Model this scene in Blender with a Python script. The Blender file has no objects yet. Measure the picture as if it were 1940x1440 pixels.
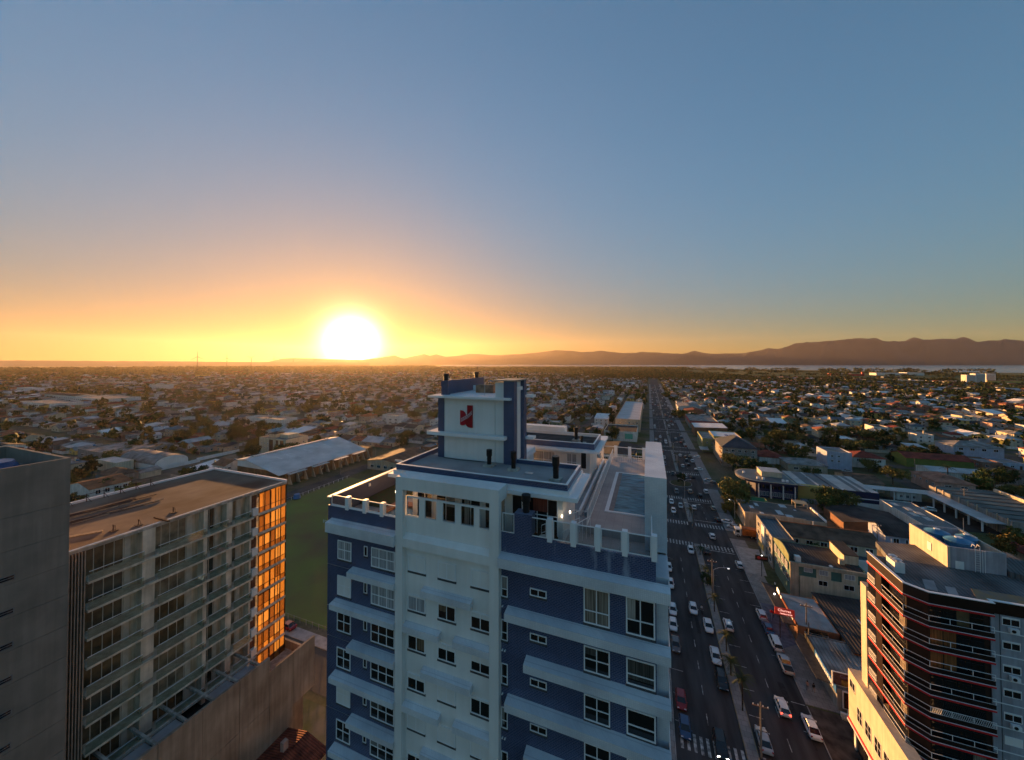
import bpy, math, random
import numpy as np
from mathutils import Vector, Matrix, noise
R = math.radians
rnd = random.Random(7)
SC = bpy.context.scene
COL = SC.collection

# ------------------------------------------------------------------ camera
CAM_H = 62.0
YAW = 20.94
PITCH = 1.0
cam_d = bpy.data.cameras.new('camera')
cam = bpy.data.objects.new('camera', cam_d)
COL.objects.link(cam)
cam.location = (0, 0, CAM_H)
cam.rotation_euler = (R(90 + PITCH), 0, R(YAW))
cam_d.sensor_width = 36.0
cam_d.sensor_fit = 'HORIZONTAL'
cam_d.lens = 36.0 * 677.0 / 1940.0
cam_d.shift_y = (675.2 - 720.0) / 1940.0
cam_d.clip_start = 0.5
cam_d.clip_end = 90000.0
SC.camera = cam

# ------------------------------------------------------------------ sky and sun
SUN_AZ = -45.1      # degrees from +Y towards +X
SUN_EL = 2.9
SKY_KNEE = 0.68
BAND = 0.9
world = bpy.data.worlds.new('World')
SC.world = world
world.use_nodes = True
wn = world.node_tree
for n in list(wn.nodes):
    wn.nodes.remove(n)
W = wn.nodes.new
wl = wn.links.new
out = W('ShaderNodeOutputWorld')
bg = W('ShaderNodeBackground')
sky = W('ShaderNodeTexSky')
sky.sky_type = 'NISHITA'
sky.sun_disc = False
sky.sun_elevation = R(SUN_EL)
sky.sun_rotation = R(SUN_AZ)
sky.altitude = 0
sky.air_density = 1.0
sky.dust_density = 0.2
sky.ozone_density = 3.0
bg.inputs['Strength'].default_value = 0.13
# the glare of the low sun in the hazy air round it (light given off by the sky itself)
sdir = Vector((math.sin(R(SUN_AZ)) * math.cos(R(SUN_EL)), math.cos(R(SUN_AZ)) * math.cos(R(SUN_EL)), math.sin(R(SUN_EL))))
geo = W('ShaderNodeNewGeometry')
dot = W('ShaderNodeVectorMath'); dot.operation = 'DOT_PRODUCT'
wl(geo.outputs['Incoming'], dot.inputs[0]); dot.inputs[1].default_value = tuple(-c for c in sdir)
def wm(op, a, b=None, c=None):
    m = W('ShaderNodeMath'); m.operation = op
    for i, v in enumerate((a, b, c)):
        if v is None: continue
        if isinstance(v, (int, float)): m.inputs[i].default_value = v
        else: wl(v, m.inputs[i])
    return m.outputs[0]
ang = wm('ARCCOSINE', wm('MINIMUM', wm('MAXIMUM', dot.outputs['Value'], -1.0), 1.0))
def glow(sig, amp, col, p=1.0):
    g = wm('MULTIPLY', wm('EXPONENT', wm('MULTIPLY', wm('POWER', wm('DIVIDE', ang, R(sig)), p), -1.0)), amp)
    v = W('ShaderNodeVectorMath'); v.operation = 'SCALE'
    v.inputs[0].default_value = col; wl(g, v.inputs['Scale'])
    return v.outputs[0]
def vadd(a, b):
    v = W('ShaderNodeVectorMath'); v.operation = 'ADD'
    wl(a, v.inputs[0]); wl(b, v.inputs[1]); return v.outputs[0]
# the bright aureole of the sky model is held back (lens and sensor roll off here), then the orange horizon band and the sun's own glare are added
bw = W('ShaderNodeRGBToBW'); wl(sky.outputs['Color'], bw.inputs[0])
sc_ = W('ShaderNodeVectorMath'); sc_.operation = 'SCALE'; hs_ = W('ShaderNodeHueSaturation'); hs_.inputs['Saturation'].default_value = .88; wl(sky.outputs['Color'], hs_.inputs['Color']); wl(hs_.outputs[0], sc_.inputs[0])
wl(wm('DIVIDE', 1.0, wm('SQRT', wm('ADD', wm('POWER', wm('DIVIDE', bw.outputs[0], SKY_KNEE), 2.0), 1.0))), sc_.inputs['Scale'])
sx = W('ShaderNodeSeparateXYZ'); wl(geo.outputs['Incoming'], sx.inputs[0])
el = wm('ABSOLUTE', sx.outputs[2])
band = wm('MULTIPLY', wm('EXPONENT', wm('MULTIPLY', el, -1 / math.sin(R(6.5)))), wm('EXPONENT', wm('MULTIPLY', wm('POWER', wm('DIVIDE', ang, R(55)), 1.3), -1.0)))
bv = W('ShaderNodeVectorMath'); bv.operation = 'SCALE'; bv.inputs[0].default_value = (1.0, .32, .06); wl(wm('MULTIPLY', band, BAND), bv.inputs['Scale'])
warm = wm('MULTIPLY', wm('EXPONENT', wm('MULTIPLY', el, -1 / math.sin(R(10)))), wm('EXPONENT', wm('MULTIPLY', wm('POWER', wm('DIVIDE', ang, R(60)), 1.5), -1.0)))
wc = W('ShaderNodeCombineXYZ'); wl(wm('ADD', .80, wm('MULTIPLY', warm, .26)), wc.inputs[0])
wl(wm('SUBTRACT', 1.0, wm('MULTIPLY', warm, .52)), wc.inputs[1]); wl(wm('SUBTRACT', .97, wm('MULTIPLY', warm, .76)), wc.inputs[2])
wv = W('ShaderNodeVectorMath'); wv.operation = 'MULTIPLY'; wl(sc_.outputs[0], wv.inputs[0]); wl(wc.outputs[0], wv.inputs[1])
tot = vadd(wv.outputs[0], bv.outputs[0])
tot = vadd(tot, glow(2.2, 40.0, (1.0, 0.82, 0.42), 1.5))
tot = vadd(tot, glow(3.8, 2.4, (1.0, 0.48, 0.07), 1.1))
wl(tot, bg.inputs['Color'])
wl(bg.outputs[0], out.inputs['Surface'])

sun_d = bpy.data.lights.new('sun', 'SUN')
sun_d.energy = 5.0
sun_d.angle = R(0.5)
sun_d.color = (1.0, 0.48, 0.16)
sun = bpy.data.objects.new('sun', sun_d)
COL.objects.link(sun)
sun.location = (0, 0, 200)
sun.rotation_euler = sdir.to_track_quat('Z', 'Y').to_euler()

SC.view_settings.view_transform = 'Standard'
SC.view_settings.look = 'None'
SC.view_settings.exposure = 1.8
SC.view_settings.gamma = 1.0
SC.view_settings.use_curve_mapping = False
SC.cycles.use_denoising = True
SC.cycles.max_bounces = 6
SC.cycles.diffuse_bounces = 3
SC.cycles.glossy_bounces = 3
SC.cycles.transmission_bounces = 4
SC.cycles.transparent_max_bounces = 8
SC.cycles.volume_bounces = 0
SC.cycles.use_adaptive_sampling = True
SC.cycles.adaptive_threshold = 0.02
SC.cycles.sample_clamp_indirect = 4.0
SC.cycles.caustics_reflective = False
SC.cycles.caustics_refractive = False

def px_of(x, y, z):
    f = (-math.sin(R(YAW)), math.cos(R(YAW))); r = (math.cos(R(YAW)), math.sin(R(YAW)))
    a = x * f[0] + y * f[1]; b = x * r[0] + y * r[1]
    if a < 1: return None
    return (970 + 677 * b / a, 687 - 677 * (z - CAM_H) / a, a)

# ------------------------------------------------------------------ materials
MATS = {}
def mat(name, col, rough=0.85, var=0.18, scale=1.5, metal=0.0, bump=0.0, col2=None, detail=4.0, spec=0.3, coat=0.0, rand=0.0, stretch=None, streak=0.0):
    """principled surface; colour broken up by noise in world space"""
    if name in MATS: return MATS[name]
    m = bpy.data.materials.new(name); m.use_nodes = True
    nt = m.node_tree; N = nt.nodes.new; L = nt.links.new
    b = nt.nodes['Principled BSDF']
    b.inputs['Roughness'].default_value = rough
    b.inputs['Metallic'].default_value = metal
    b.inputs['Specular IOR Level'].default_value = spec
    b.inputs['Coat Weight'].default_value = coat
    if var or col2:
        g = N('ShaderNodeNewGeometry')
        src = g.outputs['Position']
        if stretch:
            mp = N('ShaderNodeMapping'); mp.inputs['Scale'].default_value = stretch
            L(src, mp.inputs['Vector']); src = mp.outputs[0]
        no = N('ShaderNodeTexNoise'); no.inputs['Scale'].default_value = scale; no.inputs['Detail'].default_value = detail
        L(src, no.inputs['Vector'])
        rp = N('ShaderNodeValToRGB')
        c2 = col2 if col2 else tuple(max(0, c * (1 - var * 2)) for c in col)
        c1 = col if col2 else tuple(min(1, c * (1 + var)) for c in col)
        rp.color_ramp.elements[0].position = 0.32; rp.color_ramp.elements[0].color = (*c2, 1)
        rp.color_ramp.elements[1].position = 0.68; rp.color_ramp.elements[1].color = (*c1, 1)
        L(no.outputs['Fac'], rp.inputs['Fac'])
        last = rp.outputs['Color']
        if streak:
            mp2 = N('ShaderNodeMapping'); mp2.inputs['Scale'].default_value = (2.2, 2.2, 0.13)
            n2 = N('ShaderNodeTexNoise'); n2.inputs['Scale'].default_value = 1.0; n2.inputs['Detail'].default_value = 6
            L(g.outputs['Position'], mp2.inputs['Vector']); L(mp2.outputs[0], n2.inputs['Vector'])
            r2 = N('ShaderNodeValToRGB')
            r2.color_ramp.elements[0].position = 0.42; r2.color_ramp.elements[0].color = (1 - streak, 1 - streak, 1 - streak * 1.1, 1)
            r2.color_ramp.elements[1].position = 0.62; r2.color_ramp.elements[1].color = (1, 1, 1, 1)
            L(n2.outputs['Fac'], r2.inputs['Fac'])
            mx = N('ShaderNodeMix'); mx.data_type = 'RGBA'; mx.blend_type = 'MULTIPLY'; mx.inputs['Factor'].default_value = 1
            L(last, mx.inputs[6]); L(r2.outputs[0], mx.inputs[7]); last = mx.outputs[2]
        if rand:
            oi = N('ShaderNodeObjectInfo'); hs = N('ShaderNodeHueSaturation')
            mr = N('ShaderNodeMapRange'); mr.inputs['To Min'].default_value = 1 - rand; mr.inputs['To Max'].default_value = 1 + rand
            L(oi.outputs['Random'], mr.inputs['Value']); L(mr.outputs[0], hs.inputs['Value'])
            L(last, hs.inputs['Color']); last = hs.outputs[0]
        L(last, b.inputs['Base Color'])
        if bump:
            bp = N('ShaderNodeBump'); bp.inputs['Strength'].default_value = bump; bp.inputs['Distance'].default_value = 0.05
            L(no.outputs['Fac'], bp.inputs['Height']); L(bp.outputs[0], b.inputs['Normal'])
    else:
        b.inputs['Base Color'].default_value = (*col, 1)
    MATS[name] = m
    return m

def emit(name, col, s):
    if name in MATS: return MATS[name]
    m = bpy.data.materials.new(name); m.use_nodes = True
    b = m.node_tree.nodes['Principled BSDF']
    b.inputs['Base Color'].default_value = (*col, 1)
    b.inputs['Emission Color'].default_value = (*col, 1)
    b.inputs['Emission Strength'].default_value = s
    MATS[name] = m
    return m

def tile_mat(name, c1, c2, mortar, bw, bh, axis='XZ', rough=0.25, msize=0.012, spec=0.5, offset=0.5, stain=0.0, bias=0.0):
    """small glazed tiles: brick texture laid in world metres on the wall plane"""
    if name in MATS: return MATS[name]
    m = bpy.data.materials.new(name); m.use_nodes = True
    nt = m.node_tree; N = nt.nodes.new; L = nt.links.new
    b = nt.nodes['Principled BSDF']
    g = N('ShaderNodeNewGeometry'); s = N('ShaderNodeSeparateXYZ'); c = N('ShaderNodeCombineXYZ')
    L(g.outputs['Position'], s.inputs[0])
    if axis == 'XZ':
        a = N('ShaderNodeMath'); a.operation = 'ADD'; L(s.outputs[0], a.inputs[0]); L(s.outputs[1], a.inputs[1]); L(a.outputs[0], c.inputs[0]); L(s.outputs[2], c.inputs[1])
    else:
        L(s.outputs[0], c.inputs[0]); L(s.outputs[1], c.inputs[1])
    br = N('ShaderNodeTexBrick'); L(c.outputs[0], br.inputs['Vector'])
    br.inputs['Scale'].default_value = 1.0
    br.inputs['Color1'].default_value = (*c1, 1); br.inputs['Color2'].default_value = (*c2, 1); br.inputs['Mortar'].default_value = (*mortar, 1)
    br.inputs['Brick Width'].default_value = bw; br.inputs['Row Height'].default_value = bh
    br.inputs['Mortar Size'].default_value = msize; br.inputs['Bias'].default_value = bias
    br.offset = offset
    last = br.outputs['Color']
    no = N('ShaderNodeTexNoise'); no.inputs['Scale'].default_value = 0.5; no.inputs['Detail'].default_value = 5
    L(g.outputs['Position'], no.inputs['Vector'])
    rp = N('ShaderNodeValToRGB'); rp.color_ramp.elements[0].position = .3; rp.color_ramp.elements[0].color = (.72, .72, .74, 1); rp.color_ramp.elements[1].position = .7
    L(no.outputs['Fac'], rp.inputs['Fac'])
    mx = N('ShaderNodeMix'); mx.data_type = 'RGBA'; mx.blend_type = 'MULTIPLY'; mx.inputs['Factor'].default_value = 1
    L(last, mx.inputs[6]); L(rp.outputs[0], mx.inputs[7]); last = mx.outputs[2]
    if stain:
        mp = N('ShaderNodeMapping'); mp.inputs['Scale'].default_value = (1.6, 1.6, .35)
        n3 = N('ShaderNodeTexNoise'); n3.inputs['Scale'].default_value = 1.3; n3.inputs['Detail'].default_value = 8
        L(g.outputs['Position'], mp.inputs[0]); L(mp.outputs[0], n3.inputs['Vector'])
        r3 = N('ShaderNodeValToRGB'); r3.color_ramp.elements[0].position = .6; r3.color_ramp.elements[0].color = (0, 0, 0, 1); r3.color_ramp.elements[1].position = .74; r3.color_ramp.elements[1].color = (stain,) * 3 + (1,)
        L(n3.outputs['Fac'], r3.inputs['Fac'])
        m2 = N('ShaderNodeMix'); m2.data_type = 'RGBA'; L(r3.outputs[0], m2.inputs[0]); L(last, m2.inputs[6]); m2.inputs[7].default_value = (.45, .5, .58, 1)
        last = m2.outputs[2]
    L(last, b.inputs['Base Color'])
    b.inputs['Roughness'].default_value = rough; b.inputs['Specular IOR Level'].default_value = spec
    bp = N('ShaderNodeBump'); bp.inputs['Strength'].default_value = .3; bp.inputs['Distance'].default_value = 0.01
    L(br.outputs['Fac'], bp.inputs['Height']); bp.invert = True; L(bp.outputs[0], b.inputs['Normal'])
    MATS[name] = m
    return m

def ribbed(name, col, pitch=0.6, axis=0, rough=0.6, metal=0.0, dark=0.6, var=0.15, scale=0.25):
    """corrugated sheet: fine ribs (too small to pick apart) as relief, with a darker tone between them"""
    if name in MATS: return MATS[name]
    m = mat(name, col, rough, var, scale, metal, detail=8)
    nt = m.node_tree; N = nt.nodes.new; L = nt.links.new
    b = nt.nodes['Principled BSDF']
    g = N('ShaderNodeNewGeometry'); s = N('ShaderNodeSeparateXYZ'); L(g.outputs['Position'], s.inputs[0])
    a = N('ShaderNodeMath'); a.operation = 'MULTIPLY'; a.inputs[1].default_value = 2 * math.pi / pitch; L(s.outputs[axis], a.inputs[0])
    w = N('ShaderNodeMath'); w.operation = 'SINE'; L(a.outputs[0], w.inputs[0])
    bp = N('ShaderNodeBump'); bp.inputs['Strength'].default_value = .5; bp.inputs['Distance'].default_value = 0.06
    L(w.outputs[0], bp.inputs['Height']); L(bp.outputs[0], b.inputs['Normal'])
    src = b.inputs['Base Color'].links[0].from_socket
    r = N('ShaderNodeMapRange'); r.inputs['From Min'].default_value = -1; r.inputs['From Max'].default_value = -.3; r.inputs['To Min'].default_value = dark; r.inputs['To Max'].default_value = 1
    L(w.outputs[0], r.inputs[0])
    mx = N('ShaderNodeMix'); mx.data_type = 'RGBA'; mx.blend_type = 'MULTIPLY'; mx.inputs['Factor'].default_value = 1
    L(src, mx.inputs[6]); L(r.outputs[0], mx.inputs[7]); L(mx.outputs[2], b.inputs['Base Color'])
    return m

def glass_mat(name, col, alpha, rough=0.05):
    if name in MATS: return MATS[name]
    m = bpy.data.materials.new(name); m.use_nodes = True
    nt = m.node_tree; N = nt.nodes.new; L = nt.links.new
    nt.nodes.remove(nt.nodes['Principled BSDF'])
    o = nt.nodes['Material Output']
    t = N('ShaderNodeBsdfTransparent'); t.inputs[0].default_value = (*col, 1)
    gl = N('ShaderNodeBsdfGlossy'); gl.inputs['Roughness'].default_value = rough; gl.inputs['Color'].default_value = (.9, .95, 1, 1)
    fr = N('ShaderNodeLayerWeight'); fr.inputs['Blend'].default_value = .5
    pw_ = N('ShaderNodeMath'); pw_.operation = 'POWER'; pw_.inputs[1].default_value = 4.0; L(fr.outputs['Facing'], pw_.inputs[0])
    ad = N('ShaderNodeMath'); ad.operation = 'ADD'; ad.inputs[1].default_value = alpha; ad.use_clamp = True
    L(pw_.outputs[0], ad.inputs[0])
    mx = N('ShaderNodeMixShader'); L(ad.outputs[0], mx.inputs[0]); L(t.outputs[0], mx.inputs[1]); L(gl.outputs[0], mx.inputs[2])
    L(mx.outputs[0], o.inputs['Surface'])
    MATS[name] = m
    return m

# ------------------------------------------------------------------ mesh building
ORG = {}
class MB:
    def __init__(s): s.v = []; s.f = []; s.m = []; s.mi = 0
    def add(s, vs, fs):
        o = len(s.v); s.v += vs; s.f += [tuple(i + o for i in f) for f in fs]; s.m += [s.mi] * len(fs); return s
    def box(s, x0, y0, z0, x1, y1, z1):
        if x1 < x0: x0, x1 = x1, x0
        if y1 < y0: y0, y1 = y1, y0
        return s.add([(x0, y0, z0), (x1, y0, z0), (x1, y1, z0), (x0, y1, z0), (x0, y0, z1), (x1, y0, z1), (x1, y1, z1), (x0, y1, z1)],
                     [(3, 2, 1, 0), (4, 5, 6, 7), (0, 1, 5, 4), (1, 2, 6, 5), (2, 3, 7, 6), (3, 0, 4, 7)])
    def prism(s, poly, z0, z1):
        n = len(poly)
        zb = z0 if callable(z0) else (lambda x, y: z0)
        zt = z1 if callable(z1) else (lambda x, y: z1)
        vs = [(x, y, zb(x, y)) for x, y in poly] + [(x, y, zt(x, y)) for x, y in poly]
        fs = [tuple(range(n - 1, -1, -1)), tuple(range(n, 2 * n))] + [(i, (i + 1) % n, n + (i + 1) % n, n + i) for i in range(n)]
        return s.add(vs, fs)
    def poly(s, pts): return s.add(list(pts), [tuple(range(len(pts)))])
    def cyl(s, x, y, z0, z1, r, n=12, r2=None):
        r2 = r if r2 is None else r2
        vs = [(x + r * math.cos(2 * math.pi * i / n), y + r * math.sin(2 * math.pi * i / n), z0) for i in range(n)]
        vs += [(x + r2 * math.cos(2 * math.pi * i / n), y + r2 * math.sin(2 * math.pi * i / n), z1) for i in range(n)]
        return s.add(vs, [tuple(range(n - 1, -1, -1)), tuple(range(n, 2 * n))] + [(i, (i + 1) % n, n + (i + 1) % n, n + i) for i in range(n)])
    def tube(s, p, q, r, n=6, r2=None):
        p = Vector(p); q = Vector(q); d = (q - p)
        if d.length < 1e-6: return s
        d.normalize(); u = d.orthogonal().normalized(); w = d.cross(u); r2 = r if r2 is None else r2
        vs = [tuple(p + (u * math.cos(2 * math.pi * i / n) + w * math.sin(2 * math.pi * i / n)) * r) for i in range(n)]
        vs += [tuple(q + (u * math.cos(2 * math.pi * i / n) + w * math.sin(2 * math.pi * i / n)) * r2) for i in range(n)]
        return s.add(vs, [tuple(range(n - 1, -1, -1)), tuple(range(n, 2 * n))] + [(i, (i + 1) % n, n + (i + 1) % n, n + i) for i in range(n)])
    def path(s, pts, r, n=6):
        for a, b in zip(pts, pts[1:]): s.tube(a, b, r, n)
        return s
    def mesh(s, name, mats, org=(0, 0, 0)):
        me = bpy.data.meshes.new(name)
        if org != (0, 0, 0):
            ox, oy, oz = org
            vs = [(a - ox, b - oy, c - oz) for a, b, c in s.v]
        else: vs = s.v
        me.from_pydata(vs, [], s.f)
        if not isinstance(mats, (list, tuple)): mats = [mats]
        for m in mats: me.materials.append(m)
        if len(mats) > 1: me.polygons.foreach_set('material_index', s.m)
        return me
def tag(o, label=None, cat=None, group=None, kind=None):
    if label: o['label'] = label
    if cat: o['category'] = cat
    if group: o['group'] = group
    if kind: o['kind'] = kind
    return o
def thing(name, loc, label, cat, group=None):
    o = bpy.data.objects.new(name, None); COL.objects.link(o); o.location = loc
    o.empty_display_size = 0.5
    ORG[o.name] = tuple(loc)
    return tag(o, label, cat, group)
def link(name, me, parent=None, loc=None):
    o = bpy.data.objects.new(name, me); COL.objects.link(o)
    if parent is not None: o.parent = parent; ORG[o.name] = ORG.get(parent.name, (0, 0, 0))
    if loc: o.location = loc
    return o
def part(name, mb, m, parent=None):
    """one mesh object; geometry given in world metres, stored relative to its thing's base"""
    org = ORG.get(parent.name, (0, 0, 0)) if parent is not None else (0, 0, 0)
    return link(name, mb.mesh(name, m, org), parent)
def struct(name, mb, m, parent=None):
    o = part(name, mb, m, parent)
    if parent is None: o['kind'] = 'structure'
    return o
def bevel(o, w=0.03, seg=2):
    md = o.modifiers.new('bevel', 'BEVEL'); md.width = w; md.segments = seg; md.limit_method = 'ANGLE'; return o

# ------------------------------------------------------------------ palette
white_paint = mat('white_paint', (.80, .79, .765), .6, .06, .25, streak=.05)
white_trim = mat('white_trim', (.78, .79, .80), .4, .03, .5)
white_tile = tile_mat('white_tile', (.78, .80, .82), (.72, .74, .77), (.60, .62, .65), .10, .10, rough=.35, msize=.006, offset=0)
blue_tile = tile_mat('blue_tile', (.022, .042, .118), (.038, .068, .170), (.17, .19, .27), .20, .10, rough=.28, msize=.013, bias=-.1)
blue_tile_stained = tile_mat('blue_tile_stained', (.022, .042, .118), (.038, .068, .170), (.17, .19, .27), .20, .10, rough=.28, msize=.013, stain=.5)
dark_glass = mat('dark_glass', (.012, .012, .014), .04, 0, spec=.6)
blue_glass = mat('blue_glass', (.05, .09, .12), .08, 0, spec=.6)
clear_glass = glass_mat('clear_glass', (.92, .96, .97), .03)
rail_glass = glass_mat('rail_glass', (.86, .92, .93), .05)
green_glass = glass_mat('green_glass', (.83, .88, .84), .03)
curtain_glass = mat('curtain_glass', (.40, .41, .43), .12, .25, 3.0, spec=.6, stretch=(6, 6, .1))
beige_curtain = mat('beige_curtain', (.26, .22, .18), .12, .35, 3.0, spec=.6, stretch=(5, 5, .1))
black_metal = mat('black_metal', (.012, .012, .013), .4, .2)
dark_sill = mat('dark_sill', (.07, .07, .075), .7, .2)
concrete = mat('concrete', (.42, .34, .27), .9, .2, .35, bump=.3, detail=8, streak=.35)
concrete_light = mat('concrete_light', (.52, .47, .41), .9, .18, .6, detail=8, streak=.3)
screed = mat('screed', (.33, .32, .32), .9, .12, .5, detail=8)
deck_tile = tile_mat('deck_tile', (.44, .40, .39), (.40, .37, .36), (.30, .28, .27), .6, .6, axis='XY', rough=.6, msize=.01, offset=0)
grey_plaster = mat('grey_plaster', (.265, .225, .190), .95, .09, .5, detail=10, bump=.6, streak=.12)
steel = mat('steel', (.55, .56, .58), .3, .1, 2, metal=.8)
asphalt = mat('asphalt', (.046, .045, .048), .85, .3, .10, detail=12, bump=.2, stretch=(5, .7, 1))
pavement_m = tile_mat('pavement_tile', (.30, .28, .27), (.24, .23, .22), (.15, .14, .14), 1.0, 1.0, axis='XY', rough=.9, msize=.03)
kerb_m = mat('kerb_stone', (.30, .29, .28), .9, .15, 1)
paint_white = mat('road_paint', (.42, .42, .41), .8, .4, 1.5, detail=10)
# ------------------------------------------------------------------ ground, fields, water, hills, haze
def ground_mat():
    m = bpy.data.materials.new('ground'); m.use_nodes = True
    nt = m.node_tree; N = nt.nodes.new; L = nt.links.new; b = nt.nodes['Principled BSDF']
    b.inputs['Roughness'].default_value = .95; b.inputs['Specular IOR Level'].default_value = .1
    g = N('ShaderNodeNewGeometry')
    def ns(sc, lo, hi, c0, c1, det=8):
        n = N('ShaderNodeTexNoise'); n.inputs['Scale'].default_value = sc; n.inputs['Detail'].default_value = det
        L(g.outputs['Position'], n.inputs['Vector'])
        r = N('ShaderNodeValToRGB'); r.color_ramp.elements[0].position = lo; r.color_ramp.elements[1].position = hi
        r.color_ramp.elements[0].color = (*c0, 1); r.color_ramp.elements[1].color = (*c1, 1)
        L(n.outputs['Fac'], r.inputs['Fac']); return r.outputs[0]
    a = ns(.06, .35, .62, (.062, .080, .026), (.150, .130, .092))
    c = ns(.9, .35, .65, (.75, .75, .75), (1.15, 1.15, 1.15))
    far = ns(.0009, .42, .58, (.060, .085, .030), (.115, .120, .045))
    mx = N('ShaderNodeMix'); mx.data_type = 'RGBA'; mx.blend_type = 'MULTIPLY'; mx.inputs['Factor'].default_value = 1
    L(a, mx.inputs[6]); L(c, mx.inputs[7])
    # town earth near, open fields beyond about 1.6 km up the avenue
    s = N('ShaderNodeVectorMath'); s.operation = 'DOT_PRODUCT'; s.inputs[1].default_value = (.35, .94, 0); L(g.outputs['Position'], s.inputs[0])
    r = N('ShaderNodeMapRange'); r.inputs['From Min'].default_value = 1500; r.inputs['From Max'].default_value = 1750; L(s.outputs['Value'], r.inputs[0])
    m2 = N('ShaderNodeMix'); m2.data_type = 'RGBA'; L(r.outputs[0], m2.inputs[0]); L(mx.outputs[2], m2.inputs[6]); L(far, m2.inputs[7])
    L(m2.outputs[2], b.inputs['Base Color'])
    return m
struct('ground', MB().poly([(-15900, -590, 0), (15900, -590, 0), (15900, 13400, 0), (-15900, 13400, 0)]), ground_mat())

water_m = mat('water', (.17, .16, .19), .25, .1, .004, spec=.5)
shore = [(-3300, 5250), (-2300, 4900), (-1216, 4540), (-300, 4300), (420, 3850), (1200, 3600), (1900, 3150), (2600, 2850), (3500, 2550), (5200, 2350), (9000, 2250), (15500, 3500)]
far = [(15500, 8000), (7000, 11500), (-1500, 12000), (-6500, 11500), (-5200, 8300)]
struct('lake', MB().poly([(x, y, .5) for x, y in shore + far]), water_m)

def hill(pts, D, name, m, thick=2600, foot=0):
    """a range of hills: crest heights taken along a bearing line, slopes falling off to front and back, broken by ridged noise"""
    xs = [p[0] for p in pts]; ys = [p[1] for p in pts]
    n = int((xs[-1] - xs[0]) / 6) + 1
    ca, sa = math.cos(R(YAW)), math.sin(R(YAW))
    rows = [(-1.0, 0.0), (-.8, .22), (-.6, .45), (-.42, .64), (-.25, .80), (-.1, .94), (0, 1.0), (.4, .7), (1, 0)]
    vs, fs = [], []
    for i in range(n):
        px = xs[0] + (xs[-1] - xs[0]) * i / (n - 1)
        py = float(np.interp(px, xs, ys))
        h = max(4, (687 - py) / 677 * D + CAM_H)
        h *= 1 + .035 * (noise.fractal((px * .05, 3.1, D * .01), .9, 2.1, 5))
        u = (px - 970) / 677
        for (t, k) in rows:
            d = D + t * thick
            x = u * D / D * d; wob = 1 if k in (0, 1.0) else 1 + .28 * noise.noise(Vector((px * .035, t * 3.0, D)))
            vs.append((ca * u * d - sa * d, sa * u * d + ca * d, h * k * wob if k else -2))
    m_ = len(rows)
    for i in range(n - 1):
        for j in range(m_ - 1):
            a = i * m_ + j; fs.append((a, a + m_, a + m_ + 1, a + 1))
    mb = MB(); mb.v = vs; mb.f = fs; mb.m = [0] * len(fs)
    o = struct(name, mb, m)
    o.data.polygons.foreach_set('use_smooth', [True] * len(fs))
    return o
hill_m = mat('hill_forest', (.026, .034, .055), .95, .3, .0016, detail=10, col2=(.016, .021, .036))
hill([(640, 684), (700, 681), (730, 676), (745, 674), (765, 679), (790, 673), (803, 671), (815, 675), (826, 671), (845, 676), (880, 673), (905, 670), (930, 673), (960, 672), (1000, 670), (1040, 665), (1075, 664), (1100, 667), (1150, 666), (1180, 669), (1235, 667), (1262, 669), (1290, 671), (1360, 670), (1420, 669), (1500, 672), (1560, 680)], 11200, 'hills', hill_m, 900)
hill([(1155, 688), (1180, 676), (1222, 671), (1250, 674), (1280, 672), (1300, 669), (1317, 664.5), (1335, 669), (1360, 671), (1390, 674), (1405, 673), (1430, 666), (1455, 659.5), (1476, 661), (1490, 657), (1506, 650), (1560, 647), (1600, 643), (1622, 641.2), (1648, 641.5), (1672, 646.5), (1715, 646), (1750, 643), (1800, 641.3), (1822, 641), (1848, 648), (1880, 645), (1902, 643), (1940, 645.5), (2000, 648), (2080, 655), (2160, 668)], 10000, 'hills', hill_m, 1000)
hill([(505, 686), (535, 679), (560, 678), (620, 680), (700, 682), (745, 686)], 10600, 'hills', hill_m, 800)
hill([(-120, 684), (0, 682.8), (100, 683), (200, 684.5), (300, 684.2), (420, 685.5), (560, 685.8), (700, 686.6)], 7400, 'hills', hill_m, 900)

hz = bpy.data.materials.new('haze'); hz.use_nodes = True
nt = hz.node_tree; nt.nodes.remove(nt.nodes['Principled BSDF'])
pv = nt.nodes.new('ShaderNodeVolumePrincipled')
HAZE_DENS = 1.7e-5
pv.inputs['Color'].default_value = (.99, .86, .70, 1)
pv.inputs['Density'].default_value = HAZE_DENS
pv.inputs['Anisotropy'].default_value = 0.6
nt.links.new(pv.outputs[0], nt.nodes['Material Output'].inputs['Volume'])
hzo = part('haze', MB().box(-16000, -600, -3, 16000, 13500, 850), hz)
hzo['kind'] = 'stuff'

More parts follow.
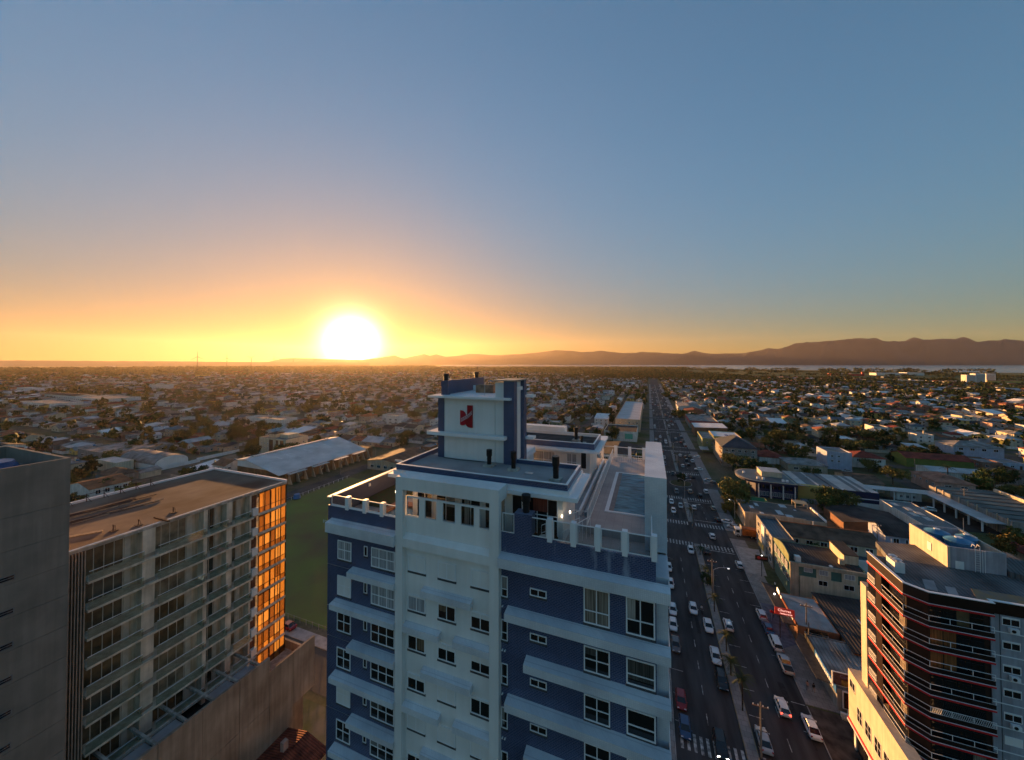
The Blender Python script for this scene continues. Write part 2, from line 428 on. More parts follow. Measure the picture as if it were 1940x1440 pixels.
# ------------------------------------------------------------------ avenue, streets, pavements
AV0, AV1 = 3.7, 26.2
MED0, MED1 = 14.0, 15.8
CROSS = [52.0, 147.0, 203.0, 282.0, 356.0, 430.0, 505.0, 580.0, 655.0, 735.0, 815.0, 900.0, 990.0, 1080.0, 1180.0, 1280.0]
SIDE_R = [26.2 + 98 * k for k in range(1, 14)]
SIDE_L = [-57.0, -157.0] + [-157.0 - 98 * k for k in range(1, 18)]
struct('road', MB().poly([(AV0, -60, .03), (AV1, -60, .03), (AV1, 1400, .03), (AV0, 1400, .03)]), asphalt)
sm = MB()
for y in CROSS:
    x1 = AV0 if y != 147.0 else AV0
    if y == 147.0:
        sm.box(AV1, y - 1, .0, 1400, y + 5.5, .02); sm.box(-55, y - 3.5, 0, AV0, y + 3.5, .02)
    elif y == 52.0:
        sm.box(-420, y - 1.5, 0, AV0, y + 6.5, .02)
    else:
        sm.box(AV1, y - 4, 0, 1300, y + 4, .02); sm.box((-1700 if y > 290 else -150), y - 4, 0, AV0, y + 4, .02)
for x in SIDE_R: sm.box(x - 4, 90, -.01, x + 4, 1400, .012)
for x in SIDE_L: sm.box(x - 4, (60 if x < -100 else 207), -.01, x + 4, 1500, .012)
struct('road', sm, mat('side_street_asphalt', (.085, .078, .070), .9, .25, .15, detail=10))
# raised pavements along the avenue, with kerbs
pv_ = MB(); kb = MB()
def pave(x0, y0, x1, y1): pv_.box(x0, y0, 0, x1, y1, .13)
segR = [(70.5, 80.2), (80.6, 109.8), (110, 124), (124.2, 146), (152.5, 199), (207, 278), (286, 352), (360, 426), (434, 501), (509, 576), (584, 651), (659, 731), (739, 811), (819, 1100)]
for i, (a, b) in enumerate(segR):
    if i: pave(AV1 + .15, a, AV1 + 4.6 + (3.4 if i in (1,) else 0), b)
    kb.box(AV1, a, 0, AV1 + .14, b, .15)
segL = [(0.0, 48.5), (59, 143), (151, 199), (207, 278), (286, 352), (360, 426), (434, 501), (509, 576), (584, 651), (659, 731), (739, 811), (819, 1100)]
for a, b in segL:
    pave(AV0 - 3.4, a, AV0 - .15, b); kb.box(AV0 - .14, a, 0, AV0, b, .15)
struct('pavement', pv_, pavement_m)
struct('kerb', kb, kerb_m)
lot = MB().poly([(26.4, 124, .15), (31.6, 124, .15), (33.6, 140.5, .15), (27, 140.5, .15)]); 
struct('pavement', lot, mat('pale_slabs', (.40, .38, .37), .9, .2, .8, detail=8, col2=(.26, .245, .235)))
struct('pavement', MB().box(-82, 58.6, 0, -24, 61.2, .13), mat('pale_slabs', (0, 0, 0)))
# median strips with yellow kerbs
med = MB(); mk = MB()
for a, b in [(66.5 - 50, 60), (64, 137.5), (155.5, 181), (224, 278), (287, 352), (361, 426), (435, 501), (510, 576), (585, 651), (660, 731), (740, 811), (820, 1080)]:
    med.box(MED0 + .12, a + .12, 0, MED1 - .12, b - .12, .16)
    mk.box(MED0, a, 0, MED0 + .12, b, .18); mk.box(MED1 - .12, a, 0, MED1, b, .18)
    mk.box(MED0 + .12, a, 0, MED1 - .12, a + .12, .18); mk.box(MED0 + .12, b - .12, 0, MED1 - .12, b, .18)
struct('median_strip', med, pavement_m)
struct('kerb', mk, mat('yellow_kerb', (.30, .22, .08), .8, .3, 2, col2=(.16, .15, .14)))
rb = MB().cyl(14.9, 203, 0, .16, 5.2, 40); struct('roundabout', rb, kerb_m)
rg = MB().cyl(14.9, 203, .16, .3, 4.9, 36); struct('roundabout_bed', rg, mat('bed_soil', (.07, .045, .025), .95, .3, 2, col2=(.04, .07, .02)))
# painted markings: each zebra stripe near the camera is its own piece, the far ones are joined
zebras = [(66, 3), (137, 3), (154, 3), (181.5, 3), (222, 3.2), (276, 3), (289, 3), (350, 3), (362, 3), (424, 3), (436, 3)]
road_paint = bpy.data.meshes.new('stripe')
smb = MB().poly([(-.22, -1.5, 0), (.22, -1.5, 0), (.22, 1.5, 0), (-.22, 1.5, 0)])
stripe_me = smb.mesh('stripe', paint_white)
roadobj = bpy.data.objects['road']
farz = MB()
for (y, w) in zebras:
    xs = [AV0 + 1.0 + .98 * k for k in range(10)] + [MED1 + .7 + .98 * k for k in range(10)]
    for x in xs:
        if MED0 - .4 < x < MED1 + .3: continue
        if y < 260:
            o = bpy.data.objects.new('stripe', stripe_me); COL.objects.link(o); o.parent = roadobj
            o.location = (x, y + rnd.uniform(-.04, .04), .036); o.scale = (1, w / 3, 1)
        else: farz.poly([(x - .22, y - 1.5, .036), (x + .22, y - 1.5, .036), (x + .22, y + 1.5, .036), (x - .22, y + 1.5, .036)])
fo = part('stripe_far', farz, paint_white, roadobj); fo['kind'] = 'stuff'
ln = MB()
for y in [64.0, 134.5, 158.0, 178.5, 226.0, 273.5]:
    if y > 100: ln.poly([(MED1 + .3, y, .036), (AV1 - .5, y, .036), (AV1 - .5, y + .35, .036), (MED1 + .3, y + .35, .036)])
for k in range(60):
    y = 70 + 6 * k
    for x in (9.1, 20.9):
        if not (128 < y < 160 or 176 < y < 228): ln.poly([(x - .06, y, .036), (x + .06, y, .036), (x + .06, y + 2.2, .036), (x - .06, y + 2.2, .036)])
for k in range(26):
    y = 69 + 5.6 * k
    if 128 < y < 160 or 176 < y < 228: continue
    for x0, x1 in ((AV0 + .2, AV0 + 2.3), (AV1 - 2.3, AV1 - .2), (MED1 + .3, MED1 + 2.4)):
        if rnd.random() < .75: ln.poly([(x0, y, .036), (x1, y, .036), (x1, y + .12, .036), (x0, y + .12, .036)])
part('lane_marking', ln, paint_white, roadobj)
patch_a = mat('tar_patch', (.020, .020, .021), .8, .3, 2); patch_b = mat('pale_patch', (.070, .068, .066), .9, .3, 1.5)
for k in range(34):
    x = rnd.choice([5.5, 8, 10.5, 12.5, 17.5, 20, 22.5, 24.8]) + rnd.uniform(-.8, .6); y = rnd.uniform(66, 260)
    w_, l_ = rnd.uniform(.3, 1.4), rnd.uniform(.8, 7)
    part('patch', MB().poly([(x, y, .033), (x + w_, y + .1, .033), (x + w_ - .1, y + l_, .033), (x + .05, y + l_ + .1, .033)]), patch_a if k % 3 else patch_b, roadobj)
for k in range(12):
    x = rnd.choice([7.2, 11.2, 19, 23]); y = 66 + 13 * k; part('manhole_cover', MB().cyl(x, y, .031, .038, .35, 12), patch_b, roadobj)

# lawn between the warehouse and the tower, its low fence, the forecourt right of the avenue
lawn_m = mat('lawn', (.135, .200, .040), .95, .25, .06, col2=(.135, .105, .050), detail=12)
struct('lawn', MB().poly([(-151, 63, .02), (-66, 63, .02), (-26, 63, .02), (-26, 142, .02), (-151, 150, .02)]), lawn_m)
struct('forecourt', MB().poly([(26.3, 66, .05), (35.5, 66, .05), (35.0, 80.2, .05), (26.3, 80.2, .05)]), mat('forecourt_cobbles', (.085, .065, .055), .95, .35, .6, detail=10, bump=.4))
struct('yard', MB().poly([(-64, 36, .03), (-30, 36, .03), (-30, 49, .03), (-64, 49, .03)]), mat('yard_slabs', (.16, .15, .13), .95, .4, .25, col2=(.05, .075, .025), detail=8))
struct('yard', MB().poly([(90, 180, .04), (128, 186, .04), (124, 214, .04), (92, 218, .04)]), mat('yard_dark', (.035, .033, .032), .95, .3, .3))
struct('dirt_track', MB().poly([(-258, 96, .03), (-246, 96, .03), (-252, 168, .03), (-264, 168, .03)]), mat('dirt', (.17, .135, .10), .95, .2, .15, detail=8))
# ------------------------------------------------------------------ windows
blind_a = mat('blind_pale', (.22, .22, .21), .25, .2, 3, spec=.5, stretch=(6, 6, .1)); blind_b = mat('blind_dim', (.085, .082, .075), .2, .3, 3, spec=.5, stretch=(5, 5, .1)); blind_c = mat('blind_warm', (.15, .11, .075), .25, .3, 3, spec=.5, stretch=(7, 7, .1))
def window(root, face, plane, a0, a1, z0, z1, cols=2, rows=1, fm=None, gm=None, ft=.07, transom=None, sill=True, shut=0, out=.05, label=None, name='window'):
    """frame with mullions as one part; panes, sill, shutter as its sub-parts. face: S (towards -Y), N, W (towards -X), E"""
    fm = fm or white_trim; gm = gm or dark_glass
    sg = -1 if face in 'SW' else 1
    def B(mb, u0, v0, u1, v1, d0, d1):
        p0, p1 = plane + sg * d0, plane + sg * d1
        if face in 'SN': mb.box(u0, p0, v0, u1, p1, v1)
        else: mb.box(p0, u0, v0, p1, u1, v1)
    f = MB()
    B(f, a0, z0, a1, z0 + ft, 0, out); B(f, a0, z1 - ft, a1, z1, 0, out)
    B(f, a0, z0 + ft, a0 + ft, z1 - ft, 0, out); B(f, a1 - ft, z0 + ft, a1, z1 - ft, 0, out)
    for c in range(1, cols):
        u = a0 + (a1 - a0) * c / cols
        B(f, u - ft * .4, z0 + ft, u + ft * .4, z1 - ft, 0, out * .8)
    if transom is not None:
        v = z0 + (z1 - z0) * transom; B(f, a0 + ft, v - ft * .4, a1 - ft, v + ft * .4, 0, out * .9)
    for r_ in range(1, rows):
        v = z0 + (z1 - z0) * r_ / rows; B(f, a0 + ft, v - ft * .4, a1 - ft, v + ft * .4, 0, out * .9)
    w = part(name, f, fm, root)
    if label: w['label'] = label
    top = z1 - ft
    if shut:
        s_ = MB(); zs = z1 - ft - (z1 - z0 - 2 * ft) * shut
        B(s_, a0 + ft, zs, (a0 + a1) / 2 - .012, z1 - ft, .002, out * .6); B(s_, (a0 + a1) / 2 + .012, zs, a1 - ft, z1 - ft, .002, out * .6)
        part('shutter', s_, white_paint, w)
        top = zs
    if top - z0 > .12:
        g = MB(); B(g, a0 + ft * .9, z0 + ft * .9, a1 - ft * .9, top, .001, .015); part('pane', g, gm, w)
        if gm is dark_glass and root.name == 'apartment_tower' and rnd.random() < .38:
            q0 = rnd.choice([0, 0, .5]); q1 = rnd.choice([.5, 1.0]) if q0 == 0 else 1.0; hh = rnd.uniform(.25, 1.0); s3 = MB()
            B(s3, a0 + ft + (a1 - a0 - 2 * ft) * q0, top - (top - z0 - ft) * hh, a0 + ft + (a1 - a0 - 2 * ft) * q1, top, .016, .02); part('blind', s3, rnd.choice([blind_a, blind_b, blind_c]), w)
    if sill:
        s2 = MB(); B(s2, a0 - .03, z0 - .16, a1 + .03, z0 - .002, 0, .03); part('sill', s2, dark_sill, w)
    return w

# ------------------------------------------------------------------ the blue and white apartment tower
TX0, TX1, TY0, TY1 = -23.7, 0.3, 21.34, 46.0
PJ0, PJ1 = -16.85, -8.9
T = thing('apartment_tower', (-11.7, 33.5, 0), 'tall blue-tiled apartment tower with white ledges, rooftop pool and red N emblem', 'apartment tower')
def tp(name, mb, m, par=None): return part(name, mb, m, par or T)
PAR = 51.2
tp('wall', MB().box(TX0, TY0, 0, PJ0, 33, 49.6), blue_tile)
tp('wall', MB().box(PJ0, TY0 + .001, 0, PJ1, 33, 49.6), white_paint)
tp('wall', MB().box(PJ1, TY0, 0, TX1, TY1, 49.6), blue_tile)
tp('wall', MB().box(-20, 33.01, 0, PJ1 - .01, TY1 - .2, 49.6), blue_tile)
tp('wall', MB().box(TX1, TY0 + .45, 0, .92, TY1, 49.15), white_tile)
# terrace floors
tp('terrace_floor', MB().box(TX0 + .3, TY0 + .2, 49.602, -17.1, 32.8, 49.75), deck_tile)
tp('terrace_floor', MB().box(-17.08, TY0 + .25, 49.602, TX1 - .1, TY1 - .1, 50.05), deck_tile)
# parapets
tp('parapet', MB().box(TX0, TY0, 49.6, PJ0, TY0 + .18, 50.78), blue_tile)
tp('parapet', MB().box(TX0, TY0 + .18, 49.6, TX0 + .2, 33, 51.38), blue_tile)
tp('coping', MB().box(TX0 - .06, TY0 - .05, 51.38, TX0 + .28, 33.05, 51.46), white_trim)
tp('coping', MB().box(TX0 + .3, TY0 - .04, 50.78, PJ0 + .02, TY0 + .22, 50.83), white_trim)
tp('parapet', MB().box(PJ1, TY0, 49.6, TX1, TY0 + .2, 51.15), blue_tile_stained)
tp('parapet', MB().box(TX1 - .2, TY0 + .2, 49.6, TX1, 24.5, 51.15), blue_tile_stained)
tp('pier', MB().box(-8.0, TY0 - .03, 51.15, -6.85, TY0 + .75, 52.5), blue_tile)
# railings: posts and framed glass
def rail(x0, x1, zb, zt, n, y=TY0, pw=.34):
    for k in range(n + 1):
        pass
def post(x, zb, zt, w=.3): tp('post', MB().box(x - w / 2, TY0 - .1, zb - .12, x + w / 2, TY0 + .26, zt), white_trim)
def panel(x0, x1, zb, zt, gm=rail_glass, y=TY0 + .04):
    f = MB()
    f.box(x0, y, zb, x1, y + .05, zb + .05); f.box(x0, y, zt - .05, x1, y + .05, zt); f.box(x0, y, zb + .05, x0 + .05, y + .05, zt - .05); f.box(x1 - .05, y, zb + .05, x1, y + .05, zt - .05)
    o = tp('railing', f, white_trim); part('pane', MB().box(x0 + .05, y + .02, zb + .05, x1 - .05, y + .03, zt - .05), gm, o)
for x in (-5.7, -4.25, -2.83, -1.33, .22): post(x, 51.2, 52.47)
for a, b in ((-6.98, -5.9), (-5.5, -4.43), (-4.07, -3.0), (-2.66, -1.5), (-1.16, .06)): panel(a, b, 51.22, 52.38)
panel(-8.85, -8.03, 51.16, 52.38)
for x in (-21.72, -20.02, -18.4): post(x, 50.8, 51.66)
for a, b in ((-23.4, -21.9), (-21.53, -20.2), (-19.84, -18.58), (-18.2, -16.95)): panel(a, b, 50.85, 51.6)
# far end railing of the deck
for x in (-5.4, -3.8, -2.2, -.6):
    tp('post', MB().box(x - .18, 45.0, 50.1, x + .18, 45.3, 51.9), white_trim)
fr = MB()
for a, b in ((-5.2, -4.0), (-3.6, -2.4), (-2.0, -.8)):
    fr.box(a, 45.1, 51.75, b, 45.16, 51.82); fr.box(a, 45.1, 50.6, b, 45.16, 50.66)
tp('railing', fr, white_trim)
# floor ledges, right bay: each wraps the corner
def ledge(x0, x1, zt, zb=None, yf=20.7, side=False, name='ledge', slope=.12):
    zb = zt - .6 if zb is None else zb
    m = MB()
    m.add([(x0, yf, zb), (x1, yf, zb), (x1, TY0, zb), (x0, TY0, zb), (x0, yf, zt - slope), (x1, yf, zt - slope), (x1, TY0, zt), (x0, TY0, zt)],
          [(3, 2, 1, 0), (4, 5, 6, 7), (0, 1, 5, 4), (1, 2, 6, 5), (2, 3, 7, 6), (3, 0, 4, 7)])
    if side: m.add([(.92, TY0, zb), (x1, TY0, zb), (x1, TY1, zb), (.92, TY1, zb), (.92, TY0, zt), (x1, TY0, zt - slope), (x1, TY1, zt - slope), (.92, TY1, zt)],
                   [(3, 2, 1, 0), (4, 5, 6, 7), (0, 1, 5, 4), (1, 2, 6, 5), (2, 3, 7, 6), (3, 0, 4, 7)])
    return tp(name, m, white_tile)
tops = [49.8, 46.62] + [43.87 - 2.74 * k for k in range(16)]
for k, zt in enumerate(tops):
    if zt < 2: break
    x0 = PJ1 + .0 if k == 0 else (-8.45 if k % 2 == 1 else -7.21)
    ledge(x0, 1.0, zt + (.12 if k == 0 else 0), zt - .6, side=True)
# ledges, left bay
ledge(-23.3, PJ0 - .01, 49.85, 49.0)
for k in range(17):
    zt = 46.5 - 2.74 * k
    if zt < 2: break
    ledge((-21.13 if k % 2 == 0 else -22.83), PJ0 - .01, zt, zt - .52)
# windows of the right bay
for k in range(16):
    zb = [46.8, 44.03][k] if k < 2 else 41.24 - 2.74 * (k - 2)
    zt = 48.86 if k == 0 else zb + 1.45
    if zb < 24: break
    window(T, 'S', TY0, -3.66, -2.18, zb, zt, 2, 1, gm=beige_curtain if k == 0 else dark_glass, transom=.36 if k == 0 else .5)
    window(T, 'S', TY0, -1.29, .24, zb, zt, 1 if k else 2, 1, gm=dark_glass, transom=.4, ft=.08)
    window(T, 'S', TY0, -6.97, -5.9, 47.6 - 2.74 * k + .0, 48.0 - 2.74 * k + .06, 2, ft=.06)
    window(T, 'S', TY0, -8.88, -8.45, 47.1 - 2.74 * k, 48.4 - 2.74 * k, 1, gm=dark_glass, transom=.38, ft=.05)
tp('curtain', MB().box(-1.2, TY0 - .022, 47.65, -.78, TY0 - .016, 48.75), mat('curtain_cloth', (.42, .40, .36), .9, .3, 3, stretch=(7, 1, .2)))
# windows of the left bay
for k in range(9):
    zb = 46.85 - 2.74 * k
    zt = 48.35 if k == 0 else zb + 1.55
    window(T, 'S', TY0, -22.65, -21.28, zb - .05, zt - .1, 2, 1, transom=.52, shut=1.0 if k in (1, 4) else 0, gm=curtain_glass if k == 0 else dark_glass)
    window(T, 'S', TY0, -20.05, -19.72, zb + .55 + .1, zt - .1, 1, ft=.05)
    window(T, 'S', TY0, -19.36, PJ0 - .35, zb + .02, zt - .05, 3, 1, transom=.5, gm=curtain_glass if k < 2 else dark_glass)
# narrow metal joints across the left blue wall
for z in (46.2, 43.0, 40.7, 35.2):
    tp('joint', MB().box(TX0, TY0 - .012, z, -21.2, TY0, z + .03), steel)
# white centre bay
PF = 20.9
tp('frame_jamb', MB().box(PJ0, PF, 0, -16.25, TY0, 53.05), white_paint)
tp('frame_jamb', MB().box(-9.55, PF, 0, PJ1, TY0, 53.05), white_paint)
tp('frame_beam', MB().box(PJ0, PF, 53.05, PJ1, 22.3, 53.92), white_paint)
m = MB(); m.add([(-16.25, PF + .02, 49.05), (-9.55, PF + .02, 49.05), (-9.55, TY0, 49.05), (-16.25, TY0, 49.05), (-16.25, PF + .02, 49.65), (-9.55, PF + .02, 49.65), (-9.55, TY0 - .02, 49.95), (-16.25, TY0 - .02, 49.95)],
                [(3, 2, 1, 0), (4, 5, 6, 7), (0, 1, 5, 4), (1, 2, 6, 5), (2, 3, 7, 6), (3, 0, 4, 7)])
tp('frame_beam', m, white_paint)
tp('wall', MB().box(-16.25, TY0 - .03, 49.96, -9.55, TY0 + .18, 51.1), white_paint)
pw = [(-16.2, -15.1), (-14.72, -13.68), (-13.27, -12.22), (-11.86, -10.8), (-10.48, -9.56)]
prev = -16.25
for i, (a, b) in enumerate(pw):
    tp('pier', MB().box(prev, TY0 - .03, 51.1, a, TY0 + .15, 52.48), white_paint) if a - prev > .1 else None
    window(T, 'S', TY0, a, b, 51.12, 52.45, 1, gm=clear_glass, ft=.05, sill=False)
    prev = b
tp('railing', MB().box(-16.2, TY0 - .02, 52.45, -9.56, TY0 + .1, 52.52), white_trim)
# awnings of the centre bay: three staggered columns
for k in range(17):
    z = 46.45 - 2.74 * k
    if z < 22: break
    if k % 2 == 0: ledge(-14.75, -10.92, z, z - .55, yf=PF)
    else: ledge(-16.25, -13.33, z, z - .55, yf=PF); ledge(-12.22, -9.56, z, z - .55, yf=PF)
shutk = {0: {0, 1, 2}, 3: {1}, 4: {0, 1, 2}}
for k in range(9):
    for c, (a, b) in enumerate(((-16.07, -14.6), (-13.6, -12.2), (-11.08, -9.66))):
        zb = 47.27 - 2.74 * k
        h = 1.12
        s_ = 1.0 if c in shutk.get(k, ()) else (.3 if (k + c) % 3 == 0 else (.45 if (k, c) in ((2, 2), (3, 0)) else .12))
        window(T, 'S', TY0, a, b, zb, zb + h, 2, 1, shut=s_, out=.05, gm=curtain_glass if (k, c) == (1, 0) else dark_glass)
# roof deck with pool
tp('pool_deck', MB().box(-4.2, 25.4, 50.052, -.31, 45.0, 50.55), deck_tile)
pool_w = mat('pool_water', (.085, .25, .34), .35, .3, 1.0, spec=.08, stretch=(1, 3, 1), bump=1.0, detail=6)
cop = MB()
cop.box(-3.25, 28.35, 50.552, -2.95, 38.85, 50.62); cop.box(-2.95, 28.35, 50.552, -.32, 28.6, 50.62); cop.box(-2.95, 38.6, 50.552, -.32, 38.85, 50.62)
pool = tp('pool', MB().box(-2.95, 28.6, 50.553, -.32, 38.6, 50.585), pool_w)
part('coping', cop, white_trim, pool)
part('pool_edge', MB().box(-2.95, 28.6, 50.586, -2.6, 38.6, 50.64), mat('pool_edge', (.20, .17, .17), .5, .1), pool)
# tall white screen wall by the pool
tp('screen_wall', MB().box(-.3, 24.5, 50.06, 1.0, 35.4, 54.72), white_tile)
tp('screen_wall', MB().box(-.3, 35.45, 49.2, .95, TY1, 51.2), white_tile)
tp('screen_wall', MB().box(.31, TY0 + .5, 49.2, 1.0, 24.45, 49.98), white_tile)
f = MB(); f.path([(.1, 21.6, 52.3), (.1, 24.4, 52.3)], .03); f.path([(.1, 21.6, 51.3), (.1, 24.4, 51.3)], .03)
for y in (22.3, 23.3, 24.2): f.tube((.1, y, 51.2), (.1, y, 52.3), .025)
tp('railing', f, white_trim)
# pool-deck railing with balusters
f = MB(); f.path([(-4.1, 25.6, 51.6), (-4.1, 44.6, 51.6)], .03); f.path([(-4.1, 25.6, 50.65), (-4.1, 44.6, 50.65)], .03)
for i in range(96): f.tube((-4.1, 25.6 + .2 * i, 50.62), (-4.1, 25.6 + .2 * i, 51.6), .012, 4)
for i in range(14): f.tube((-4.1, 25.6 + 1.46 * i, 50.56), (-4.1, 25.6 + 1.46 * i, 51.66), .03, 5)
o = tp('railing', f, white_trim)
f = MB(); f.path([(-4.1, 25.5, 51.55), (-5.6, 25.5, 51.5)], .025); f.path([(-6.6, 22.6, 51.4), (-4.6, 25.3, 51.6)], .025); f.path([(-6.6, 22.6, 50.9), (-4.6, 25.3, 51.1)], .02)
for i in range(11): f.tube((-6.6 + .2 * i, 22.6 + .27 * i, 50.1), (-6.6 + .2 * i, 22.6 + .27 * i, 51.4 + .02 * i), .014, 4)
f.path([(-5.2, 22.3, 51.3), (-3.8, 24.9, 51.5)], .025)
for i in range(8): f.tube((-5.2 + .2 * i, 22.3 + .37 * i, 50.1), (-5.2 + .2 * i, 22.3 + .37 * i, 51.3 + .025 * i), .014, 4)
tp('stair_rail', f, white_trim)
# far end pergola rail
f = MB()
for i in range(14): f.tube((-3.9 + .25 * i, 43.3, 50.56), (-3.9 + .25 * i, 43.3, 51.35), .02, 4)
f.path([(-3.9, 43.3, 51.35), (-.6, 43.3, 51.35)], .03)
tp('railing', f, white_trim)
# penthouse storey
tp('penthouse_wall', MB().box(-17.0, 23.1, 50.051, -5.3, 27.2, 53.25), white_paint)
tp('penthouse_wall', MB().box(-17.0, 27.21, 50.051, -10.6, 33.6, 53.25), white_paint)
for a, b, c, tr in ((-8.85, -8.05, 1, .5), (-7.75, -5.6, 3, .58)): window(T, 'S', 23.1, a, b, 50.3, 53.0, c, 1, transom=tr, sill=False, gm=dark_glass)
for a, b in ((-16.6, -15.2), (-14.9, -13.2), (-12.8, -11.2), (-10.9, -9.3)): window(T, 'S', 23.1, a, b, 50.3, 53.0, 2, 1, transom=.68, sill=False, gm=dark_glass)
tp('curtain', MB().box(-12.5, 23.05, 50.4, -12.1, 23.07, 52.9), mat('curtain_cloth', (0, 0, 0)))
tp('curtain', MB().box(-9.8, 23.05, 50.4, -9.4, 23.07, 52.9), mat('curtain_cloth', (0, 0, 0)))
tp('curtain', MB().box(-7.3, 23.03, 52.1, -6.3, 23.05, 52.95), mat('rust_blind', (.20, .05, .03), .8, .3, 3, stretch=(8, 1, .1)))
slab = MB().box(-18.75, 22.35, 53.25, -4.2, 27.8, 53.5).box(-18.75, 27.801, 53.25, -10.4, 33.7, 53.5)
tp('eave_slab', slab, white_trim)
tp('eave_slab', MB().box(-18.4, 22.55, 53.5, -4.75, 27.6, 53.78).box(-18.4, 27.601, 53.5, -10.45, 33.6, 53.78), white_trim)
tp('roof_floor', MB().box(-18.1, 22.85, 53.781, -5.05, 27.3, 53.86), screed)
for (x0, y0, x1, y1) in ((-18.25, 22.7, -4.9, 22.84), (-5.04, 22.85, -4.9, 27.3), (-18.25, 22.85, -18.11, 33.5), (-11.1, 27.31, -4.9, 27.45)):
    tp('parapet', MB().box(x0, y0, 53.781, x1, y1, 54.16), blue_tile)
    tp('coping', MB().box(x0 - .01, y0 - .01, 54.161, x1 + .01, y1 + .01, 54.2), white_trim)
# left terrace: planted bed, brick-edged plunge pool, side window
tp('planter', MB().box(-23.4, 24.4, 49.751, -20.5, 32.6, 50.0), mat('bed_soil', (0, 0, 0)))
br = mat('terrace_brick', (.40, .19, .12), .9, .2, 3)
tp('pool_surround', MB().box(-20.4, 22.2, 49.751, -17.2, 22.9, 50.05), br); tp('pool_surround', MB().box(-20.4, 25.0, 49.751, -17.2, 25.7, 50.05), br); tp('pool_surround', MB().box(-20.4, 22.9, 49.751, -19.8, 25.0, 50.05), br)
tp('plunge_pool', MB().box(-19.8, 22.9, 49.751, -17.2, 25.0, 49.9), blue_glass)
tp('eave_slab', MB().box(-20.0, 26.2, 53.0, -18.76, 33, 53.2), white_trim)
# lamps burning on the terrace walls
lampm = emit('lit_lamp', (1.0, .78, .5), 3.0)
for (x, y, z) in ((-16.95, 21.2, 52.7), (-10.1, 23.0, 52.65), (-5.3, 23.0, 52.0), (-4.9, 23.6, 52.1)):
    tp('wall_lamp', MB().cyl(x, y - .12, z, z + .14, .05, 8), lampm)
for (x, y, z) in ((-23.42, 25.5, 50.95), (-23.42, 29.2, 50.95)): tp('wall_lamp', MB().box(x - .05, y - .1, z, x + .07, y + .1, z + .25), white_trim)
# stair and water-tank block
tp('core_wall', MB().box(-16.5, 26.8, 53.87, -11.75, 32.6, 59.0), white_paint)
tp('core_pier', MB().box(-17.1, 26.75, 53.87, -16.5, 35.3, 59.0), blue_tile)
tp('core_pier', MB().box(-10.9, 26.6, 53.87, -10.0, 27.3, 60.5), blue_tile)
tp('core_pier', MB().box(-10.9, 29.0, 53.5, -10.0, 29.7, 60.5), blue_tile)
tp('core_wall', MB().box(-11.74, 26.85, 53.87, -10.905, 31.5, 60.4), white_paint)
tp('core_wall', MB().box(-10.9, 27.31, 53.87, -10.3, 28.99, 60.4), white_paint)
tp('core_frame', MB().box(-10.29, 27.31, 54.3, -10.02, 27.55, 60.0).box(-10.29, 27.56, 59.7, -10.02, 28.7, 60.0), white_paint)
tp('core_slab', MB().box(-17.8, 26.2, 59.0, -10.2, 26.59, 59.18), white_trim); tp('core_slab', MB().box(-17.8, 26.591, 59.001, -11.76, 32.8, 59.179), white_trim)
tp('core_slab', MB().box(-17.85, 26.15, 55.85, -10.6, 26.62, 56.12), white_trim)
tp('core_slab', MB().box(-17.85, 26.62, 55.85, -17.12, 28.3, 56.12), white_trim)
tp('parapet', MB().box(-17.1, 27.2, 59.18, -16.4, 27.6, 60.42), blue_tile); tp('parapet', MB().box(-17.1, 27.6, 59.18, -16.8, 35.35, 60.42), blue_tile)
tp('parapet', MB().box(-16.3, 31.8, 59.18, -11.9, 32.0, 59.75), white_paint)
tp('parapet', MB().box(-11.9, 27.25, 59.18, -11.75, 31.5, 60.3), white_trim)
tp('capping', MB().box(-11.9, 26.5, 60.501, -9.94, 29.76, 60.6), concrete_light)
tp('tank_housing', MB().box(-15.2, 30.2, 59.18, -13.4, 31.4, 59.9), mat('rusty_box', (.30, .20, .13), .9, .3, 2))
tp('bracket', MB().box(-9.99, 29.3, 59.0, -9.3, 30.2, 59.2), white_trim); tp('bracket', MB().box(-9.99, 29.3, 55.4, -9.3, 30.2, 55.6), white_trim)
# emblem: red letter shape with three pale swooshes, raised off the wall
logo_red = mat('emblem_red', (.42, .012, .03), .35, .1, 1)
def arc(cx, cz, r, a0, a1, n=8): return [(cx + r * math.cos(R(a0 + (a1 - a0) * i / n)), cz + r * math.sin(R(a0 + (a1 - a0) * i / n))) for i in range(n + 1)]
LY = 26.8
def flat(pts, y0, y1):
    mb = MB(); n = len(pts); vs = [(x, y0, z) for x, z in pts] + [(x, y1, z) for x, z in pts]
    return mb.add(vs, [tuple(range(n)), tuple(range(2 * n - 1, n - 1, -1))] + [(i, n + i, n + (i + 1) % n, (i + 1) % n) for i in range(n)])
X0, X1, Z0, Z1 = -14.92, -13.76, 56.55, 58.42
em = MB()
left = [(X0, Z0 + .22)] + [(X0, 57.95)] + [(X0 + .02, 57.97), (X0 + .22, 57.95), (X0 + .42, 57.82), (X0 + .55, 57.6), (X0 + .62, 57.35)] + [(X0 + .62, 57.1), (X0 + .56, 56.9), (X0 + .46, 56.78), (X0 + .42, 56.85), (X0 + .42, 56.75)] + [(X0 + .3, 56.72), (X0 + .12, 56.7)]
right = [(X1 - .5, Z1), (X1, Z1), (X1, Z0), (X1 - .25, Z0), (X1 - .45, Z0 + .06), (X1 - .6, Z0 + .2), (X1 - .68, Z0 + .4), (X1 - .66, Z0 + .62), (X1 - .58, 57.35), (X1 - .5, 57.7)]
lo = tp('emblem', flat(left, LY - .08, LY - .005), logo_red)
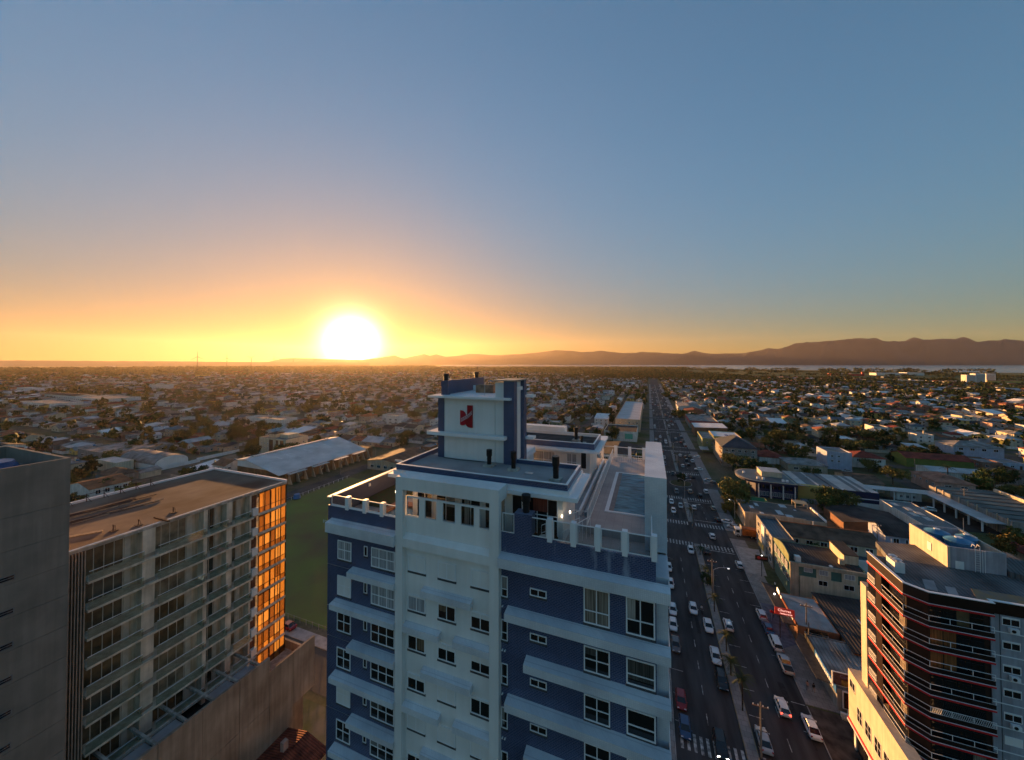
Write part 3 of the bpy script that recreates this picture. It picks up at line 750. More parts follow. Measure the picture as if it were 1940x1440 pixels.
part('emblem_stroke', flat(right, LY - .085, LY - .004), mat('emblem_red_deep', (.30, .008, .018), .35, .1, 1), lo)
for k in range(3):
    dz = .11 * k
    pts = [(X0 + .08, 57.0 + dz), (X0 + .4, 57.2 + dz), (X0 + .75, 57.38 + dz), (X1 - .04, 57.72 + dz)]
    sw = MB()
    for (a, b) in zip(pts, pts[1:]): sw.add([(a[0], LY - .1, a[1]), (b[0], LY - .1, b[1]), (b[0], LY - .1, b[1] + .035), (a[0], LY - .1, a[1] + .035)], [(0, 1, 2, 3)])
    part('emblem_swoosh', sw, white_trim, lo)
# far wing of the penthouse
tp('penthouse_wall', MB().box(-16.4, 36.6, 50.06, -5.6, 41.8, 53.3), white_paint)
for a, b in ((-11.6, -9.2), (-8.0, -6.9)): window(T, 'S', 36.6, a, b, 50.9, 52.7, 2, 1, transom=.5, sill=False, gm=curtain_glass)
tp('penthouse_wall', MB().box(-16.4, 41.81, 50.06, -6.4, 44.2, 53.3), white_paint)
window(T, 'S', 36.59, -6.55, -5.9, 51.2, 52.9, 1, sill=False)
tp('eave_slab', MB().box(-16.6, 34.6, 53.31, -4.4, 42.4, 53.55), white_trim)
tp('roof_floor', MB().box(-16.3, 35.4, 53.56, -5.2, 39.8, 53.86), mat('dark_roof_felt', (.05, .045, .045), .9, .3))
for (x0, y0, x1, y1) in ((-16.4, 35.2, -4.95, 35.34), (-5.1, 35.35, -4.95, 40.0), (-16.4, 40.01, -4.95, 40.2)):
    tp('parapet', MB().box(x0, y0, 53.56, x1, y1, 54.1), blue_tile if y0 < 36 else white_paint); tp('coping', MB().box(x0, y0, 54.101, x1, y1, 54.15), white_trim)
tp('roof_box', MB().box(-16.0, 40.3, 53.56, -9.0, 41.5, 54.6), white_paint)
tp('kerb', MB().box(-5.2, 28.2, 50.06, -5.0, 44, 50.5), white_trim); tp('kerb', MB().box(-4.75, 28.2, 50.06, -4.6, 44, 50.35), steel)
# flue vents: plinth, pipe, cowl
def flue(x, y, z, h, r=.17, base=True):
    o = tp('flue', MB().cyl(x, y, z, z + h * .72, r, 14), black_metal)
    part('cowl', MB().cyl(x, y, z + h * .62, z + h, r * 1.32, 14), black_metal, o)
    part('band', MB().cyl(x, y, z + h * .42, z + h * .46, r * 1.12, 14), black_metal, o)
    if base: part('plinth', MB().box(x - .38, y - .38, z - .02, x + .38, y + .38, z + .16), concrete_light, o)
flue(-11.75, 25.7, 53.87, 1.3); flue(-9.6, 25.4, 53.87, 1.4); flue(-6.05, 24.3, 53.87, 1.65, .2)
flue(-7.35, 21.72, 52.5, 1.1, .22, False); flue(-16.75, 27.45, 60.42, .6, .2, False); flue(-16.95, 33.8, 60.42, .6, .2, False); flue(-7.1, 37.2, 53.87, 1.4)
flue(-6.3, 36.0, 53.87, .8, .1)
tp('antenna', MB().tube((-13.0, 27.5, 59.2), (-13.0, 27.5, 60.9), .02, 5), steel)
tp('manhole', MB().box(-8.6, 24.9, 53.861, -8.0, 25.3, 53.9), steel)
tp('cable', MB().path([(-16.4, 26.5, 53.95), (-15, 26.3, 53.93), (-12.5, 26.4, 53.94)], .025), black_metal)
# table and chairs glimpsed on the terrace are separate things
tb = thing('terrace_table', (-6.3, 22.3, 50.05), 'round table with chairs behind the glass railing of the tower terrace', 'table')
part('table_top', MB().cyl(-6.3, 22.3, 50.77, 50.81, .42, 18), white_paint, tb); part('leg', MB().cyl(-6.3, 22.3, 50.06, 50.77, .05, 8), steel, tb)
for k, (x, y) in enumerate(((-7.0, 22.2), (-5.65, 22.2))):
    c = thing('chair', (x, y, 50.05), ('dark chair on the pier side of the terrace table', 'dark chair on the pool side of the terrace table')[k], 'chair')
    part('seat', MB().box(x - .2, y - .2, 50.48, x + .2, y + .2, 50.52), black_metal, c); part('backrest', MB().box(x - .2, y + .17, 50.53, x + .2, y + .2, 50.95), black_metal, c)
    for sx in (-1, 1):
        for sy in (-1, 1): part('leg', MB().box(x + sx * .18 - .015, y + sy * .15 - .015, 50.06, x + sx * .18 + .015, y + sy * .15 + .015, 50.48), black_metal, c)
# air-conditioner pipes poking out by the narrow windows
for k in range(8):
    z = 46.5 - 2.74 * k
    tp('pipe_stub', MB().tube((-8.8, TY0, z), (-8.8, TY0 - .12, z), .05, 8), white_trim)
    if k % 2: tp('pipe_stub', MB().tube((-8.62, TY0, z), (-8.62, TY0 - .12, z), .05, 8), white_trim)
tp('tower_base', MB().box(-24.5, 20.5, 0, 2.2, 47, 4.2), concrete_light)

# ------------------------------------------------------------------ unfinished apartment block on the left, with glazed corner
FX = -54.9
warm_frame = mat('warm_frame', (.56, .50, .42), .6, .05)
LB = thing('unfinished_block', (-63, 30, 0), 'unfinished concrete apartment block with balconies and amber-lit glazed corner', 'apartment block')
def lp(name, mb, m, par=None): return part(name, mb, m, par or LB)
ROOF = 42.75
tops_l = [39.1 - 2.944 * k for k in range(8)]
AMB = []
cream = mat('raw_cream', (.74, .61, .46), .85, .12, .6, streak=.4, detail=8)
for nm_, c_, t_ in (('amber_film', (.34, .17, .045), .18), ('amber_film_deep', (.15, .065, .018), .10), ('amber_film_pale', (.46, .27, .09), .22)):  # tones vary to put shading by partitions inside into the panes
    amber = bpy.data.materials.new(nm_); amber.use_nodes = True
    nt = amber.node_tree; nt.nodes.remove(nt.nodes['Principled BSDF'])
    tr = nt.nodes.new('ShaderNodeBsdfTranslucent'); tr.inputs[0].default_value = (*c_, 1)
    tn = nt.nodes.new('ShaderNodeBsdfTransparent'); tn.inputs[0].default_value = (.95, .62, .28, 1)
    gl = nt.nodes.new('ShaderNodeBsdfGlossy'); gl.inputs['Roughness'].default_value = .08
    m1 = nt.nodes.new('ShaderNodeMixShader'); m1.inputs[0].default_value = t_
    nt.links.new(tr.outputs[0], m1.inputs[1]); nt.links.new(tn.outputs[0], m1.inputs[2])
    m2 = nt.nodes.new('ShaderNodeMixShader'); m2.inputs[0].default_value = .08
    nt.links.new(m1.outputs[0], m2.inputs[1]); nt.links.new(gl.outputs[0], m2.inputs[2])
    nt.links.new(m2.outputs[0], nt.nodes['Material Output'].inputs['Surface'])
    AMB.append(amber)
lp('wall', MB().box(-73, 17.6, 0, FX - 1.15, 36.9, ROOF - .3), cream)
lp('wall', MB().box(-73, 36.9, 0, FX - 6.5, 41.2, ROOF - .3), cream)
lp('roof_slab', MB().box(-73.2, 17.6, ROOF - .3, FX + .02, 41.4, ROOF - .02), concrete_light)
rust_roof = mat('rusty_roof_screed', (.085, .048, .032), .95, .2, .24, col2=(.235, .175, .13), detail=14, bump=.3, stretch=(1, .6, 1))
lp('roof_surface', MB().box(-73.0, 17.8, ROOF - .019, FX - .35, 41.1, ROOF + .02), rust_roof)
lp('gutter', MB().box(-73.35, 17.8, ROOF - .018, -73.01, 41.4, ROOF + .32), white_trim)
lp('gutter', MB().box(-73.0, 41.12, ROOF - .018, FX + .02, 41.4, ROOF + .32), white_trim)
lp('gutter', MB().box(FX - .3, 17.9, ROOF - .018, FX + .02, 41.1, ROOF + .1), steel)
# louvred screen: separate upright fins
for k in range(8):
    lp('louvre', MB().box(FX - .02, 17.55 + .22 * k, 6, FX + .22, 17.63 + .22 * k, ROOF - .3), mat('louvre_tan', (.42, .33, .26), .7, .1))
lp('screen_back', MB().box(FX - 1.14, 17.6, 0, FX - .1, 19.3, ROOF - .31), mat('screen_dark', (.12, .09, .07), .9, .2))
lb_glass = [mat('glass_tint_a', (.12, .095, .06), .2, .4, .5, spec=.6), mat('glass_tint_b', (.20, .155, .095), .3, .35, .7, spec=.6), mat('glass_tint_c', (.07, .075, .065), .15, .3, .5, spec=.6), mat('glass_tint_d', (.24, .20, .14), .3, .3, .9, spec=.6)]
lb_conc = mat('facade_concrete', (.76, .65, .52), .9, .12, .7, detail=8, streak=.2)
BAYS = [(19.35, 22.6, 4, 23.75, 24.9), (25.0, 28.5, 4, 29.85, 30.3), (30.35, 31.7, 2, 32.6, 33.3), (33.35, 34.5, 2, 35.65, 35.9)]
for (w0, w1, n, p1, c1) in BAYS:
    lp('column', MB().box(FX - 1.14, p1, 14, FX - .05, c1, ROOF - .31), lb_conc)
levels = [ROOF - .3] + [t for t in tops_l]
for k in range(len(levels)):
    zt = levels[k]; zb = levels[k + 1] if k + 1 < len(levels) else zt - 2.944
    ze = zb + .12
    lp('floor_slab', MB().box(FX - 1.12, 19.3, zb - .12, FX + .45, 35.95, zb + .12), lb_conc)
    for i, (w0, w1, n, p1, c1) in enumerate(BAYS):
        gmx = lb_glass[(k * 2 + i * 3) % 4]
        if i < 2 and k in (3, 4, 7): gmx = mat('warm_glass', (.14, .095, .05), .15, .3, .6, spec=.6)
        window(LB, 'E', FX - 1.15, w0 + .05, w1 - .03, ze + .02, zt - .35, n, 1, fm=warm_frame, gm=gmx, ft=.08, sill=False)
        lp('door_panel', MB().box(FX - 1.149, w1 + .02, ze, FX - 1.08, (w1 + p1) / 2 - .05, zt - .3), mat('door_cream', (.60, .53, .44), .7, .08))
        bal = lp('balustrade', MB().box(FX + .38, w0, zb + 1.13, FX + .45, p1 - .02, zb + 1.18), white_trim)
        part('pane', MB().box(FX + .40, w0, zb + .13, FX + .42, p1 - .02, zb + 1.12), green_glass, bal)
        lp('spandrel', MB().box(FX - .04, p1 + .02, zb + .13, FX + .0, c1 - .02, zb + .5), concrete)
    # brown slatted window and white box beside the glazed corner
    w_ = window(LB, 'E', FX - .3, 35.98, 36.75, zb + 1.25, zt - .3, 3, 1, fm=mat('brown_frame', (.10, .045, .03), .7, .1), gm=mat('rust_slats', (.22, .09, .05), .8, .2), sill=False)
    lp('wall', MB().box(FX - 1.1, 35.97, zb + .13, FX - .31, 36.8, zt - .13), cream)
    lp('planter_box', MB().box(FX - .3, 35.98, zb + .15, FX + .15, 36.8, zb + 1.2), white_paint)
    # glazed corner
    lp('spandrel', MB().box(FX - 6.4, 36.9, zb - .14, FX + .01, 41.3, zb + .28), lb_conc)
    bk = mat('bronze_frame', (.05, .035, .025), .4, .1, 1, metal=.5)
    fmb = MB()
    for j in range(6):
        y = 37.0 + 4.25 * j / 5
        fmb.box(FX - .06, y - .055, zb + .281, FX + .03, y + .055, zt - .141)
    fmb.box(FX - .05, 37.06, zb + .99, FX + .02, 41.19, zb + 1.07)
    fm_ = lp('mullions', fmb, bk)
    for j in range(5):
        y0 = 37.03 + 4.25 * j / 5; y1 = y0 + .79
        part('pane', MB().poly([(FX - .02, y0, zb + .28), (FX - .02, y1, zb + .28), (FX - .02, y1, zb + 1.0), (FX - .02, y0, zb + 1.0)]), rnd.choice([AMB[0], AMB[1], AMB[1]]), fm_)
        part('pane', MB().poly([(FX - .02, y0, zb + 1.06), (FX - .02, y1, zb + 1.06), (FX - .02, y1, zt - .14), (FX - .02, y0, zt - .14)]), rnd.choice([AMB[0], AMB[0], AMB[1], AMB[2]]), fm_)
    en = MB()
    for j in range(6):
        x = FX - .05 - 1.2 * j; en.box(x - .03, 41.2, zb + .281, x + .03, 41.28, zt - .141)
    part('mullions', en, bk, LB)
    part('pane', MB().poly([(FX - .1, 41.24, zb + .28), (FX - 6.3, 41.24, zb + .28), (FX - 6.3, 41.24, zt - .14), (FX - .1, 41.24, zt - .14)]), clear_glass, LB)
# roof clutter: timber, reinforcement bars, guard posts
timber = mat('raw_timber', (.42, .31, .20), .9, .2, 3)
rusty = mat('rusty_bar', (.09, .05, .035), .8, .2)
def rootmesh(name, mb, m, label, cat, group=None):
    o = part(name, mb, m); return tag(o, label, cat, group)
rootmesh('plank', MB().add([(-60.5, 19.0, ROOF + .03), (-59.9, 18.8, ROOF + .03), (-58.0, 21.6, ROOF + .03), (-58.5, 21.8, ROOF + .03), (-60.5, 19.0, ROOF + .12), (-59.9, 18.8, ROOF + .12), (-58.0, 21.6, ROOF + .12), (-58.5, 21.8, ROOF + .12)], [(3, 2, 1, 0), (4, 5, 6, 7), (0, 1, 5, 4), (1, 2, 6, 5), (2, 3, 7, 6), (3, 0, 4, 7)]), timber, 'pale wide plank lying on the rusty roof of the unfinished block', 'plank')
for k in range(12):
    a = rnd.uniform(-.12, .12)
    x, y = -66.5 + rnd.uniform(-2.2, 2.5), 19.6 + rnd.uniform(-.3, 2)
    rootmesh('steel_bar', MB().tube((x, y, ROOF + .06), (x + a * 8 + .7, y + 8 + rnd.uniform(-2, 1), ROOF + .1), .045, 5), rusty if k % 3 else timber, 'loose ' + ('rusty steel bar' if k % 3 else 'raw timber strip') + ' lying among others on the roof of the unfinished block', 'bar', 'bars lying on the unfinished roof')
for k in range(9):
    y = 18.6 + 1.7 * k
    rootmesh('guard_post', MB().tube((-72.6, y, ROOF + .02), (-72.6, y, ROOF + 1.15), .05, 5).tube((-72.6, y, ROOF + .7), (-72.1, y + .3, ROOF + .02), .035, 4), rusty, f'raw timber guard post on the unfinished roof edge, {"first second third fourth fifth sixth seventh eighth ninth".split()[k]} from the grey block', 'post', 'guard posts on the unfinished roof')
rootmesh('guard_rail', MB().tube((-72.6, 18, ROOF + 1.1), (-72.6, 32.5, ROOF + 1.0), .035, 5), rusty, 'thin horizontal guard rail on the posts of the unfinished roof', 'rail')
for x, y in ((-57.2, 22.2), (-56.4, 24.0), (-57.0, 27.6)):
    g = MB()
    for j in range(5): g.tube((x + .1 * j - .2, y + rnd.uniform(-.15, .15), ROOF), (x + .1 * j - .2 + rnd.uniform(-.1, .1), y, ROOF + .7), .02, 4)
    g.box(x - .3, y - .3, ROOF + .021, x + .3, y + .3, ROOF + .08)
    rootmesh('rebar_stub', g, rusty, 'clump of rusty column bars standing up near the facade edge of the unfinished roof', 'rebar', 'rebar stubs on the unfinished roof')
rootmesh('beam', MB().box(-57.0, 25.6, ROOF + .11, -54.0, 25.8, ROOF + .27), rusty, 'dark steel beam sticking out over the facade edge of the unfinished roof', 'beam')
# podium of the same building
WX = -49.2
PD = thing('concrete_podium', (-52, 30, 0), 'raw concrete podium wall in front of the unfinished block, panels streaked with water', 'podium')
pan = mat('podium_concrete', (.44, .34, .26), .95, .15, .30, col2=(.26, .19, .14), detail=13, bump=.5, streak=.22)
ys = [10.5, 14.6, 18.7, 22.8, 26.9, 31.0, 34.9]
for a, b in zip(ys, ys[1:]):
    for c, d in ((0, 7.4), (7.4, 14.6), (14.6, 21.2)): part('wall_panel', MB().box(WX - .35, a + .03, c + .03, WX + rnd.uniform(-.03, .03), b - .02, d - (.03 if d < 21 else 0)), pan, PD)
ys = [34.9, 38.4, 42.0]
part('wall_panel', MB().box(WX - .35, 34.915, 0, WX, 36.4, 19.2), pan, PD); part('wall_panel', MB().box(WX - .35, 36.415, 8.0, WX, 38.385, 19.2), pan, PD); part('wall_panel', MB().box(WX - .35, 38.415, 11.6, WX, 42.0, 19.2), pan, PD)
part('terrace_floor', MB().box(FX - 1.1, 34.9, 15.4, WX - .36, 42.0, 15.7), concrete_light, PD)
part('wall', MB().box(-73, 41.8, 11.6, WX - .36, 42.1, 17.0), pan, PD)
part('wall', MB().box(-73, 34.8, 0, WX - 2, 41.7, 15.39), pan, PD)
part('void_floor', MB().box(FX - 1.1, 10.5, 17.0, WX - .36, 34.6, 17.2), mat('void_dark', (.06, .055, .05), .95, .3), PD)
for k in range(9): part('cross_beam', MB().box(FX - 1, 12.0 + 2.75 * k, 20.3, WX - .36, 12.25 + 2.75 * k, 20.6), concrete_light, PD)
part('edge_beam', MB().box(FX + 2.6, 10.5, 20.32, FX + 2.85, 34.8, 20.58), concrete_light, PD)
for k in (1, 3, 4, 6, 7): part('slab_patch', MB().box(FX + 2.86, 12.3 + 2.75 * k, 20.1, WX - .37, 14.7 + 2.75 * k, 20.25), screed, PD)

# ------------------------------------------------------------------ grey tower block at the far left
GB = thing('grey_block', (-57, 14, 0), 'plain grey rendered block with slot windows at the frame edge, blue tanks on top', 'building')
part('wall', MB().box(-66.6, 8.0, 0, -52.66, 17.25, 51.3), grey_plaster, GB)
for k in range(18): part('wall_panel', MB().box(-52.655, 8.0, 51.3 - 2.93 * (k + 1) + .03, -52.6, 17.3, 51.3 - 2.93 * k), grey_plaster, GB)
for (x0, y0, x1, y1) in ((-52.85, 8, -52.6, 17.3), (-66.6, 17.05, -52.86, 17.3), (-66.6, 8, -66.35, 17.04)):
    part('parapet', MB().box(x0, y0, 51.3, x1, y1, 52.75), grey_plaster, GB)
for k in range(12):
    z = 43.0 - 2.93 * k
    window(GB, 'E', -52.6, 11.9, 14.15, z - .18, z + .3, 1, 2, fm=mat('slot_frame', (.20, .19, .19), .8, .1), gm=dark_glass, ft=.06, sill=False)
blue_sheet = mat('blue_tarp', (.02, .05, .16), .4, .3, 1.5, col2=(.10, .16, .32))
tk = thing('water_tank_cover', (-60, 13.5, 51.4), 'blue tank covers with white rims heaped on the grey block roof', 'tank cover')
part('cover', MB().cyl(-60.0, 14.2, 51.4, 52.3, 2.2, 20, 1.7), blue_sheet, tk)
part('cover', MB().cyl(-57.6, 11.8, 51.4, 52.2, 2.0, 20, 1.6), blue_sheet, tk)
f = MB()
for k in range(7): f.tube((-62 + .5 * k, 15.5 - .3 * k, 52.35), (-56.5 + .3 * k, 13.2 - .5 * k, 52.6 - .03 * k), .05, 5)
part('rim', f, white_trim, tk)
# ------------------------------------------------------------------ dark building with red-lined balconies, right of the avenue
DB = thing('balcony_block', (38, 68, 0), 'dark brown apartment block with red and white balcony lines and rooftop tanks', 'apartment block')
def dp(name, mb, m, par=None): return part(name, mb, m, par or DB)
brown = mat('dark_brown_tile', (.020, .009, .007), .35, .15, .8, spec=.4)
red = mat('red_line', (.60, .015, .02), .5, .1)
cream2 = mat('cream_wall', (.62, .52, .40), .8, .06, .5, streak=.15)
cool_grey = mat('cool_grey_wall', (.36, .37, .42), .8, .08, .6, streak=.2)
A, B_, C_, D_ = (31.3, 71.6), (31.3, 63.3), (33.0, 61.8), (38.9, 61.8)
RZ = 31.3; PITCHF = 2.85
foot_ = [A, B_, C_, D_, (38.9, 62.6), (52, 62.6), (52, 82), (33.5, 82), (33.5, 71.6)]
inner = [(31.9, 71.6), (31.9, 63.9), (33.3, 62.5), (38.5, 62.5), (38.9, 62.61), (52, 62.61), (52, 80), (35.0, 77.2), (34.0, 71.6)]
dp('wall', MB().prism(inner, 0, RZ), mat('dark_wall', (.03, .014, .010), .6, .2))
roofm = ribbed('fibre_cement_dark', (.15, .155, .16), .45, 0, .9, 0, .55, .3)
# ribbon of each storey: parapet band, white line, red line, rail, glazing
def band(pts, z0, z1, t, m, name):
    """a strip following the facade line, of thickness t outward"""
    mb = MB()
    for (p, q) in zip(pts, pts[1:]):
        d = Vector((q[0] - p[0], q[1] - p[1])); L_ = d.length; d.normalize(); n = Vector((d.y, -d.x))
        if n.dot(Vector((-1, -1))) < 0: n = -n
        e = t * .42
        a = (p[0], p[1]); b = (q[0], q[1])
        a2 = (p[0] + n.x * t, p[1] + n.y * t); b2 = (q[0] + n.x * t, q[1] + n.y * t)
        mb.prism([a, b, b2, a2], z0, z1)
    return dp(name, mb, m)
line = [A, B_, C_, D_]
dp('parapet', MB().prism([A, B_, C_, D_, (38.9, 62.0), (33.1, 62.0), (31.5, 63.4), (31.5, 71.6)], RZ + .05, RZ + 1.5), brown)
dp('parapet', MB().prism([(38.9, 62.4), (52, 62.4), (52, 62.6), (38.9, 62.6)], RZ + .05, RZ + 1.5), brown)
dp('coping', MB().prism([(31.22, 71.65), (31.22, 63.26), (32.97, 61.72), (38.98, 61.72), (38.98, 62.32), (52, 62.32), (52, 62.66), (38.8, 62.66), (38.8, 62.06), (33.15, 62.06), (31.6, 63.45), (31.6, 71.65)], RZ + 1.501, RZ + 1.6), white_trim)
window_seq = [beige_curtain, dark_glass, dark_glass, mat('warm_glass', (0, 0, 0)), dark_glass, dark_glass, dark_glass, dark_glass, dark_glass, dark_glass]
orange_cur = mat('orange_curtain', (.28, .11, .04), .3, .3, 2, stretch=(3, 1, .1))
for k in range(10):
    z = RZ - PITCHF * k
    band(line, z - .10, z + .12, .09, red, 'red_line'); band(line, z + .122, z + .17, .07, white_trim, 'white_line')
    if k: dp('balcony_front', MB().prism([A, B_, C_, D_, (38.9, 62.0), (33.1, 62.0), (31.5, 63.4), (31.5, 71.6)], z - .0, z + .75), brown)
    dp('floor_slab', MB().prism([A, B_, C_, D_, (38.9, 62.5), (33.3, 62.5), (31.9, 63.9), (31.9, 71.6)], z - .12, z - .021), mat('dark_wall', (0, 0, 0)))
    if k == 0: continue
    # white tube rail with posts
    for nm, pts in (('balcony_rail', [(31.26, 67.9), (31.26, 63.32)]), ('balcony_rail', [(31.28, 63.28), (32.98, 61.76), (38.86, 61.76)])):
        f = MB(); up = [(x, y, z + 1.5) for x, y in pts]; lo_ = [(x, y, z + .8) for x, y in pts]
        f.path(up, .034, 5); f.path(lo_, .024, 5)
        tot_ = [pts[0]]
        for p, q in zip(pts, pts[1:]):
            n_ = max(1, int(math.dist(p, q) / 1.9))
            tot_ += [(p[0] + (q[0] - p[0]) * i / n_, p[1] + (q[1] - p[1]) * i / n_) for i in range(1, n_ + 1)]
        for x, y in tot_: f.tube((x, y, z + .8), (x, y, z + 1.5), .034, 5)
        if k == 5 and len(pts) == 3:
            for i in range(30):
                x = 33.1 + .19 * i; f.tube((x, 61.76, z + .85), (x + .19, 61.76, z + 1.45), .015, 4); f.tube((x + .19, 61.76, z + .85), (x, 61.76, z + 1.45), .015, 4)
        dp(nm, f, white_trim)
    # glazing behind
    g = dp('glazing_frame', MB().box(31.88, 64.0, z + .2, 31.9, 68, z + 2.6).prism([(33.35, 62.48), (38.4, 62.48), (38.4, 62.499), (33.35, 62.499)], z + .2, z + 2.6), black_metal)
    for i in range(4): part('pane', MB().box(33.45 + 1.25 * i, 62.46, z + .3, 34.6 + 1.25 * i, 62.475, z + 2.5), (orange_cur if (k in (2, 3) and i in (0, 1)) else window_seq[(k + i) % 10]), g)
    for i in range(3): part('pane', MB().box(31.86, 64.1 + 1.3 * i, z + .3, 31.875, 65.3 + 1.3 * i, z + 2.5), beige_curtain if i == 0 and k % 2 == 0 else dark_glass, g)
    # small balconies further along the street side
    f = MB(); f.path([(31.24, 71.4, z + 1.3), (31.24, 69.6, z + 1.3)], .05, 5); f.path([(31.24, 71.4, z + .5), (31.24, 69.6, z + .5)], .05, 5)
    for i in range(9): f.tube((31.24, 69.6 + .225 * i, z + .5), (31.24, 69.6 + .225 * i, z + 1.3), .035, 4)
    dp('balcony_rail', f, white_trim)
    dp('recess', MB().box(31.27, 69.5, z + .9, 31.3, 71.4, z + 2.7), dark_glass)
dp('pier', MB().box(31.25, 68.0, 13, 31.9, 69.4, RZ), brown)
# sunlit cream column and base
dp('column', MB().box(31.1, 71.65, 0, 32.6, 73.2, 27.4), cream2)
base = dp('base_wall', MB().box(30.2, 55, 4.2, 31.85, 75.2, 12.0), cream2)
dp('red_line', MB().box(30.1, 55, 3.95, 31.3, 75.3, 4.18), red); dp('white_line', MB().box(30.0, 55, 3.7, 31.3, 75.3, 3.94), white_trim)
dp('shop_front', MB().box(30.7, 56, 0, 31.88, 75.2, 3.69), dark_glass)
for y in (58, 62, 66, 70, 74): dp('shop_pillar', MB().box(30.55, y, 0, 30.95, y + .5, 3.69), white_paint)
for (a, b) in ((64.2, 65.8), (66.4, 68.0), (68.8, 70.4), (71.2, 72.6)): window(DB, 'W', 30.2, a, b, 6.0, 8.2, 2, 1, gm=dark_glass, transom=.5, sill=False)
window(DB, 'W', 30.2, 73.1, 74.7, 9.6, 10.9, 2, 1, gm=dark_glass)
# roof: corrugated sheets sloping, chimney vents, tank room
dp('roof', MB().prism([(31.5, 71.6), (31.5, 63.5), (33.2, 62.1), (38.8, 62.1), (38.9, 62.7), (52, 62.7), (52, 70), (33.9, 71.6)], RZ + .25, lambda x, y: RZ + .35 + .08 * (y - 62)), roofm)
dp('roof', MB().prism([(33.9, 71.61), (52, 70.01), (52, 80.1), (34.9, 77.3)], RZ + .25, lambda x, y: RZ + 1.1), roofm)
for (x0, y0, x1, y1, m_) in ((34.2, 64.5, 35.4, 66.9, screed), (36.0, 63.6, 37.0, 66.0, screed), (38.8, 64.0, 44.5, 66.5, mat('ochre_patch', (.30, .20, .10), .95, .3, 1.2, col2=(.19, .17, .15), detail=10))):
    dp('roof_patch', MB().prism([(x0, y0), (x1, y0), (x1 + .9, y1), (x0 + .9, y1)], lambda x, y: RZ + .36 + .08 * (y - 62), lambda x, y: RZ + .42 + .08 * (y - 62)), m_)
v = dp('chimney', MB().box(32.6, 67.6, RZ + .5, 33.7, 69.6, RZ + 2.2), white_paint)
for y in (68.0, 69.1):
    part('vent_cowl', MB().cyl(33.1, y, RZ + 2.2, RZ + 2.55, .2, 10).cyl(33.1, y, RZ + 2.55, RZ + 2.65, .5, 14, .3), steel, v)
TR = [40.5, 71.3, 46.2, 79.4]
dp('tank_room', MB().box(40.5, 71.3, RZ - .5, 46.2, 79.4, RZ + 2.9), cool_grey)
dp('tank_room_side', MB().box(40.2, 71.3, RZ - .5, 40.49, 79.4, RZ + 4.1), cream2)  # cream tone puts the sunlit look of this side into its colour
dp('parapet', MB().box(40.5, 71.3, RZ + 2.901, 46.2, 71.5, RZ + 4.1), cool_grey); dp('parapet', MB().box(46.0, 71.5, RZ + 2.901, 46.2, 79.4, RZ + 4.1), cream2); dp('parapet', MB().box(40.5, 79.2, RZ + 2.901, 45.99, 79.4, RZ + 4.1), cool_grey)
dp('hatch', MB().box(40.12, 74.4, RZ + 1.9, 40.19, 75.2, RZ + 3.1), white_paint)
dp('door', MB().box(41.0, 71.24, RZ + .2, 41.9, 71.29, RZ + 2.2), white_paint)
f = MB()
for x in (43.0, 43.5, 43.75, 44.0): f.tube((x, 71.15, RZ + .2), (x, 71.15, RZ + 4.7 if x < 43.6 else RZ + 4.2), .035, 5)
f.path([(43.0, 71.15, RZ + 4.7), (43.0, 71.6, RZ + 4.8), (43.0, 71.8, RZ + 4.3)], .035); f.path([(43.5, 71.15, RZ + 4.7), (43.5, 71.6, RZ + 4.8), (43.5, 71.8, RZ + 4.3)], .035)
for i in range(13): f.tube((43.0, 71.15, RZ + .4 + .32 * i), (43.5, 71.15, RZ + .4 + .32 * i), .02, 4)
dp('ladder', f, white_trim)
tank_blue = mat('tank_blue', (.06, .20, .36), .35, .15, 1)
for k, (x, y, r_) in enumerate(((42.2, 76.9, 1.35), (43.2, 74.4, 1.45), (45.0, 76.0, 1.1))):
    t_ = thing('water_tank', (x, y, RZ + 2.9), ('blue domed water tank, the far one in the rooftop tank room', 'big blue domed water tank in the middle of the rooftop tank room', 'smaller blue domed water tank by the outer wall of the tank room')[k], 'water tank')
    part('tank', MB().cyl(x, y, RZ + 2.901, RZ + 4.0, r_ * .9, 22, r_), tank_blue, t_)
    lid = MB().cyl(x, y, RZ + 4.0, RZ + 4.12, r_ * 1.05, 22).cyl(x, y, RZ + 4.12, RZ + 4.5, r_ * .98, 22, r_ * .3)
    lo = part('lid', lid, tank_blue, t_)
    part('lid_cap', MB().cyl(x, y, RZ + 4.5, RZ + 4.6, r_ * .28, 12), white_trim, lo)
dp('lean_to', MB().prism([(46.3, 71.0), (50.5, 69.5), (50.5, 73), (46.3, 74)], RZ + .3, lambda x, y: RZ + 1.2 + .35 * (y - 69)), roofm)
dp('antenna', MB().tube((45.6, 77.5, RZ + 3), (45.6, 77.5, RZ + 6.5), .04, 5), steel)
# grey end with windows and air conditioners
dp('wall', MB().box(39.0, 62.5, 0, 52, 62.608, RZ - .03), cool_grey)
for k in range(11):
    z = 30.1 - PITCHF * k
    window(DB, 'S', 62.5, 39.95, 41.5, z, z + 1.0, 2, 1, sill=False, shut=(1.0 if k == 5 else .18))
    window(DB, 'S', 62.5, 43.5, 45.1, z, z + 1.0, 2, 1, sill=False, shut=(1.0 if k % 4 == 3 else .18))
    dp('white_line', MB().box(39.0, 62.44, z - .95, 52, 62.499, z - .85), white_trim)
    if k in (0, 2, 4, 6):
        a = dp('air_conditioner', MB().box(40.4, 62.05, z - .62, 41.2, 62.42, z - .12), white_trim)
        part('fan', MB().tube((40.7, 62.049, z - .37), (40.7, 62.02, z - .37), .19, 12), black_metal, a)
dp('joint', MB().box(39.75, 62.48, 0, 39.8, 62.5, RZ), black_metal)

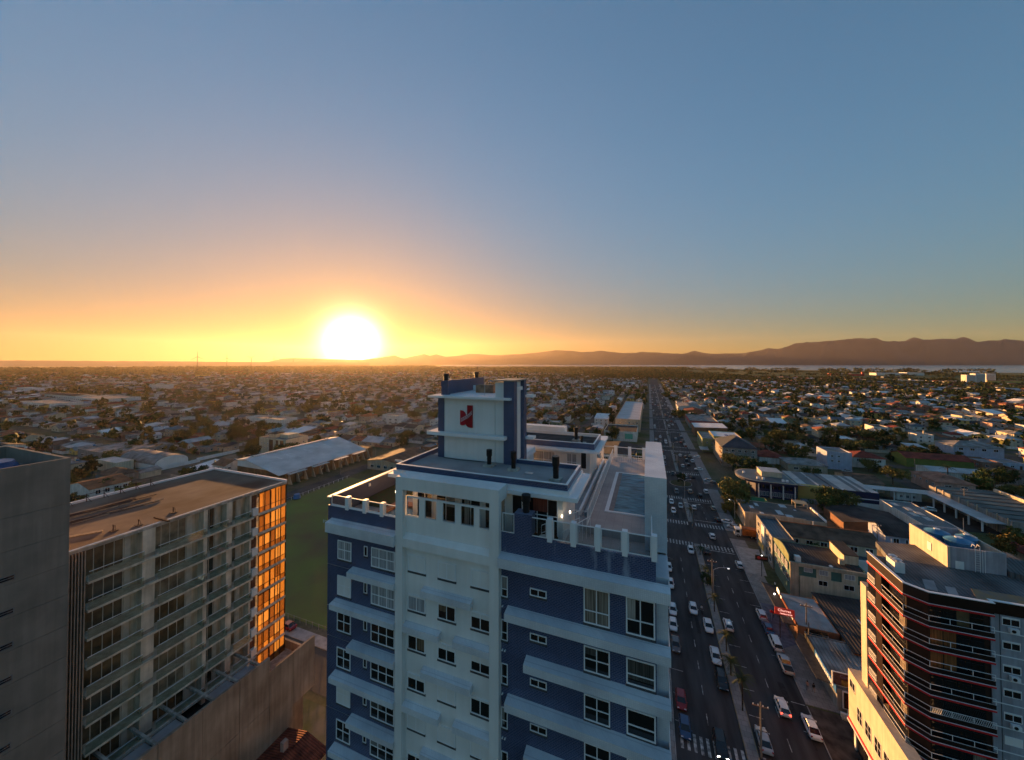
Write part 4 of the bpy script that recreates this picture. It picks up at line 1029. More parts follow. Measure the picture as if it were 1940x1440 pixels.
# ------------------------------------------------------------------ generic buildings
WALL = dict(
    white=mat('render_white', (.76, .74, .70), .9, .08, .5, streak=.22), cream=mat('render_cream', (.64, .56, .42), .9, .08, .5, streak=.2),
    grey=mat('render_grey', (.30, .29, .28), .9, .12, .5, streak=.25), beige=mat('render_beige', (.52, .42, .31), .9, .1, .5, streak=.2),
    yellow=mat('render_yellow', (.56, .42, .13), .85, .08, .5), green=mat('render_green', (.24, .28, .15), .9, .1, .5, streak=.2),
    blue=mat('render_pale_blue', (.40, .45, .58), .9, .08, .5, streak=.15), pink=mat('render_pink', (.52, .34, .28), .9, .1, .5, streak=.2),
    brown=mat('render_brown', (.24, .12, .07), .9, .12, .5), teal=mat('render_teal', (.08, .17, .15), .85, .1, .5), navy=mat('render_navy', (.018, .022, .07), .6, .1),
    brick=tile_mat('house_brick', (.34, .13, .07), (.26, .10, .06), (.30, .26, .22), .25, .08, rough=.9, spec=.2))
ROOFM = {
    'terracotta': ribbed('roof_terracotta', (.36, .11, .055), .3, 0, .9, 0, .6, .3, .4), 'dark red': ribbed('roof_dark_red', (.24, .045, .03), .3, 0, .9, 0, .6, .25, .4),
    'brown': ribbed('roof_brown', (.15, .095, .065), .35, 0, .9, 0, .6, .3, .4), 'grey': ribbed('roof_grey_sheet', (.28, .27, .26), .7, 0, .85, 0, .6, .3, .3),
    'pale metal': ribbed('roof_pale_metal', (.46, .47, .48), .9, 0, .45, .3, .7, .15, .2), 'dark': ribbed('roof_dark_sheet', (.055, .05, .05), .7, 0, .9, 0, .6, .3, .3),
    'blue-grey': ribbed('roof_blue_grey', (.09, .13, .16), .9, 0, .5, .2, .65, .15, .2), 'white': mat('roof_white', (.72, .72, .72), .7, .1, .3, detail=8),
    'orange': ribbed('roof_orange_tile', (.34, .13, .06), .3, 1, .9, 0, .6, .25, .4)}
def parapet_roof(root, x0, y0, x1, y1, h, wm, rm, ph=.6, t=.2):
    part('roof', MB().box(x0 + t, y0 + t, h - .1, x1 - t, y1 - t, h + .05), rm, root)
    for q_ in ((x0, y0, x1, y0 + t), (x0, y1 - t, x1, y1), (x0, y0 + t, x0 + t, y1 - t), (x1 - t, y0 + t, x1, y1 - t)):
        part('parapet', MB().box(q_[0], q_[1], h, q_[2], q_[3], h + ph), wm, root)
def gable(x0, y0, x1, y1, h, rise, axis='x', over=.5, th=.12):
    mb = MB()
    if axis == 'x':   # ridge runs along x
        yc = (y0 + y1) / 2
        for ya in (y0, y1):
            yo = ya + (-over if ya < yc else over); k_ = rise * over / (yc - y0)
            mb.add([(x0 - over, yo, h - k_), (x1 + over, yo, h - k_), (x1 + over, yc, h + rise), (x0 - over, yc, h + rise),
                    (x0 - over, yo, h - k_ + th), (x1 + over, yo, h - k_ + th), (x1 + over, yc, h + rise + th), (x0 - over, yc, h + rise + th)],
                   [(3, 2, 1, 0), (4, 5, 6, 7), (0, 1, 5, 4), (1, 2, 6, 5), (2, 3, 7, 6), (3, 0, 4, 7)])
        wall = [(x0, y0, y1, yc), (x1, y0, y1, yc)]
        for (x, a, b, c) in wall: mb_w.append(((x, a, h), (x, b, h), (x, c, h + rise)))
    else:
        xc = (x0 + x1) / 2
        for xa in (x0, x1):
            xo = xa + (-over if xa < xc else over); k_ = rise * over / (xc - x0)
            mb.add([(xo, y0 - over, h - k_), (xo, y1 + over, h - k_), (xc, y1 + over, h + rise), (xc, y0 - over, h + rise),
                    (xo, y0 - over, h - k_ + th), (xo, y1 + over, h - k_ + th), (xc, y1 + over, h + rise + th), (xc, y0 - over, h + rise + th)],
                   [(3, 2, 1, 0), (4, 5, 6, 7), (0, 1, 5, 4), (1, 2, 6, 5), (2, 3, 7, 6), (3, 0, 4, 7)])
        for y in (y0, y1): mb_w.append(((x0, y, h), (x1, y, h), (xc, y, h + rise)))
    return mb
mb_w = []
def hip(x0, y0, x1, y1, h, rise, over=.6):
    mb = MB(); x0 -= over; x1 += over; y0 -= over; y1 += over
    w, d = x1 - x0, y1 - y0
    if w >= d: r0, r1 = (x0 + d / 2, (y0 + y1) / 2), (x1 - d / 2, (y0 + y1) / 2)
    else: r0, r1 = ((x0 + x1) / 2, y0 + w / 2), ((x0 + x1) / 2, y1 - w / 2)
    vs = [(x0, y0, h), (x1, y0, h), (x1, y1, h), (x0, y1, h), (r0[0], r0[1], h + rise), (r1[0], r1[1], h + rise)]
    fs = [(0, 1, 5, 4), (1, 2, 5), (2, 3, 4, 5), (3, 0, 4), (3, 2, 1, 0)] if w >= d else [(0, 1, 4), (1, 2, 5, 4), (2, 3, 5), (3, 0, 4, 5), (3, 2, 1, 0)]
    vs2 = [(a, b, c - .15) for a, b, c in vs[:4]]
    mb.add(vs, fs[:-1]); mb.add(vs[:4] + vs2, [(0, 4, 5, 1), (1, 5, 6, 2), (2, 6, 7, 3), (3, 7, 4, 0), (7, 6, 5, 4)])
    return mb
USED = []   # footprints already built on
def building(name, label, x0, y0, x1, y1, h, wall='white', roof='flat', rc='grey', rise=1.6, wins=(), cat='building', axis='x', group=None, ph=.6, mb=None):
    USED.append((x0 - 1.5, y0 - 1.5, x1 + 1.5, y1 + 1.5))
    t = thing(name, ((x0 + x1) / 2, (y0 + y1) / 2, 0), label, cat, group)
    wm = WALL[wall] if isinstance(wall, str) else wall; rm = ROOFM[rc] if isinstance(rc, str) else rc
    w = MB().box(x0, y0, 0, x1, y1, h)
    if roof == 'gable':
        mb_w.clear(); r = gable(x0, y0, x1, y1, h, rise, axis)
        for tr_ in mb_w: w.add(list(tr_), [(0, 1, 2)])
        part('wall', w, wm, t); part('roof', r, rm, t)
    elif roof == 'hip':
        part('wall', w, wm, t); part('roof', hip(x0, y0, x1, y1, h, rise), rm, t)
    elif roof == 'shed':
        part('wall', w, wm, t)
        part('roof', MB().prism([(x0 - .2, y0 - .2), (x1 + .2, y0 - .2), (x1 + .2, y1 + .2), (x0 - .2, y1 + .2)], lambda x, y: h + rise * ((x - x0) / (x1 - x0) if axis == 'x' else (y - y0) / (y1 - y0)) + .003, lambda x, y: h + .15 + rise * ((x - x0) / (x1 - x0) if axis == 'x' else (y - y0) / (y1 - y0))), rm, t)
        part('wall', MB().box(x0 + .01, y1 - .2, h, x1 - .01, y1 - .01, h + (rise if axis == 'y' else 0) + .001), wm, t) if axis == 'y' else part('wall', MB().box(x1 - .2, y0 + .01, h, x1 - .01, y1 - .01, h + rise), wm, t)
    else:
        part('wall', w, wm, t); parapet_roof(t, x0, y0, x1, y1, h, wm, rm, ph)
    for (face, n, a, b, za, zb, *rest) in wins:   # n windows of equal width between a and b
        fr = rest[0] if rest else .55
        pl = {'S': y0, 'N': y1, 'W': x0, 'E': x1}[face]
        step = (b - a) / n
        for i in range(n):
            c = a + step * (i + .5)
            window(t, face, pl, c - step * fr / 2, c + step * fr / 2, za, zb, 2, 1, ft=.09, sill=False, out=.06)
    return t

# --- right of the avenue, from near to far
b = building('restaurant', 'low grey-roofed restaurant with lit awning letters beside the red sign', 30.2, 96.8, 37.5, 109.0, 4.1, 'brown', 'flat', screed, ph=.12)
part('canopy', MB().prism([(27.9, 97.5), (30.1, 97.2), (30.1, 112.5), (27.6, 113.5)], 3.7, 3.85), mat('dark_awning', (.04, .038, .04), .8, .2), b)
part('letter_fascia', MB().box(29.9, 97.0, 4.12, 30.1, 109.5, 4.75), mat('rust_fascia', (.16, .035, .015), .8, .2), b)
part('fascia_letter', MB().box(29.8, 107.4, 4.5, 29.9, 109.0, 5.4).box(29.8, 105.9, 4.4, 29.9, 106.4, 4.9), emit('lit_cream', (1, .8, .5), .5), b)
for k in range(4): part('fascia_letter', MB().box(29.78, 98.2 + .85 * k, 4.3, 29.88, 98.7 + .85 * k, 4.65), white_trim, b)
part('door', MB().box(31.5, 96.7, .2, 35.5, 96.79, 3.2), dark_glass, b)
part('door_frame', MB().box(31.4, 96.64, .2, 31.5, 96.72, 3.3).box(35.5, 96.64, .2, 35.6, 96.72, 3.3).box(31.5, 96.64, 3.2, 35.5, 96.72, 3.3), white_trim, b)
part('menu_board', MB().box(31.6, 96.5, 3.4, 35.4, 96.62, 4.0), mat('board_black', (.02, .02, .02), .6, 0), b)
for k, (x, y) in enumerate(((29.1, 108.2), (28.9, 101.5), (29.7, 100.5))): part('awning_lamp', MB().cyl(x, y, 3.9, 4.1, .12, 8), emit('lit_white', (1, .95, .9), 5), b)
b = building('shop', 'dark flat-roofed shop with a blue fascia running down to the forecourt', 31.0, 81.2, 39.5, 95.2, 3.6, 'grey', 'flat', ROOFM['grey'], ph=.25)
blue_sign = mat('sign_blue', (.03, .16, .42), .5, .12)
bf = part('fascia', MB().box(30.85, 81.2, 3.0, 30.99, 90.0, 4.3), blue_sign, b)
for k in range(11):
    y = 82.2 + .62 * k
    part('letter', MB().box(30.8, y, 3.35, 30.85, y + .4, 3.9 + .1 * (k % 2)), white_trim, bf)
part('letter', MB().box(30.78, 88.6, 3.4, 30.84, 89.3, 4.0), white_trim, bf)
part('awning', MB().prism([(28.9, 83.5), (30.84, 83.0), (30.84, 95.5), (30.2, 96.0), (28.6, 93.0)], 3.1, 3.2), mat('dark_awning', (0, 0, 0)), b)
part('front_board', MB().box(30.85, 90.3, 3.0, 30.99, 95.0, 4.2), mat('board_black', (0, 0, 0)), b)
b = building('workshop', 'dark long roof between the restaurant and the lit white wall', 38.0, 92.0, 52.0, 112.0, 4.0, 'brown', 'shed', 'dark', rise=.5)
part('dish', MB().cyl(46, 104, 4.5, 4.7, .5, 12, .3), white_trim, b); part('skylight', MB().box(43, 99, 4.62, 43.4, 103, 4.7), steel, b); part('vent', MB().box(49, 107, 4.6, 49.6, 108.6, 5.1), white_trim, b)
# green and cream block with curved parapet
b = building('green_shop_block', 'green and cream two-storey block with curved green parapet and satellite dish', 34.6, 115.6, 50.5, 128.0, 9.2, 'teal', 'flat', 'dark', ph=.25)
part('wall', MB().box(36.6, 115.3, 0, 50.6, 115.58, 6.2), WALL['cream'], b)
for (a, c) in ((40.2, 43.2), (45.4, 48.6)):
    part('wall', MB().box(a, 115.4, 4.6, c, 115.59, 9.0), WALL['cream'], b)
    window(b, 'S', 115.4, a + .5, c - .6, 7.2, 8.5, 3, 1, gm=curtain_glass, sill=False); window(b, 'S', 115.28, a + .3, c - .8, 4.6, 5.9, 2, 1, sill=False)
window(b, 'S', 115.6, 37.6, 39.4, 7.3, 8.4, 2, 1, gm=curtain_glass, sill=False)
part('pier', MB().box(34.55, 115.3, 0, 36.4, 115.59, 8.6), WALL['beige'], b)
part('fascia', MB().box(34.5, 115.2, 8.6, 50.6, 115.59, 9.5), WALL['beige'], b)
cp = [(115.62, 9.2)] + [(115.62 + 12.3 * i / 14, 10.6 + 1.1 * math.sin(3.3 * i / 14 + .4)) for i in range(15)] + [(127.9, 9.2)]
mbx = MB(); n_ = len(cp); mbx.add([(34.35, y, z) for y, z in cp] + [(34.59, y, z) for y, z in cp], [tuple(range(n_ - 1, -1, -1)), tuple(range(n_, 2 * n_))] + [(i, (i + 1) % n_, n_ + (i + 1) % n_, n_ + i) for i in range(n_)])
part('curved_parapet', mbx, WALL['green'], b)
for k in range(4): window(b, 'W', 34.34, 116.6 + 2.9 * k, 118.6 + 2.9 * k, 6.6, 8.6, 2, 1, gm=curtain_glass, sill=False); window(b, 'W', 34.58, 116.6 + 2.9 * k, 118.6 + 2.9 * k, 3.6, 5.4, 2, 1, sill=False)
part('chimney', MB().box(36.0, 116.2, 9.3, 37.2, 117.4, 10.6), white_paint, b); part('dish', MB().cyl(43.5, 116.2, 9.5, 9.75, .45, 12, .25), white_trim, b)
part('stair_box', MB().box(47.5, 119.5, 9.3, 50.5, 127.5, 11.6), WALL['cream'], b); part('stair_roof', MB().box(47.3, 119.3, 11.6, 50.6, 127.7, 11.75), ROOFM['dark'], b); part('chimney', MB().box(46.2, 118.6, 9.3, 47.3, 119.4, 10.5), WALL['cream'], b)
# white-grey three-storey front and long brown roof
b = building('corner_block', 'pale three-storey corner block facing the avenue with balconies and flat terrace', 34.4, 129.4, 40.0, 146.5, 8.6, 'grey', 'flat', 'blue-grey', ph=.9)
for k in range(4):
    for z in (1.2, 4.0, 6.6): window(b, 'W', 34.4, 130.6 + 4 * k, 132.8 + 4 * k, z, z + 1.5, 2, 1, sill=False)
part('wall', MB().box(34.0, 136.0, 0, 34.39, 139, 9.4), white_paint, b); part('banner', MB().box(33.2, 134.2, 2.6, 33.4, 139.4, 4.2), WALL['yellow'], b)
b = building('terrace_houses', 'long row under a dark brown pitched roof with white rear walls and washing terrace', 40.3, 139.8, 64.5, 151.0, 6.6, 'cream', 'gable', 'brown', rise=2.0, wins=[('S', 6, 41.5, 63.5, 4.2, 5.9, .5)])
part('terrace_wall', MB().box(40.3, 134.0, 0, 64.5, 134.25, 4.6), white_paint, b); part('terrace_floor', MB().box(40.3, 134.26, 3.2, 64.5, 139.5, 3.5), ROOFM['blue-grey'], b)
part('ridge_cap', MB().box(40.3, 145.2, 8.72, 64.5, 145.6, 8.86), ROOFM['orange'], b); part('vent', MB().cyl(50.0, 145.6, 8.8, 10.0, .12, 6), white_trim, b)
# flat grey-brown market roof with skylights
b = building('flat_roof_store', 'broad flat-roofed store with scattered white skylights and sunlit side', 33.3, 157.4, 58.0, 172.0, 5.6, 'beige', 'flat', mat('store_roof', (.085, .078, .072), .95, .25, .25, col2=(.14, .125, .11), detail=10), ph=.2)
for (x, y, w, d) in ((36.5, 163.4, 1.3, 2.6), (38.9, 166.6, 1.2, 3), (35.0, 170.2, 1.4, 2.4), (47.5, 168.4, 2.2, 3.0), (38.6, 158.6, 1.2, 1.6), (44.6, 160.2, 1.8, 4.2), (46.8, 158.4, 2.1, 2.4), (51.3, 166.4, .8, .9)):
    part('skylight', MB().box(x, y, 5.66, x + w, y + d, 5.74), mat('skylight_pale', (.45, .50, .55), .5, .1), b)
part('front_fascia', MB().box(33.3, 157.1, 3.4, 52.0, 157.38, 6.2), WALL['beige'], b)
part('rear_shelter', MB().box(52.6, 169.5, 7.4, 56.8, 173.5, 7.55), mat('shelter_beige', (.36, .31, .20), .8, .1), b)
for (x, y) in ((52.8, 169.7), (56.6, 169.7), (52.8, 173.3), (56.6, 173.3)): part('shelter_post', MB().box(x - .12, y - .12, 5.66, x + .12, y + .12, 7.4), WALL['beige'], b)
part('parapet', MB().box(57.5, 157.4, 5.9, 57.98, 170, 6.5), white_paint, b)
part('shopfront', MB().box(37.5, 157.2, .2, 41.5, 157.395, 3.2), mat('mural_blue', (.10, .06, .22), .7, .3, 1.5, col2=(.35, .06, .04)), b)
# hedge and totem sign of the school side
b = building('green_mat_court', 'bright green covered court behind the flat-roofed store', 34.5, 176.0, 47.0, 186.5, 2.6, 'green', 'flat', mat('court_green', (.02, .16, .06), .8, .15), ph=.2)
# round-ended school
SB = thing('school', (52, 205, 0), 'navy two-storey school with round-ended pale roof and orange edge line', 'school')
USED.append((38, 190, 64, 224))
def rounded(x0, y0, x1, y1, n=16):
    r = (y1 - y0) / 2; cy = (y0 + y1) / 2; cx = x0 + r * .75
    return [(cx - r * .75 * math.sin(math.pi * i / n), cy - r * math.cos(math.pi * i / n)) for i in range(n + 1)] + [(x1, y1), (x1, y0)]
rp_ = rounded(39.6, 194.5, 61.5, 215)
inn = [(52 + (x - 52) * .93, 204.7 + (y - 204.7) * .93) for x, y in rp_]
part('wall', MB().prism([(46, 196.2), (61, 196.2), (61, 214), (46, 214)], 0, 6.6), WALL['navy'], SB)
part('roof_fascia', MB().prism(rp_, 6.6, 7.5), WALL['navy'], SB)
part('roof_line', MB().prism([(52 + (x - 52) * 1.012, 204.7 + (y - 204.7) * 1.012) for x, y in rp_], 7.5, 7.62), WALL['beige'], SB)
part('roof', MB().prism(inn, 7.621, 7.68), ROOFM['blue-grey'], SB)
part('roof_room', MB().box(50.0, 203, 7.69, 58.0, 211, 10.0), WALL['cream'], SB); part('roof_room_top', MB().box(49.8, 202.8, 10.0, 58.2, 211.2, 10.15), ROOFM['pale metal'], SB)
for i in range(9):
    x = 47 + 1.5 * i
    window(SB, 'S', 196.2, x, x + 1.2, 4.0, 5.6, 2, 1, sill=False, fm=WALL['navy']); window(SB, 'S', 196.2, x, x + 1.2, .8, 2.8, 2, 1, sill=False, gm=blue_glass)
for x in (46.8, 51.5, 56.2, 60.6): part('column', MB().box(x, 195.3, 0, x + .4, 195.8, 6.59), white_paint, SB)
for (x, y) in ((43, 206), (47, 198), (49, 197.5), (56.5, 197), (58, 197)): part('roof_unit', MB().box(x, y, 7.69, x + .9, y + .9, 8.5), white_trim, SB)
for k, (a, bb, lab) in enumerate(((62.6, 75.0, 'yellow curved end wall hall with blue and grey striped roof'), (75.6, 90.0, 'navy-fronted hall with striped grey roof beside the yellow hall'))):
    h_ = 7.0
    t = thing('school_hall', ((a + bb) / 2, 206, 0), lab, 'hall'); USED.append((a, 190, bb, 222))
    part('wall', MB().box(a, 196 if k else 198.2, 0, bb, 219, h_ - .1), WALL['navy' if k else 'blue'], t)
    if k == 0:
        cv = [(a + (bb - a) * i / 12, 198.2 - 2.4 * math.sin(math.pi * i / 12)) for i in range(13)]
        part('curved_wall', MB().prism(cv + [(bb, 198.19), (a, 198.19)] if 0 else cv, 0, h_ + .3), WALL['yellow'], t)
        for x in (72.3, 73.2): part('slot', MB().box(x, 196.2, 1.5, x + .25, 196.9, 3.6), black_metal, t)
    else:
        part('white_line', MB().box(a, 195.8, 4.0, bb, 195.99, 4.3), white_trim, t)
        part('lower_wall', MB().box(a, 195.9, 0, bb, 195.99, 2.4), white_paint, t)
    stripes_ = [('pale metal', .0, .28), ('blue-grey', .28, .6), ('pale metal', .6, .68), ('blue-grey', .68, 1.0)] if k == 0 else [('blue-grey', 0, .14), ('pale metal', .14, .48), ('blue-grey', .48, .62), ('pale metal', .62, .7), ('blue-grey', .7, .82), ('pale metal', .82, 1)]
    for (c, u0, u1) in stripes_:
        xa, xb = a + (bb - a) * u0, a + (bb - a) * u1
        part('roof_sheet', MB().add([(xa, 196.2, h_), (xb - .02, 196.2, h_), (xb - .02, 219, h_ + .2), (xa, 219, h_ + .2), (xa, 196.2, h_ + .12), (xb - .02, 196.2, h_ + .12), (xb - .02, 219, h_ + .32), (xa, 219, h_ + .32)], [(3, 2, 1, 0), (4, 5, 6, 7), (0, 1, 5, 4), (1, 2, 6, 5), (2, 3, 7, 6), (3, 0, 4, 7)]), ROOFM[c], t)
building('porch_shelter', 'small blue glass canopy between the school and the yellow hall', 60.8, 184.0, 67.5, 189.5, 3.2, 'grey', 'shed', 'blue-grey', rise=.4)
building('dark_shed', 'dark crooked shed roofs with pale skylight strips behind the long brown roof', 66.0, 166.0, 86.0, 182.0, 4.0, 'brown', 'gable', 'dark', rise=1.4, axis='y')
building('brown_shed', 'low brown tiled shed beside the navy hall', 92.0, 222.5, 104.0, 240, 4.0, 'beige', 'gable', 'brown', rise=1.8)
# four-storey block with blue hipped roof
b = building('hipped_roof_block', 'four-storey grey block with slate-blue hipped roof, sunlit orange side', 40.8, 246.0, 58.6, 270.0, 11.6, 'grey', 'hip', ribbed('roof_slate', (.045, .06, .08), .35, 0, .7, 0, .7, .2, .3), rise=5.0, cat='apartment block',
             wins=[('S', 5, 41.5, 58, 9, 10.4, .5), ('S', 5, 41.5, 58, 6.1, 7.5, .5), ('S', 5, 41.5, 58, 3.2, 4.6, .5)])
for z in (1.2, 4.2, 7.2, 9.6): part('balcony_wall', MB().box(40.3, 247 + .1 * z, z, 40.79, 253, z + .9), WALL['brown'], b)
for x in (47.2, 53): part('downpipe', MB().box(x, 245.8, 0, x + .4, 245.99, 11.5), WALL['grey'], b)
for (x, z) in ((44, 8.2), (46, 5.4), (50, 2.6), (44, 2.4), (54, 5.2)): part('air_conditioner', MB().box(x, 245.5, z, x + .9, 245.99, z + .6), white_trim, b)
# green flats, white roofs, striped shop further up
b = building('green_flats', 'pale green three-storey flats with glass porch roof and solar panels', 34.6, 281.0, 42.4, 309.0, 8.8, 'green', 'flat', 'grey', wins=[('S', 2, 36, 42, 5.8, 7.0, .3), ('S', 2, 36, 42, 2.8, 4.0, .3), ('W', 6, 282, 308, 5.5, 7, .5)])
part('porch_roof', MB().prism([(32.2, 271), (37.5, 271), (37.5, 280.9), (32.2, 280.9)], 3.4, 3.6), ROOFM['pale metal'], b)
b = building('white_roof_flats', 'yellow-walled block with broad white roof and two blue solar panels', 42.8, 290, 60, 312, 9.4, 'yellow', 'flat', 'white', ph=.3)
for x in (51, 54): part('solar_panel', MB().box(x, 296, 9.5, x + 2, 300, 9.7), mat('solar_blue', (.02, .03, .22), .3, .1), b)
building('brown_rear_block', 'low block with brown roof behind the blue hipped roof', 41, 271.5, 60, 288, 6.8, 'beige', 'gable', 'brown', rise=1.8, axis='x')
building('white_sheet_hall', 'hall with broad bright white sheet roof over brown walls', 36.0, 338, 60.0, 362, 7.4, 'brown', 'shed', 'white', rise=.8, axis='x')
b = building('red_striped_shop', 'shop block with red stripes and sunlit orange front', 36.0, 378, 59.5, 422, 6.6, 'grey', 'flat', 'grey', ph=.8)
for z in (5.2, 6.2): part('red_line', MB().box(35.8, 377.6, z, 59.6, 377.99, z + .5), red, b); part('red_line', MB().box(35.6, 377.6, z, 35.99, 420, z + .5), red, b)
building('white_gable_hall', 'grey-roofed hall with red and white gable front', 34.3, 498, 60, 540, 6.5, 'white', 'gable', 'grey', rise=1.5, axis='y')
building('red_hall', 'dark red roofed hall beside the white gable hall', 40, 470, 60, 494, 5, 'brown', 'gable', 'dark red', rise=2, axis='y')
# courtyard sheds at the right
b = building('courtyard_shed', 'large grey-green shed roof crossed by dark bands, sunlit ridge edge', 119.5, 182.0, 141.0, 222.0, 5.6, 'grey', 'flat', mat('shed_sheet', (.10, .13, .125), .7, .2, .2, detail=8), ph=.3)
for k in range(7): part('roof_band', MB().box(120, 185 + 5.2 * k, 5.66, 140.7, 185.8 + 5.2 * k, 5.76), ROOFM['dark'], b)
part('sunlit_edge', MB().box(140.2, 200, 5.66, 141, 221.9, 6.9), WALL['cream'], b)
for k in range(9): part('parapet_post', MB().box(119.2, 183 + 4.3 * k, 0, 119.48, 183.4 + 4.3 * k, 6.5), WALL['beige'], b)
c2 = thing('carport', (112, 205, 0), 'long white carport roof on posts bending round the yard', 'carport'); USED.append((94, 182, 119, 224))
part('roof', MB().add([(113.6, 183, 3.9), (119, 183, 4.2), (119, 214, 4.2), (113.6, 212.5, 3.9), (113.6, 183, 4.05), (119, 183, 4.35), (119, 214, 4.35), (113.6, 212.5, 4.05)], [(3, 2, 1, 0), (4, 5, 6, 7), (0, 1, 5, 4), (1, 2, 6, 5), (2, 3, 7, 6), (3, 0, 4, 7)]), ROOFM['pale metal'], c2)
part('roof', MB().prism([(95, 213.2), (113.59, 212.8), (119, 214.1), (119, 219.5), (95, 219.5)], 3.9, 4.05), ROOFM['pale metal'], c2)
for k in range(5): part('post', MB().box(113.8, 185 + 6 * k, 0, 114.2, 185.4 + 6 * k, 3.89), white_paint, c2)
for x in (97, 103, 109): part('post', MB().box(x, 213.4, 0, x + .4, 213.8, 3.89), white_paint, c2)
building('garage_office', 'small white office with two dark windows under the carport', 104.5, 214.5, 113, 219, 3.4, 'white', 'flat', 'grey', wins=[('S', 3, 105, 111.5, 1.1, 2.4, .5)])
b = building('white_long_hall', 'long white hall with blue-grey roof and sunlit end beside the dark yard', 87.2, 159.0, 96.8, 190.0, 6.3, 'white', 'flat', 'blue-grey', ph=.3)
for (x, y) in ((89, 184), (91, 180), (92, 176), (89.5, 174), (91.5, 171)): part('roof_patch', MB().box(x, y, 6.36, x + 1.8, y + 3.5, 6.42), ROOFM['pale metal'], b)
part('vent_grille', MB().box(87.1, 180.2, 2.6, 87.19, 182.2, 3.5), black_metal, b)
part('front_panel', MB().box(87.0, 158.7, 3.5, 90.5, 158.99, 7.0), WALL['beige'], b)
b = building('verandah_house', 'two-storey house with dark roof, blue rear walls and long balcony', 71.0, 151.5, 84.5, 161.5, 6.6, 'blue', 'gable', 'dark', rise=1.8, axis='x', wins=[('S', 4, 72, 84, 4.2, 5.8, .5), ('S', 4, 72, 84, .8, 2.6, .5)])
part('balcony', MB().box(71.2, 149.6, 3.0, 84.4, 151.49, 3.2), white_paint, b)
part('balcony_rail', MB().box(71.2, 149.6, 3.9, 84.4, 149.66, 3.98), white_trim, b)
for x in (71.4, 75.5, 79.6, 84): part('post', MB().box(x, 149.62, 0, x + .2, 149.82, 6.2), white_paint, b)
building('pink_tiled_house', 'pink-walled house with salmon tiled hip roof and chimney', 127.0, 230.5, 140.0, 248.5, 5.6, 'pink', 'hip', ribbed('roof_salmon', (.38, .19, .13), .3, 0, .9, 0, .7, .3, .3), rise=2.4, cat='house', wins=[('S', 2, 128, 139, 2.6, 4.4, .45), ('W', 4, 231, 248, 3.4, 4.4, .3)])
b = building('lavender_block', 'pale lavender three-storey block with pink sunlit side', 97.0, 262, 108.5, 276, 9.5, 'blue', 'flat', 'grey', wins=[('S', 2, 98, 104, 7, 8.2, .4), ('S', 2, 98, 104, 4.2, 5.4, .4)])
building('terracotta_villa', 'white villa with dark red hipped roof behind the lavender block', 113, 272, 128, 286, 6.0, 'white', 'hip', 'dark red', rise=2.6, cat='house', wins=[('S', 4, 114, 127, 3.6, 5.2, .45)])
building('green_walled_house', 'bright green long wall with red roof behind it', 143, 284, 172, 298, 5.4, mat('lime_wall', (.14, .19, .045), .85, .1, .5), 'gable', 'dark red', rise=2.2, cat='house')
building('vault_roof_store', 'low store under two pale vaulted roofs beside the palm', 142, 262, 166, 274, 3.6, 'white', 'gable', 'pale metal', rise=1.2, axis='x')
building('brown_long_house', 'long dark brown roofed house behind the vaulted store', 168, 262, 196, 276, 4.2, 'grey', 'gable', 'brown', rise=1.8, axis='x', cat='house')
building('grey_villa', 'pale grey-roofed two-storey villa with blue-green walls', 190, 330, 214, 346, 6.4, 'blue', 'hip', 'grey', rise=2.6, cat='house', wins=[('S', 4, 191, 213, 3.8, 5.4, .4)])
building('solar_house', 'house with navy solar panels on its grey roof', 74, 248, 92, 262, 4.4, 'beige', 'hip', 'grey', rise=2.2, cat='house', wins=[('S', 3, 75, 91, 1.4, 2.8, .4)])
building('red_pyramid_house', 'house with bright dark-red pyramid roof in front of the trees', 63.5, 262, 76, 276, 4.0, 'white', 'hip', 'dark red', rise=3.0, cat='house')

# --- left of the tower
WH = thing('warehouse', (-190, 155, 0), 'long warehouse with pale metal roof, stepped eaves and brown buttressed wall', 'warehouse'); USED.append((-212, 120, -162, 194))
rx, ry0, ry1 = -203.0, 132.5, 190
pm = ROOFM['pale metal']
n_ = 5
eave = [(-170.5, 124.5)]
part('roof', MB().add([(rx, 128.5, 10), (-170.5, 124.2, 6.1), (-170.5, 182.6, 6.1), (rx, 191, 10), (rx, 128.5, 10.2), (-170.5, 124.2, 6.3), (-170.5, 182.6, 6.3), (rx, 191, 10.2)], [(3, 2, 1, 0), (4, 5, 6, 7), (0, 1, 5, 4), (1, 2, 6, 5), (2, 3, 7, 6), (3, 0, 4, 7)]), ribbed('warehouse_sheet', (.62, .61, .60), 1.1, 1, .85, 0, .8, .12, .12), WH)
part('roof', MB().add([(rx - .01, 128.5, 10), (rx - 7, 128.5, 9.1), (rx - 7, 191, 9.1), (rx - .01, 191, 10), (rx - .01, 128.5, 10.2), (rx - 7, 128.5, 9.3), (rx - 7, 191, 9.3), (rx - .01, 191, 10.2)], [(0, 1, 2, 3), (7, 6, 5, 4), (4, 5, 1, 0), (5, 6, 2, 1), (6, 7, 3, 2), (7, 4, 0, 3)]), MATS['warehouse_sheet'], WH)
for k in range(4): part('eave_step', MB().box(-170.49, 128.5 + 14 * k, 6.0 - .35, -168.4, 138.5 + 14 * k, 6.25 - .35), MATS['warehouse_sheet'], WH)
part('ridge_vent', MB().box(rx - .8, 133, 10.21, rx + .8, 182, 10.9), MATS['warehouse_sheet'], WH)
part('wall', MB().box(-209.5, 129.21, 5.91, -203.2, 190, 9.05), white_paint, WH)
part('wall', MB().box(-209.5, 129.2, 0, -172.2, 190, 5.9), mat('warehouse_wall', (.26, .14, .07), .9, .2, .4, streak=.3), WH)
